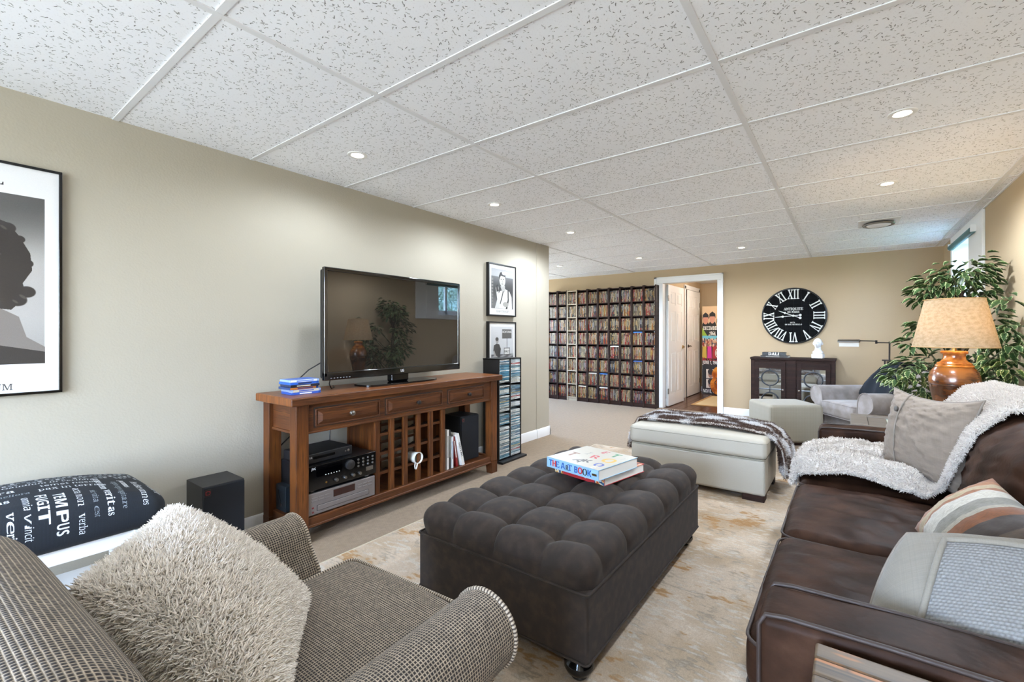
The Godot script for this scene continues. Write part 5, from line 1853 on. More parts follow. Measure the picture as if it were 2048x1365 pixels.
func tufted_ottoman() -> void:
	var hx := 0.399
	var hz := 0.658
	var o := thing("tufted_ottoman", "big dark brown velvet ottoman with a button-tufted top in the middle of the rug", "ottoman", Vector3(-1.071, 0.01, -1.943))
	part("base", MB.new().rbox(Vector3(-hx, 0.09, -hz), Vector3(hx, 0.32, hz), 0.012, 2, 4), M.velvet_brown, o)
	var cols := [-0.21, 0.0, 0.21]
	var rows := [-0.53, -0.318, -0.106, 0.106, 0.318, 0.53]
	var lobe := func(x: float, lines: Array, e: float) -> float:
		if x <= lines[0]:
			var s := clampf((lines[0] - x) / (e + lines[0]), 0, 1)
			return sqrt(1.0 - (1.0 - s) * (1.0 - s))
		if x >= lines[-1]:
			var s := clampf((x - lines[-1]) / (e - lines[-1]), 0, 1)
			return sqrt(1.0 - (1.0 - s) * (1.0 - s))
		for i in lines.size() - 1:
			if x < lines[i + 1]:
				var t: float = (x - lines[i]) / (lines[i + 1] - lines[i])
				return sqrt(maxf(0.0, 4.0 * t * (1.0 - t)))
		return 1.0
	var crease := noise(26.0, 3, 2)
	var top := MB.new().rbox(Vector3(-hx + 0.001, 0.2, -hz + 0.001), Vector3(hx - 0.001, 0.447, hz - 0.001), 0.075, 7, 84)
	top.bend(func(p):
		var px: float = lobe.call(p.x, cols, hx)
		var pz: float = lobe.call(p.z, rows, hz)
		var t := smoothstep(0.325, 0.43, p.y)
		# deep at the buttons, shallower along the pleats
		var dip := (1.0 - px) * (1.0 - pz) * 0.058 + 0.022 * (1.0 - minf(px, pz)) + 0.012 * (1.0 - px * pz)
		var q := Vector3(p.x, p.y - dip * t, p.z)
		var side := 1.0 - t
		if absf(p.x) > hx - 0.05:
			q.x -= signf(p.x) * (0.016 * (1.0 - pz) - 0.01 * pz) * sin(clampf((p.y - 0.318) / 0.135, 0, 1) * PI)
			q.x += 0.0015 * crease.get_noise_2d(p.z * 6.0, p.y * 0.6) * (0.3 + side)
		if absf(p.z) > hz - 0.05:
			q.z -= signf(p.z) * (0.016 * (1.0 - px) - 0.01 * px) * sin(clampf((p.y - 0.32) / 0.13, 0, 1) * PI)
		return q)
	part("tufted_top", top, M.velvet_brown, o)
	for x in cols:
		for z in rows:
			part("button", MB.new().lathe([Vector2(0.013, -0.003), Vector2(0.012, 0.003), Vector2(0.007, 0.006), Vector2(0, 0.007)], 14), M.velvet_brown, o, Vector3(x, 0.356, z))
	part("piping", MB.new().tube(loop_xz(-hx - 0.001, hx + 0.001, -hz - 0.001, hz + 0.001, 0.318, 0.014), 0.005, 6, true).tube(loop_xz(-hx - 0.001, hx + 0.001, -hz - 0.001, hz + 0.001, 0.094, 0.014), 0.004, 6, true), M.velvet_brown, o)
	for sx in [-1, 1]:
		for sz in [-1, 1]:
			part("bun_foot", MB.new().lathe([Vector2(0.0, 0), Vector2(0.026, 0.0), Vector2(0.03, 0.006), Vector2(0.028, 0.012), Vector2(0.044, 0.022), Vector2(0.052, 0.038), Vector2(0.05, 0.054), Vector2(0.036, 0.068), Vector2(0.034, 0.074), Vector2(0.046, 0.082), Vector2(0.046, 0.092), Vector2(0, 0.092)], 24), M.black_gloss, o, Vector3(sx * (hx - 0.065), 0, sz * (hz - 0.065)))
	# two books lying on it
	var lb := lying_book("thick red and white art book lying under another book on the tufted ottoman", Vector3(-1.045, 0.452, -2.135), Vector3(0.315, 0.042, 0.34), -0.2, "b02c31", "Abstract Painting in Canada", "f2eeea", 0.018, false)
	for ch in lb.get_children():
		if str(ch.name).begins_with("spine_title"):
			ch.position.x = 0.02
			ch.position.y = 0.024
	var mk := MB.new()
	mk.box(Vector3(-0.1575, 0.001, 0.1701), Vector3(-0.1, 0.041, 0.1706)).box(Vector3(0.1, 0.001, 0.1701), Vector3(0.157, 0.041, 0.1706))
	part("spine_picture", mk, mat(Color.WHITE, 0.4, {tex = mottled(64, 0.06, 97, [[0.3, S("274a6b")], [0.5, S("e6dfd2")], [0.7, S("d59a2c")], [0.85, S("a8262a")]], 3), tri = "local", scale = 9.0}), lb)
	part("cover_picture", MB.new().box(Vector3(-0.155, 0.042, -0.168), Vector3(0.156, 0.0424, 0.168)), mat(Color.WHITE, 0.4, {tex = mottled(64, 0.05, 98, [[0.3, S("5a2a1c")], [0.5, S("c23a2a")], [0.65, S("e0b04a")], [0.8, S("ece4d4")]], 3), tri = "local", scale = 5.0}), lb)
	var ab := lying_book("thick pale blue art book with big coloured letters, on top of the other book", Vector3(-1.05, 0.4944, -2.06), Vector3(0.325, 0.05, 0.325), -0.19, "8fb3cb", "", "8fb3cb", 0.03, false)
	var lx := -0.135
	var inks := ["1d57a0", "d0392b", "1d57a0", "1d57a0", "23262b", "1d57a0", "1d57a0", "c3282e", "23262b", "1d57a0"]
	var letters := ["T", "H", "E", "A", "R", "T", "B", "O", "O", "K"]
	var widths := [0.024, 0.022, 0.024, 0.026, 0.018, 0.026, 0.026, 0.028, 0.026, 0.022]
	for i in 10:
		var tm := text_mesh(letters[i], 0.042 if i != 4 else 0.034, 0.001, i % 3 == 2, true)
		part("spine_letter", tm, mat(S(inks[i]), 0.4), ab, Vector3(lx, 0.025 - (0.004 if i == 4 else 0.0), 0.1631))
		lx += widths[i] + (0.012 if i == 2 or i == 5 else 0.0)
	part("spine_label", MB.new().box(Vector3(0.125, 0.02, 0.1626), Vector3(0.153, 0.03, 0.1632)), M.brass, ab)
	var pic := Image.create_empty(512, 512, false, Image.FORMAT_RGB8)
	pic.fill(S("b5ae9f"))
	for q in [["E", 250, 70, 110, "b22a3a", 0.1], ["T", 370, 90, 140, "1d7a4a", 0.0], ["Y", 470, 130, 90, "a9a49a", 0.3], ["T", 90, 300, 150, "7a4a2a", 0.0], ["I", 170, 190, 110, "9a968c", 0.1], ["R", 270, 240, 130, "b8323a", -0.2], ["O", 415, 250, 170, "d0a02a", 0.0], ["A", 250, 410, 130, "33312f", 0.3], ["K", 300, 380, 110, "3b3936", -0.2], ["O", 430, 400, 120, "2d4aa0", 0.0], ["E", 440, 470, 100, "c9bfae", 0.2]]:
		print_text(pic, q[0], Vector2(q[1], q[2]), q[3], S(q[4]), q[5], false, true)
	var cp := MB.new()
	var cv := [Vector3(-0.16, 0.0504, -0.16), Vector3(0.16, 0.0504, -0.16), Vector3(0.16, 0.0504, 0.16), Vector3(-0.16, 0.0504, 0.16)]
	for i in 4:
		cp.vert(cv[i], Vector3.UP, [Vector2(0, 0), Vector2(1, 0), Vector2(1, 1), Vector2(0, 1)][i])
	cp.quad(0, 1, 2, 3)
	part("cover_print", cp, mat(Color.WHITE, 0.35, {tex = ImageTexture.create_from_image(pic)}), ab)

func cream_ottoman() -> void:
	var hx := 0.48
	var hz := 0.29
	var at := Vector3(-0.94, 0.0, -3.76)
	var o := thing("cream_ottoman", "long cream leather storage ottoman under a brown and white fur blanket", "ottoman", at)
	part("base", MB.new().rbox(Vector3(-hx, 0.05, -hz), Vector3(hx, 0.3, hz), 0.02, 3, 4), M.cream, o)
	part("lid", MB.new().rbox(Vector3(-hx - 0.012, 0.302, -hz - 0.012), Vector3(hx + 0.012, 0.442, hz + 0.012), 0.035, 4, 12).bend(func(p): return p + Vector3(0, 0.024 * (1.0 - pow(p.x / 0.5, 2.0)) * (1.0 - pow(p.z / 0.31, 2.0)) if p.y > 0.4 else 0.0, 0)), M.cream, o)
	part("seam", MB.new().tube(loop_xz(-hx - 0.011, hx + 0.011, -hz - 0.011, hz + 0.011, 0.415, 0.04), 0.0035, 6, true), mat(S("8f8a7c"), 0.5), o)
	part("seam", MB.new().tube(loop_xz(-hx, hx, -hz, hz, 0.301, 0.02), 0.004, 6, true), mat(S("8f8a7c"), 0.5), o)
	part("corner_seam", MB.new().tube([Vector3(hx - 0.004, 0.06, hz - 0.006), Vector3(hx - 0.004, 0.29, hz - 0.006)], 0.003, 6), mat(S("9a9586"), 0.5), o)
	for sx in [-1, 1]:
		for sz in [-1, 1]:
			part("block_foot", MB.new().rbox(Vector3(-0.07, 0.01, -0.05), Vector3(0.07, 0.055, 0.05), 0.003, 1), M.espresso, o, Vector3(sx * (hx - 0.075), 0, sz * (hz - 0.055)))
	# fur blanket across it, hanging over both ends
	var prof := [Vector2(-0.53, 0.2), Vector2(-0.525, 0.3), Vector2(-0.518, 0.38), Vector2(-0.49, 0.445), Vector2(-0.42, 0.466), Vector2(-0.2, 0.477), Vector2(0.1, 0.479), Vector2(0.36, 0.47), Vector2(0.46, 0.456), Vector2(0.512, 0.415), Vector2(0.53, 0.34), Vector2(0.542, 0.24), Vector2(0.55, 0.13)]
	var wave := noise(3.0, 8, 2)
	var f := func(u: float, v: float) -> Vector3:
		var k := u * (prof.size() - 1)
		var i := mini(int(k), prof.size() - 2)
		var q: Vector2 = prof[i].lerp(prof[i + 1], k - i)
		var hang := smoothstep(0.5, 0.56, absf(q.x) + (0.44 - q.y) * 0.2)
		var z := lerpf(0.135, -0.3, v) - 0.02 * sin(u * 9.0)
		if v > 0.94:
			q.y -= 0.02
		z += hang * (0.02 * sin(v * 20.0))
		q.x += signf(q.x) * hang * 0.02 * (1.0 + sin(v * 17.0 + 1.0)) + (0.03 * v * hang * signf(q.x))
		q.y += 0.012 * wave.get_noise_2d(u * 2.0, v * 2.0) + 0.014
		if u > 0.97:
			q.y += 0.045 * sin(v * 7.0)
		return at + Vector3(q.x, q.y, z)
	var sh := sheet(f, 48, 24, 0.012)
	var b := solo("fur_blanket", sh, mat(S("c9bfb4"), 0.95), "brown and white patterned fur blanket draped across the cream leather ottoman", "blanket")
	var pn := noise(6.0, 14, 2)
	var hm := hair(S("ffffff"))
	fur("fur", sh, 60000, 0.017, 0.003, hm, b, 9, 0.6, Vector3(0.5, -0.4, 0.2), func(p: Vector3, r: RandomNumberGenerator) -> Color:
		var l := p - at
		var along := l.x if l.y > 0.42 else l.x + signf(l.x) * (0.45 - l.y)
		var k := sin(l.z * 40.0 + 0.9 * sin(along * 9.0)) * 0.75 + sin(along * 21.0 + 3.0 * floorf(l.z * 40.0 / TAU)) * 0.75 + pn.get_noise_3dv(l) * 0.5
		if l.z > 0.09:
			k += 1.0
		var t := smoothstep(-0.55, 0.1, k + r.randf_range(-0.2, 0.2))
		var c := Color(0.7, 0.68, 0.67).lerp(Color(0.085, 0.045, 0.03), t)
		var s := r.randf_range(0.75, 1.1)
		return Color(c.r * s, c.g * s, c.b * s), 0.6)

# ------------------------------------------------------------------ rolled-arm chairs (front is -z)
func arm_outline(inner: float, seat: float, cx: float, cy: float, r: float, base: float, outer: float) -> PackedVector2Array:
	var p := PackedVector2Array([Vector2(inner, base), Vector2(inner, seat - 0.06), Vector2(inner + 0.002, seat), Vector2(lerpf(inner, cx - r, 0.35), lerpf(seat, cy, 0.45))])
	for i in 17:
		var g := deg_to_rad(172.0 - i * 15.5)
		p.append(Vector2(cx + r * cos(g), cy + r * sin(g)))
	p.append(Vector2(cx + 0.02, cy - r - 0.06))
	p.append(Vector2(outer, base + 0.12))
	p.append(Vector2(outer, base))
	return p

func mirrored(p: PackedVector2Array) -> PackedVector2Array:
	var q := PackedVector2Array()
	for i in range(p.size() - 1, -1, -1):
		q.append(Vector2(-p[i].x, p[i].y))
	return q

func rolled_chair(o: Node3D, m: Material, trim: Material, d: Dictionary) -> void:
	var w: float = d.inner
	part("base", MB.new().rbox(Vector3(-d.outer + 0.01, 0.07, d.arm_z + 0.02), Vector3(d.outer - 0.01, d.seat - 0.14, d.rear - 0.06), 0.015, 2), m, o)
	var cu := MB.new().rbox(Vector3(-w + 0.004, d.seat - 0.155, d.seat_z), Vector3(w - 0.004, d.seat, d.back_z + 0.03), 0.03, 3, 14)
	cu.bend(func(p): return p + Vector3(0, 0.02 * (1.0 - pow(p.x / w, 2.0)) * (1.0 - pow((p.z - (d.seat_z + d.back_z) / 2) / ((d.back_z - d.seat_z) / 2 + 0.04), 2.0)) if p.y > d.seat - 0.05 else 0.0, -0.012 * cos(p.x / w * 1.4) if p.z < d.seat_z + 0.1 else 0.0))
	var st := part("seat_cushion", cu, m, o)
	part("piping", MB.new().tube(loop_xz(-w + 0.008, w - 0.008, d.seat_z - 0.006, d.back_z, d.seat - 0.006, 0.03), 0.005, 6, true).tube(loop_xz(-w + 0.008, w - 0.008, d.seat_z - 0.006, d.back_z, d.seat - 0.148, 0.03), 0.004, 6, true), trim, st)
	for s in [1, -1]:
		var ol := arm_outline(w, d.seat, d.roll_x, d.roll_y, d.roll_r, 0.07, d.outer)
		if s < 0:
			ol = mirrored(ol)
		var a := part("arm", MB.new().extrude(ol, d.arm_z, d.rear - 0.1), m, o)
		var pts := []
		for q in ol:
			pts.append(Vector3(q.x, q.y, d.arm_z - 0.001))
		pts = pts.slice(1, pts.size() - 1)
		part("piping", MB.new().tube(pts, 0.0055, 6), trim, a)
	var bk := MB.new().rbox(Vector3(-d.back_w, d.seat - 0.16, -d.back_t), Vector3(d.back_w, d.top, d.back_t), d.back_t * 0.9, 6, 12)
	bk.bend(func(p): return p + Vector3(0, -0.015 * pow(p.x / d.back_w, 4.0) * smoothstep(d.seat, d.top, p.y), d.back_z + d.back_t + (p.y - d.seat) * d.lean))
	part("back", bk, m, o)
	for sx in [-1, 1]:
		for z in [d.arm_z + 0.07, d.rear - 0.14]:
			part("leg", MB.new().lathe([Vector2(0, 0), Vector2(0.016, 0), Vector2(0.024, 0.075), Vector2(0, 0.075)], 14), M.espresso, o, Vector3(sx * (d.outer - 0.06), 0.0, z))

func build_near_chair() -> void:
	var o := thing("checked_armchair", "black and cream checked armchair with rolled arms nearest the camera", "armchair", Vector3(-1.034, 0.0, -0.3), 0.05)
	rolled_chair(o, M.weave, mat(Color.WHITE, 0.9, {tex = picture(32, 8, func(x, _y): return S("b3a592") if x % 16 < 9 else S("4a4038")), scale = 1.0 / 0.016}), {inner = 0.25, outer = 0.44, seat = 0.442, seat_z = -0.568, arm_z = -0.46, back_z = 0.085, rear = 0.44, roll_x = 0.388, roll_y = 0.498, roll_r = 0.086, top = 0.795, back_w = 0.41, back_t = 0.105, lean = 0.16})
	# shaggy cushion lying over the far arm
	var c := Vector3(-1.175, 0.572, -0.40)
	var u := Vector3(-0.40, -0.02, -0.27)
	var v := Vector3(0.45, -0.175, -0.155)
	var mb := cushion(c, u, v, 0.17, 0.05, 0.006, 3, 40)
	var p := solo("shaggy_cushion", mb, M.shag, "fluffy off-white shaggy cushion lying on the checked armchair", "cushion")
	var nz := noise(9.0, 4, 2)
	fur("shag", mb, 60000, 0.025, 0.0046, M.shag_hair, p, 5, 0.55, Vector3(0.35, -0.6, 0.1), func(q: Vector3, r: RandomNumberGenerator) -> Color:
		var k := r.randf_range(0.93, 1.03) * (0.99 + 0.05 * nz.get_noise_3dv(q))
		return Color(k, k * 0.985, k * 0.96), 0.7)

func build_bench() -> void:
	var W := 1024
	var H := 768
	var img := Image.create_empty(W, H, false, Image.FORMAT_RGB8)
	var r := RandomNumberGenerator.new()
	r.seed = 41
	for y in H:
		for x in W:
			var k := r.randf_range(0.8, 1.2) * (1.15 if (x / 2) % 2 == 0 else 0.85)
			img.set_pixel(x, y, Color(0.075 * k, 0.095 * k, 0.125 * k))
	var ink := S("d3d6d8")
	var dim := S("8f979c")
	# u runs along the bench (towards the far end), v from the wall over the top and down the front
	for row in 5:
		for k in 13:
			var x := 30.0 + k * 78 + (row % 2) * 30
			var words := ["vita", "pax", "lux", "amor", "spes", "fides", "terra", "unitas"]
			for q in 3:
				print_text(img, words[(k + row * 3 + q) % 8], Vector2(x + q * 18, 38 + row * 52), 20, dim if (k + q) % 3 else ink, PI / 2, q % 2 == 0, true)
	for q in [["Gaudium in veritate", 640, 292, 44, 1, 0.0, true, false], ["ad astra", 420, 362, 66, 1, 0.0, true, true], ["temet nosce", 700, 348, 50, 1, 0.0, false, false], ["semper ad meliora", 430, 418, 40, 0, 0.0, true, false], ["pax in terra", 690, 402, 50, 1, 0.0, true, false], ["unitas", 430, 474, 56, 1, 0.0, true, true], ["VELLE EST POSSE", 780, 728, 50, 0, 0.0, true, false],
		["TEMPUS", 640, 570, 66, 1, 1.5708, false, true], ["FUGIT", 585, 530, 62, 1, 1.5708, false, true], ["omnia vincit", 540, 560, 46, 1, 1.5708, false, false], ["veritas", 490, 620, 48, 1, 1.5708, true, true], ["fortis et", 440, 610, 44, 0, 1.5708, true, false], ["Cogito, ergo", 385, 610, 48, 1, 1.5708, true, false], ["in omnibus caritas", 325, 600, 46, 1, 1.5708, false, true], ["a posse ad esse", 265, 590, 52, 1, 1.5708, false, false], ["vita manet", 205, 540, 50, 1, 1.5708, true, true], ["fortiter", 140, 560, 46, 1, 1.5708, true, false], ["leo disce", 60, 560, 46, 1, 1.5708, true, false],
		["acta non verba", 705, 560, 46, 1, 1.5708, true, false], ["sic vita est", 755, 550, 36, 0, 1.5708, true, false], ["veritas", 805, 560, 50, 1, 1.5708, true, true], ["carpe diem", 800, 380, 48, 1, 1.5708, true, true], ["cogito ergo cogitare", 855, 480, 36, 0, 1.5708, true, false], ["paramus", 890, 400, 40, 1, 1.5708, true, true], ["leo disce omnes", 935, 480, 48, 1, 1.5708, true, false], ["fortiter et", 990, 470, 46, 1, 1.5708, true, false]]:
		print_text(img, q[0], Vector2(q[1], q[2]), q[3] * 0.8, ink if q[4] else dim, q[5], q[6], q[7], 0.92, 0.15 if q[3] < 50 else 0.0)
	var m := mat(Color.WHITE, 0.85, {tex = ImageTexture.create_from_image(img)})
	var x0 := -2.68
	var x1 := -2.215
	var z0 := -0.625
	var z1 := 0.19
	var o := thing("patterned_bench", "white bench with a dark seat pad printed with pale Latin words, below the museum poster", "bench", Vector3((x0 + x1) / 2, 0, (z0 + z1) / 2))
	var hx := (x1 - x0) / 2
	var hz := (z1 - z0) / 2
	var pad := MB.new().rbox(Vector3(-hx, 0.4, -hz), Vector3(hx, 0.525, hz), 0.055, 6, 14)
	pad.bend(func(p): return p + Vector3(0, 0.085 * (1.0 - 0.45 * pow(p.x / hx, 2.0)) * (1.0 - pow(p.z / hz, 2.0)) * smoothstep(0.42, 0.525, p.y), 0))
	for i in pad.V.size():
		var p := pad.V[i]
		var v := (p.x + hx) + (maxf(0.0, 0.515 - p.y) if p.x > 0 else -maxf(0.0, 0.515 - p.y))
		var u := (hz - p.z) + (maxf(0.0, 0.5 - p.y) * signf(-p.z) if absf(p.z) > hz - 0.03 else 0.0)
		pad.U[i] = Vector2(u / (hz * 2.0), v / 0.6)
	part("seat_pad", pad, m, o)
	part("apron", MB.new().rbox(Vector3(-hx + 0.05, 0.345, -hz + 0.05), Vector3(hx - 0.05, 0.4, hz - 0.05), 0.004, 1), M.white, o)
	part("low_shelf", MB.new().rbox(Vector3(-hx + 0.05, 0.155, -hz + 0.06), Vector3(hx - 0.05, 0.175, hz - 0.06), 0.003, 1), M.white, o)
	for sx in [-1, 1]:
		for sz in [-1, 1]:
			part("leg", MB.new().rbox(Vector3(-0.02, 0, -0.02), Vector3(0.02, 0.4, 0.02), 0.003, 1), M.white, o, Vector3(sx * (hx - 0.06), 0, sz * (hz - 0.08)))

# ------------------------------------------------------------------ leather sofa and what lies on it (world coordinates less the sofa's base point)
func build_sofa() -> void:
	var b := Vector3(0.36, 0.0, -2.22)
	var o := thing("leather_sofa", "brown leather three-seat sofa along the right wall", "sofa", b)
	var L := func(x, y, z): return Vector3(x, y, z) - b
	part("base", MB.new().rbox(L.call(-0.13, 0.06, -3.40), L.call(0.84, 0.3, -1.04), 0.02, 2), M.leather, o)
	for q in [[-1.17, -1.02], [-3.42, -3.27]]:
		var am := MB.new().rbox(L.call(-0.15, 0.06, q[0]), L.call(0.8, 0.618, q[1]), 0.022, 3, 12)
		am.bend(func(p):
			var t := smoothstep(-0.22, -0.51, p.x)
			return p + Vector3(0, -0.014 * t if p.y > 0.5 else 0.0, 0))
		var a := part("arm", am, M.leather, o)
		var zm: float = (q[0] + q[1]) / 2 - b.z
		var pip := MB.new()
		for s in [-1, 1]:
			var z = zm + s * 0.069
			pip.tube([Vector3(-0.505, 0.09, z), Vector3(-0.508, 0.3, z), Vector3(-0.507, 0.58, z), Vector3(-0.495, 0.602, z), Vector3(-0.46, 0.608, z), Vector3(-0.3, 0.613, z), Vector3(0.43, 0.616, z)], 0.005, 6)
		part("piping", pip, M.leather_dark, a)
	for k in 3:
		var za := -1.175 - k * 0.698
		var zb := za - 0.692
		var zc := (za + zb) / 2
		var cn := noise(4.0, 20 + k, 3)
		var cu := MB.new().rbox(L.call(-0.2, 0.3, zb), L.call(0.46, 0.455, za), 0.05, 5, 22)
		cu.bend(func(p):
			var w = p + b
			var g := (1.0 - pow((w.z - zc) / 0.346, 2.0)) * (1.0 - pow((w.x - 0.13) / 0.34, 2.0))
			var up := 0.035 * maxf(g, 0.0) + 0.012 * cn.get_noise_2d(w.x * 1.5, w.z * 4.0) * (0.4 + maxf(g, 0.0))
			return p + Vector3(-0.012 * (1.0 - pow((w.z - zc) / 0.346, 2.0)) if w.x < -0.1 else 0.0, up if w.y > 0.4 else 0.0, 0))
		var c := part("seat_cushion", cu, M.leather, o)
		part("piping", MB.new().tube(loop_xz(-0.2 - b.x, 0.44 - b.x, zb - b.z, za - b.z, 0.438, 0.05), 0.0045, 6, true).tube(loop_xz(-0.2 - b.x, 0.44 - b.x, zb - b.z, za - b.z, 0.315, 0.05), 0.004, 6, true), M.leather_dark, c)
		var bc := MB.new().rbox(L.call(0.4, 0.42, zb), L.call(0.68, 0.88, za), 0.12, 6, 14)
		bc.bend(func(p):
			var w = p + b
			var g := maxf(0.0, (1.0 - pow((w.z - zc) / 0.346, 2.0)) * (1.0 - pow((w.y - 0.64) / 0.24, 2.0)))
			return p + Vector3((-0.05 * g if w.x < 0.54 else 0.0) + (w.y - 0.5) * 0.22 + 0.014 * cn.get_noise_2d(w.y * 6.0, w.z * 2.0) - 0.04, 0.012 * cn.get_noise_2d(w.z * 3.0, 4.0), 0))
		part("back_cushion", bc, M.leather, o)
	part("back_frame", MB.new().rbox(L.call(0.66, 0.06, -3.40), L.call(0.86, 0.8, -1.04), 0.03, 3), M.leather, o)
	for z in [-1.1, -3.34]:
		for x in [-0.08, 0.78]:
			part("foot", MB.new().lathe([Vector2(0, 0), Vector2(0.025, 0), Vector2(0.03, 0.065), Vector2(0, 0.065)], 14), M.espresso, o, L.call(x, 0.0105 if x < 0 else 0.0, z))
	# fleece throw: over the back, under the big cushion, across the seat to the front edge
	var path := [Vector3(0.72, 0.90, 0), Vector3(0.6, 0.93, 0), Vector3(0.5, 0.90, 0), Vector3(0.42, 0.8, 0), Vector3(0.37, 0.66, 0), Vector3(0.34, 0.55, 0), Vector3(0.28, 0.51, 0), Vector3(0.18, 0.515, 0), Vector3(0.05, 0.522, 0), Vector3(-0.08, 0.515, 0), Vector3(-0.18, 0.49, 0), Vector3(-0.228, 0.44, 0), Vector3(-0.232, 0.39, 0)]
	var near_z := [-2.30, -2.32, -2.34, -2.38, -2.42, -2.46, -2.47, -2.49, -2.55, -2.58, -2.62, -2.65, -2.68]
	var far_z := [-3.25, -3.25, -3.25, -3.25, -3.24, -3.2, -3.16, -3.12, -3.1, -3.08, -3.04, -2.98, -2.92]
	var fn := noise(5.0, 18, 3)
	var f := func(u: float, v: float) -> Vector3:
		var k := u * (path.size() - 1)
		var i := mini(int(k), path.size() - 2)
		var t := k - i
		var p: Vector3 = path[i].lerp(path[i + 1], t)
		var za: float = lerpf(near_z[i], near_z[i + 1], t)
		var zb: float = lerpf(far_z[i], far_z[i + 1], t)
		p.z = lerpf(za, zb, v)
		var seat := smoothstep(0.35, 0.2, p.x)
		var fold := 0.5 + 0.5 * sin(v * 15.0 + sin(u * 7.0) * 1.6)
		p.y += seat * (0.062 * fold * smoothstep(0.0, 0.12, v) + 0.018 * fn.get_noise_2d(u * 3.0, v * 2.0) + 0.012)
		p.x -= (1.0 - seat) * (0.03 * (0.5 + 0.5 * sin(v * 11.0 + u * 4.0)) + 0.015)
		p.z += seat * 0.03 * sin(u * 26.0) * (1.0 - v)
		return p
	var sh := sheet(f, 60, 36, 0.014)
	var th := solo("fleece_throw", sh, M.fleece, "off-white fleece throw spread over the far back and seat of the leather sofa", "blanket")
	fur("pile", sh, 90000, 0.011, 0.0048, M.fleece_hair, th, 19, 0.9, Vector3(-0.2, -0.4, 0.2), func(_p: Vector3, r: RandomNumberGenerator) -> Color:
		var k := r.randf_range(0.88, 1.0)
		return Color(k, k, k), 0.9)
	# big beige cushion in the far corner
	var c := Vector3(0.278, 0.705, -2.695)
	var u := Vector3(0.24, 0.01, 0.46)
	var v := Vector3(-0.055, -0.40, 0.02)
	var big := cushion(c, u, v, 0.17, 0.17, 0.011, 23, 52)
	var bp := solo("beige_cushion", big, M.linen, "large plain beige cushion with a button, on the fleece throw at the far sofa arm", "cushion")
	part("piping", MB.new().tube(cushion_edge(c, u, v, 0.17), 0.004, 6, true), M.piping, bp)
	var nn := u.cross(v).normalized()
	if nn.x > 0:
		nn = -nn
	var on_face := func(a: float, d: float, lift: float) -> Vector3:
		var x := a
		var y := d
		var h := pow(maxf(0.0, (1.0 - x * x) * (1.0 - y * y)), 0.5)
		return c + u * (x / 2.0) + v * (y / 2.0) + nn * (h * 0.085 + lift)
	var pl := []
	for i in 20:
		var t := -0.93 + i * 1.85 / 19.0
		pl.append(on_face.call(-0.28 + 0.03 * sin(t * 3.0), t, 0.004))
	part("placket", MB.new().tube(pl, 0.0035, 6), M.piping, bp)
	var bx := Basis(u.normalized(), nn, u.normalized().cross(nn))
	var bt := MB.new().lathe([Vector2(0.013, -0.002), Vector2(0.013, 0.003), Vector2(0.009, 0.005), Vector2(0, 0.004)], 18)
	part("button", bt.moved(Transform3D(bx.orthonormalized(), on_face.call(-0.4, -0.52, 0.006))), mat(S("4a443e"), 0.35), bp)
	# striped cushion
	var c2 := Vector3(0.295, 0.612, -1.76)
	var u2 := Vector3(0.18, 0.2, 0.0)
	var v2 := Vector3(0.06, -0.03, 0.42)
	var sc := cushion(c2, u2, v2, 0.15, 0.06, 0.006, 25, 36)
	var stripes := [[0.0, "7a4410"], [0.18, "8a5216"], [0.25, "97835f"], [0.33, "7d4612"], [0.36, "a8a193"], [0.47, "6f6a5e"], [0.54, "8a8272"], [0.57, "6a3a0f"], [0.64, "33271e"], [0.76, "4a3b2c"], [0.88, "9a9282"]]
	var sr := RandomNumberGenerator.new()
	sr.seed = 3
	var st := picture(64, 512, func(x, y):
		var t = y / 512.0
		var col := S("9d978c")
		for s in stripes:
			if t >= s[0]:
				col = S(s[1])
		var k := sr.randf_range(0.85, 1.1)
		return Color(col.r * k, col.g * k, col.b * k))
	solo("striped_cushion", sc, mat(Color.WHITE, 0.85, {tex = st, scale = Vector3(1.0 / u2.length(), 1.0 / v2.length(), 1), rim = 0.3}), "striped rust, cream and brown cushion between the two pale sofa cushions", "cushion")
	# near cushion with a waffle panel, leaning on the near arm
	var c3 := Vector3(0.29, 0.585, -1.325)
	var u3 := Vector3(0.5, 0.03, -0.02)
	var v3 := Vector3(-0.1, -0.26, 0.26)
	var wc := cushion(c3, u3, v3, 0.22, 0.03, 0.004, 27, 44, 0.5, 0.12)
	var wp := solo("waffle_cushion", wc, M.linen_grey, "grey-beige cushion with a waffle-weave panel leaning on the near sofa arm", "cushion")
	part("piping", MB.new().tube(cushion_edge(c3, u3, v3, 0.03, 0.12), 0.004, 6, true), M.piping, wp)
	var n3 := u3.cross(v3).normalized()
	if n3.y < 0:
		n3 = -n3
	var pan := MB.new().grid(func(a, d):
		var x := lerpf(-0.62, 0.93, a)
		var y := lerpf(-0.66, 0.93, d)
		var h := pow(maxf(0.0, (1.0 - x * x) * (1.0 - y * y)), 0.5)
		var cut := 1.0 - 0.12 * x * x * y * y
		var px := x * (1.0 - 0.03 * (1.0 - y * y) * x * x) * cut
		var py := y * (1.0 - 0.03 * (1.0 - x * x) * y * y) * cut
		return c3 + u3 * (px / 2.0) + v3 * (py / 2.0) + n3 * (h * 0.11 + 0.013 + 0.008 * sin(x * 4.0 + y * 5.0) * h), 40, 40, Vector2(0.39, 0.31), false, false, 1.0)
	var wf := picture(64, 64, func(x, y):
		var q := Vector2(fmod(x + (8 if (y / 16) % 2 else 0), 16.0) - 8.0, fmod(y, 16.0) - 8.0)
		var k := clampf(1.0 - q.length() / 10.5, 0.0, 1.0)
		return Color(k, k, k))
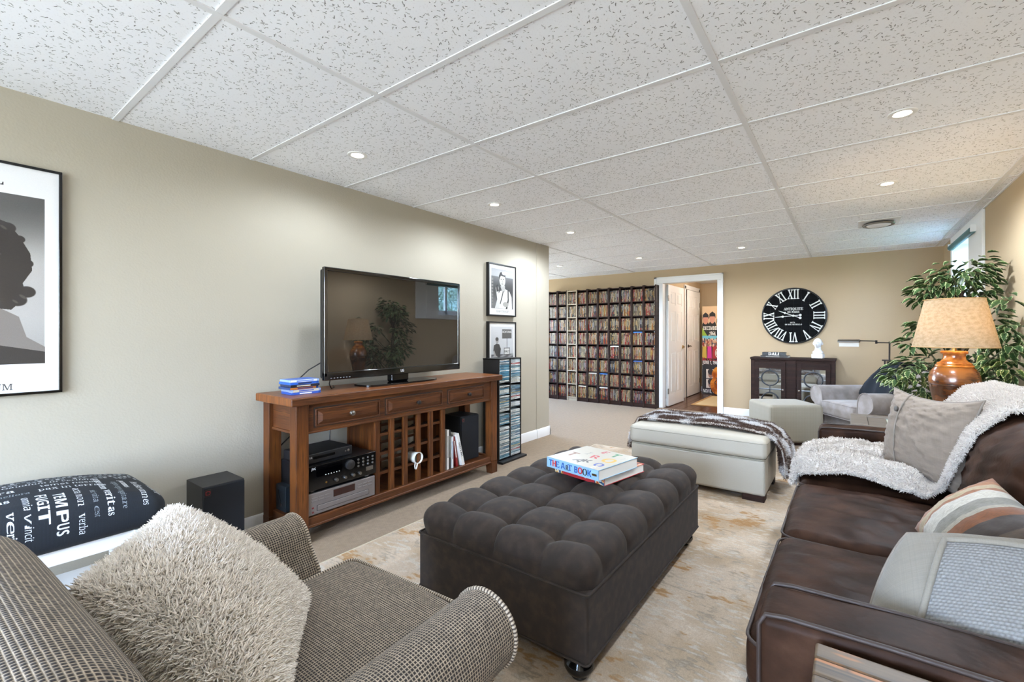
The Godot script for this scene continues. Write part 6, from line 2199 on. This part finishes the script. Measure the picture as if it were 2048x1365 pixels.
	var wcol := picture(64, 64, func(x, y):
		var q := Vector2(fmod(x + (8 if (y / 16) % 2 else 0), 16.0) - 8.0, fmod(y, 16.0) - 8.0)
		var k := 0.43 + 0.08 * clampf(1.0 - q.length() / 9.0, 0.0, 1.0)
		return Color(k * 1.0, k * 0.99, k * 0.965))
	part("waffle_panel", pan, mat(Color.WHITE, 0.9, {tex = wcol, bump = wf, depth = 0.3, scale = 1.0 / 0.03}), wp)
	var ed := []
	for i in 20:
		ed.append([-0.62, lerpf(0.93, -0.66, i / 19.0)])
	for i in range(1, 20):
		ed.append([lerpf(-0.62, 0.93, i / 19.0), -0.66])
	var ep := []
	for q in ed:
		var h := pow(maxf(0.0, (1.0 - q[0] * q[0]) * (1.0 - q[1] * q[1])), 0.5)
		var cut: float = 1.0 - 0.12 * q[0] * q[0] * q[1] * q[1]
		ep.append(c3 + u3 * (q[0] * cut / 2.0) + v3 * (q[1] * cut / 2.0) + n3 * (h * 0.11 + 0.014 + 0.008 * sin(q[0] * 4.0 + q[1] * 5.0) * h))
	part("panel_seam", MB.new().tube(ep, 0.006, 8), M.linen_grey, wp)

# ------------------------------------------------------------------ end tables, lamp, ficus, corner chair, reading lamp
func build_corner() -> void:
	end_table("weathered wood end table with a glass centre, in front of the near sofa arm", Vector3(-0.05, 0, -0.997), Vector3(0.72, 0.6, 0.56), true)
	end_table("weathered wood end table with a glass centre, beyond the far sofa arm under the lamp", Vector3(0.007, 0, -3.475), Vector3(0.8, 0.6, 0.56), false)
	table_lamp()
	ficus()
	corner_chair()
	reading_lamp()

func end_table(label: String, corner: Vector3, s: Vector3, near: bool) -> void:
	# corner: left edge on the sofa side
	var z0 := corner.z if near else corner.z - s.z
	var o := thing("end_table", label, "end table", Vector3(corner.x + s.x / 2, 0, z0 + s.z / 2))
	var hx := s.x / 2
	var hz := s.z / 2
	var wm: Material = M.worn if near else M.worn_pale
	var w := 0.095
	var t := 0.035
	for q in [[-hx, hx, -hz, -hz + w * 0.5], [-hx, hx, -hz + w * 0.5, -hz + w], [-hx, hx, hz - w * 0.5, hz], [-hx, hx, hz - w, hz - w * 0.5], [-hx, -hx + w, -hz + w, hz - w], [hx - w, hx, -hz + w, hz - w]]:
		part("frame_board", MB.new().rbox(Vector3(q[0] + 0.0005, s.y - t, q[2] + 0.0005), Vector3(q[1] - 0.0005, s.y - rng.randf() * 0.001, q[3] - 0.0005), 0.005, 2), wm, o)
	for side in [-1, 1]:
		var a := -hx + w if side < 0 else hx - w - 0.1
		part("inner_plank", MB.new().rbox(Vector3(a + 0.001, s.y - t, -hz + w + 0.001), Vector3(a + 0.099, s.y - 0.006, hz - w - 0.001), 0.003, 1), wm, o)
	part("glass_panel", MB.new().rbox(Vector3(-hx + w + 0.1, s.y - 0.016, -hz + w), Vector3(hx - w - 0.1, s.y - 0.008, hz - w), 0.001, 1), mat(Color(0.8, 0.88, 0.84, 0.45), 0.05).duplicate(), o).material_override.transparency = BaseMaterial3D.TRANSPARENCY_ALPHA
	part("glass_bed", MB.new().box(Vector3(-hx + w + 0.09, s.y - t, -hz + w - 0.01), Vector3(hx - w - 0.09, s.y - 0.02, hz - w + 0.01)), mat(S("7d8279"), 0.6), o)
	part("iron_bar", MB.new().tube([Vector3(-hx + w + 0.13, s.y - 0.004, 0.06), Vector3(hx - w - 0.13, s.y - 0.004, 0.06)], 0.005, 6), M.bronze, o)
	part("apron", MB.new().box(Vector3(-hx + 0.03, s.y - 0.11, -hz + 0.03), Vector3(hx - 0.03, s.y - t, hz - 0.03)), wm, o)
	part("low_shelf", MB.new().rbox(Vector3(-hx + 0.03, 0.14, -hz + 0.03), Vector3(hx - 0.03, 0.165, hz - 0.03), 0.003, 1), wm, o)
	for sx in [-1, 1]:
		for sz in [-1, 1]:
			part("leg", MB.new().rbox(Vector3(-0.03, 0.0105 if sx < 0 else 0.0, -0.03), Vector3(0.03, s.y - t, 0.03), 0.004, 1), wm, o, Vector3(sx * (hx - 0.035), 0, sz * (hz - 0.035)))

func table_lamp() -> void:
	var y := 0.6
	var o := thing("table_lamp", "lit table lamp with amber glazed jar base and linen shade, on the far end table", "lamp", Vector3(0.52, y, -3.8))
	var gn := noise(0.02, 61, 4)
	var gp := picture(256, 256, func(x, y):
		var h: float = 1.0 - y / 255.0
		var k := gn.get_noise_2d(absf(x - 128.0) * 0.8, y * 1.1) * 0.32
		var t := clampf(h + k, 0.0, 1.0)
		return S("45260f").lerp(S("633512"), smoothstep(0.0, 0.35, t)).lerp(S("33190a"), smoothstep(0.3, 0.55, t) * (1.0 - smoothstep(0.6, 0.75, t)) * 0.7).lerp(S("8f521a"), smoothstep(0.68, 0.95, t)))
	var gz := mat(Color.WHITE, 0.22, {tex = gp, scale = Vector3(1, -1.0 / 0.37, 1), spec = 0.7})
	var nk := mat(Color.WHITE, 0.2, {tex = mottled(256, 0.02, 62, [[0.2, S("8a4514")], [0.5, S("b5671f")], [0.8, S("d3893a")]], 3), tri = "local", scale = 3.0, spec = 0.7})
	part("jar", MB.new().lathe([Vector2(0, 0), Vector2(0.074, 0), Vector2(0.077, 0.01), Vector2(0.08, 0.06), Vector2(0.09, 0.12), Vector2(0.103, 0.18), Vector2(0.114, 0.235), Vector2(0.119, 0.275), Vector2(0.118, 0.305), Vector2(0.11, 0.335), Vector2(0.099, 0.355), Vector2(0.087, 0.369)], 48), gz, o)
	part("collar", MB.new().lathe([Vector2(0.087, 0.369), Vector2(0.09, 0.374), Vector2(0.087, 0.38), Vector2(0.08, 0.384), Vector2(0.082, 0.389), Vector2(0.078, 0.394), Vector2(0.064, 0.402), Vector2(0.054, 0.415), Vector2(0.051, 0.435), Vector2(0.053, 0.447), Vector2(0.062, 0.45), Vector2(0.064, 0.459), Vector2(0.06, 0.466), Vector2(0.03, 0.468), Vector2(0.0, 0.468)], 40), nk, o)
	part("glaze_band", MB.new().tube(loop_ring(0.1185, 0.262, 40), 0.0022, 6, true), gz, o)
	part("stem", MB.new().cyl(0.011, 0.468, 0.56, 14), M.brass, o)
	var shade := mat(Color.WHITE, 0.9, {tex = mottled(256, 0.05, 63, [[0.25, S("b3a386")], [0.5, S("bcad92")], [0.8, S("c4b69c")]], 3, Vector2(2, 1), 0.08), scale = Vector3(5, 3.5, 1), back = S("ffffff")})
	part("shade", MB.new().lathe([Vector2(0.198, 0.49), Vector2(0.137, 0.782), Vector2(0.1355, 0.782), Vector2(0.1965, 0.49), Vector2(0.198, 0.49)], 64), shade, o)
	var tr := mat(S("b99a6c"), 0.8, {back = S("b99a6c")})
	part("shade_rim", MB.new().tube(loop_ring(0.198, 0.49, 48), 0.0028, 6, true), tr, o)
	part("shade_rim", MB.new().tube(loop_ring(0.137, 0.782, 48), 0.0028, 6, true), tr, o)
	var sp := MB.new()
	for k in 3:
		var g := TAU * k / 3.0
		sp.tube([Vector3(0, 0.76, 0), Vector3(0.135 * cos(g), 0.775, 0.135 * sin(g))], 0.002, 5)
	sp.tube([Vector3(0.0, 0.55, 0.0), Vector3(0.05, 0.6, 0.0), Vector3(0.05, 0.7, 0.0), Vector3(0, 0.76, 0)], 0.0018, 5).tube([Vector3(0.0, 0.55, 0.0), Vector3(-0.05, 0.6, 0.0), Vector3(-0.05, 0.7, 0.0), Vector3(0, 0.76, 0)], 0.0018, 5)
	part("harp", sp, M.brass, o)
	part("finial", MB.new().lathe([Vector2(0.004, 0.76), Vector2(0.009, 0.775), Vector2(0.006, 0.79), Vector2(0, 0.8)], 12), M.brass, o)
	part("bulb", MB.new().lathe([Vector2(0.012, 0.56), Vector2(0.015, 0.58), Vector2(0.03, 0.615), Vector2(0.03, 0.64), Vector2(0.018, 0.665), Vector2(0, 0.672)], 20), mat(S("fff0d8"), 0.4, {glow = S("ffe2b4"), power = 8.0}), o)
	var l := OmniLight3D.new()
	l.name = "lamp_glow"
	l.light_color = Color(1.0, 0.83, 0.62)
	l.light_energy = 0.065
	l.omni_range = 10.0
	l.omni_attenuation = 2.0
	l.light_size = 0.028
	l.shadow_enabled = true
	o.add_child(l)
	l.position = Vector3(0, 0.63, 0)

func loop_ring(r: float, y: float, n: int) -> Array:
	var p := []
	for i in n:
		p.append(Vector3(r * cos(TAU * i / n), y, r * sin(TAU * i / n)))
	return p

func ficus() -> void:
	var r := RandomNumberGenerator.new()
	r.seed = 101
	var base := Vector3(0.64, 0, -4.5)
	var o := thing("ficus_plant", "tall artificial variegated ficus in a dark pot behind the table lamp", "plant", base)
	part("pot", MB.new().lathe([Vector2(0, 0), Vector2(0.11, 0), Vector2(0.145, 0.25), Vector2(0.155, 0.26), Vector2(0.155, 0.28), Vector2(0.14, 0.28), Vector2(0.13, 0.24), Vector2(0, 0.24)], 28), mat(S("4a2c1c"), 0.5), o)
	part("moss", MB.new().lathe([Vector2(0.132, 0.238), Vector2(0.08, 0.25), Vector2(0, 0.255)], 20), mat(S("4b4a2c"), 0.95), o)
	# clusters (x, y, z in the world, radius): crown, left boughs, right boughs
	var cl := []
	for q in [[1950, 540, 4.45, 46], [1990, 545, 4.5, 34], [1905, 552, 4.4, 40], [1865, 570, 4.45, 36], [1930, 575, 4.6, 40], [1975, 585, 4.5, 30], [1845, 590, 4.5, 22], [1890, 596, 4.6, 30], [1835, 655, 4.4, 20], [1820, 688, 4.4, 18], [1815, 735, 4.3, 28], [1790, 752, 4.25, 18], [1835, 765, 4.3, 34], [1855, 735, 4.5, 34], [1850, 790, 4.35, 28], [2022, 655, 4.0, 26], [2028, 735, 4.0, 28], [2020, 600, 4.05, 18], [1990, 640, 4.25, 30], [2005, 675, 4.15, 34], [2025, 690, 4.0, 20], [2005, 720, 4.1, 38], [1975, 745, 4.3, 34], [2005, 765, 4.1, 36], [1980, 795, 4.2, 34], [1960, 715, 4.6, 30], [1905, 640, 4.7, 46], [1925, 700, 4.7, 40], [1895, 740, 4.7, 36], [1950, 780, 4.6, 34]]:
		var a: float = (q[0] - 1035.87) / 897.63
		var bb: float = (669.23 - q[1]) / 897.63
		var s := sin(0.6352)
		var c := cos(0.6352)
		var dir := Vector3(-s + a * c, bb, -c - a * s)
		var k: float = q[2] / -dir.z
		var p := dir * k + Vector3(0, EYE, 0)
		p.x = minf(p.x, 0.8)
		cl.append([p - base, q[3] * k / 897.63])
	# trunk and boughs
	var tk := MB.new()
	for t in 2:
		var pts := []
		for i in 12:
			var y := i / 11.0
			pts.append(Vector3(0.025 * sin(y * 7.0 + t * PI), 0.24 + y * 1.25, 0.025 * cos(y * 7.0 + t * PI)))
		tk.tube(pts, 0.012, 8)
	part("trunk", tk, mat(S("4a3a2c"), 0.8), o)
	var bm := mat(S("43452c"), 0.8)
	for c in cl:
		var h := clampf(c[0].y - 0.2 - 0.4 * Vector2(c[0].x, c[0].z).length(), 0.45, 1.45)
		var st := Vector3(0, h, 0)
		var md: Vector3 = st.lerp(c[0], 0.55) + Vector3(0, 0.06, 0)
		part("bough", MB.new().tube([st, md, c[0]], 0.005, 6), bm, o)
	# leaf with a cream margin
	var img := picture(64, 64, func(x, y):
		var u: float = y / 63.0
		var v: float = absf(x / 63.0 - 0.5) * 2.0
		var e := v + 0.1 * sin(u * 25.0) + 0.06 * sin(u * 60.0)
		if u < 0.05 or u > 0.94 or e > 0.86:
			return S("b3b98a")
		return S("22381b").lerp(S("4a6630"), clampf(e * 0.9 + 0.12 * sin(u * 40.0), 0, 1)))
	var lm := mat(Color.WHITE, 0.4, {tex = ImageTexture.create_from_image(img.get_image()), back = Color(0.25, 0.3, 0.15)})
	var shapes := []
	for k in 4:
		var b := MB.new()
		var n := 6
		for i in n + 1:
			var u := float(i) / n
			var w := 0.5 * pow(sin(PI * pow(u, 0.8)), 0.9) if i > 0 and i < n else 0.0
			var sag := -0.18 * u * u * (0.6 + 0.3 * k)
			for j in 3:
				var x := (j - 1) * w
				b.vert(Vector3(x * 0.44, sag + absf(x) * 0.28, -u), Vector3((1 - j) * 0.3, 1, 0).normalized(), Vector2(0.5 + (j - 1) * 0.5, u))
		for i in n:
			for j in 2:
				var q := i * 3 + j
				b.quad(q, q + 3, q + 4, q + 1)
		shapes.append(b.mesh())
	var all := []
	for c in cl:
		var cnt := int(18 + 1900.0 * c[1] * c[1])
		for i in cnt:
			var d := Vector3(r.randfn(), r.randfn(), r.randfn()).normalized()
			var rad: float = c[1] * pow(r.randf(), 0.45)
			var p: Vector3 = c[0] + Vector3(d.x, d.y * 0.8, d.z) * rad
			p.x = minf(p.x, 0.215)
			var out := (Vector3(d.x, d.y * 0.4 - 0.35, d.z) + Vector3(c[0].x, 0, c[0].z).normalized() * 0.5).normalized()
			var sc := r.randf_range(0.062, 0.092)
			var x := Transform3D(Basis.looking_at(out, Vector3(r.randf_range(-0.4, 0.4), 1, r.randf_range(-0.4, 0.4))), p).scaled_local(Vector3(sc, sc, sc))
			if (x * Vector3(0, 0, -1)).x > 0.235:
				continue
			all.append([x, (p + base).distance_to(Vector3(0, EYE, 0)), r.randi() % 4])
	all.sort_custom(func(a, b): return a[1] < b[1])
	var mm := [[], [], [], []]
	for i in all.size():
		if i < 298:
			part("leaf", shapes[all[i][2]], lm, o).transform = all[i][0]
		else:
			mm[all[i][2]].append(all[i][0])
	var joint := []
	for k in 4:
		joint.append_array(mm[k])
	var g := MultiMesh.new()
	g.transform_format = MultiMesh.TRANSFORM_3D
	g.mesh = shapes[1]
	g.instance_count = joint.size()
	for i in joint.size():
		g.set_instance_transform(i, joint[i])
	var mi := MultiMeshInstance3D.new()
	mi.multimesh = g
	mi.material_override = lm
	mi.name = "foliage"
	mi.set_meta("kind", "stuff")
	o.add_child(mi, true)

func corner_chair() -> void:
	var o := thing("corner_armchair", "grey velvet armchair with rolled arms in the far corner", "armchair", Vector3(0.245, 0, -5.98), deg_to_rad(125.0))
	rolled_chair(o, M.velvet_grey, M.velvet_grey, {inner = 0.26, outer = 0.42, seat = 0.45, seat_z = -0.42, arm_z = -0.4, back_z = 0.12, rear = 0.46, roll_x = 0.37, roll_y = 0.5, roll_r = 0.1, top = 0.8, back_w = 0.36, back_t = 0.11, lean = 0.2})
	var sk := MB.new().rbox(Vector3(-0.41, 0.02, -0.385), Vector3(0.41, 0.22, 0.36), 0.012, 2, 24)
	sk.bend(func(p): return p + Vector3(0, 0, -0.006 * sin(p.x * 60.0) if p.z < -0.3 else 0.0))
	part("skirt", sk, M.velvet_grey, o)
	# navy throw hanging over the corner of its back
	var navy := mat(S("0a141e"), 0.9, {rim = 0.15})
	var x := o.transform
	var path := [Vector2(0.02, 0.5), Vector2(0.05, 0.62), Vector2(0.09, 0.72), Vector2(0.14, 0.8), Vector2(0.22, 0.845), Vector2(0.33, 0.84), Vector2(0.42, 0.78), Vector2(0.45, 0.6), Vector2(0.46, 0.45)]
	var f := func(u: float, v: float) -> Vector3:
		var k := u * (path.size() - 1)
		var i := mini(int(k), path.size() - 2)
		var p: Vector2 = path[i].lerp(path[i + 1], k - i)
		var spread := 0.05 + 0.42 * absf(u - 0.52)
		var side := lerpf(-spread, spread, v) + 0.02
		return x * Vector3(side + 0.03 * (0.5 - u), p.y + 0.015 + 0.02 * exp(-pow((u - 0.5) / 0.1, 2.0)), p.x - 0.015 - 0.018 * sin(v * 16.0) * (1.0 - 0.6 * absf(u - 0.5)))
	solo("navy_throw", sheet(f, 40, 24, 0.01), navy, "dark navy throw hung over the back of the grey corner armchair", "blanket")
	solo("remote_control", MB.new().rbox(Vector3(-0.025, 0, -0.09), Vector3(0.025, 0.02, 0.09), 0.008, 2), M.black_plastic, "dark remote control lying on the nearer arm of the grey armchair", "remote control", x * Vector3(-0.37, 0.601, -0.1), Vector3(0, deg_to_rad(125.0) + 0.25, 0))

func reading_lamp() -> void:
	var o := thing("reading_lamp", "dark bronze swing-arm reading floor lamp with a metal trough shade behind the grey armchair", "floor lamp", Vector3(0.36, 0, -6.62))
	part("base", MB.new().lathe([Vector2(0, 0), Vector2(0.12, 0), Vector2(0.12, 0.012), Vector2(0.1, 0.022), Vector2(0.02, 0.03), Vector2(0.0, 0.03)], 28), M.bronze, o)
	part("pole", MB.new().tube([Vector3(0, 0.02, 0), Vector3(0, 0.86, 0)], 0.011, 10).tube([Vector3(-0.028, 0.72, 0), Vector3(-0.028, 0.87, 0)], 0.008, 8).cbox(Vector3(-0.014, 0.872, 0), Vector3(0.08, 0.016, 0.024)), M.bronze, o)
	part("upper_rod", MB.new().tube([Vector3(0.012, 0.86, 0), Vector3(0.014, 1.075, 0)], 0.008, 8).cbox(Vector3(0.014, 1.072, 0), Vector3(0.02, 0.026, 0.02)), M.bronze, o)
	part("swing_arm", MB.new().tube([Vector3(0.014, 1.072, 0), Vector3(-0.1, 1.074, 0.0)], 0.0065, 8).cyl(0.011, 1.06, 1.1, 12, T(Vector3(-0.105, 0, 0))).tube([Vector3(-0.105, 1.09, 0), Vector3(-0.26, 1.093, 0.02)], 0.0065, 8), M.bronze, o)
	var hd := MB.new()
	var pr := PackedVector2Array()
	for i in 11:
		var g := PI * i / 10.0
		pr.append(Vector2(0.05 * cos(g), 0.036 * sin(g)))
	for i in 11:
		var g := PI * (10 - i) / 10.0
		pr.append(Vector2(0.047 * cos(g), 0.033 * sin(g)))
	hd.extrude(pr, -0.1, 0.1)
	var cap := PackedVector2Array()
	for i in 11:
		var g := PI * i / 10.0
		cap.append(Vector2(0.05 * cos(g), 0.036 * sin(g)))
	hd.extrude(cap, -0.102, -0.098).extrude(cap, 0.098, 0.102)
	part("trough_shade", hd, M.steel, o, Vector3(-0.36, 1.072, 0.03), Vector3(0.0, PI / 2 - 0.15, 0.0))
	part("reflector", MB.new().box(Vector3(-0.095, -0.045, -0.002), Vector3(0.095, 0.0, 0.002)), mat(S("d8d6d0"), 0.25), o, Vector3(-0.36, 1.068, 0.068), Vector3(0.25, -0.15, 0))
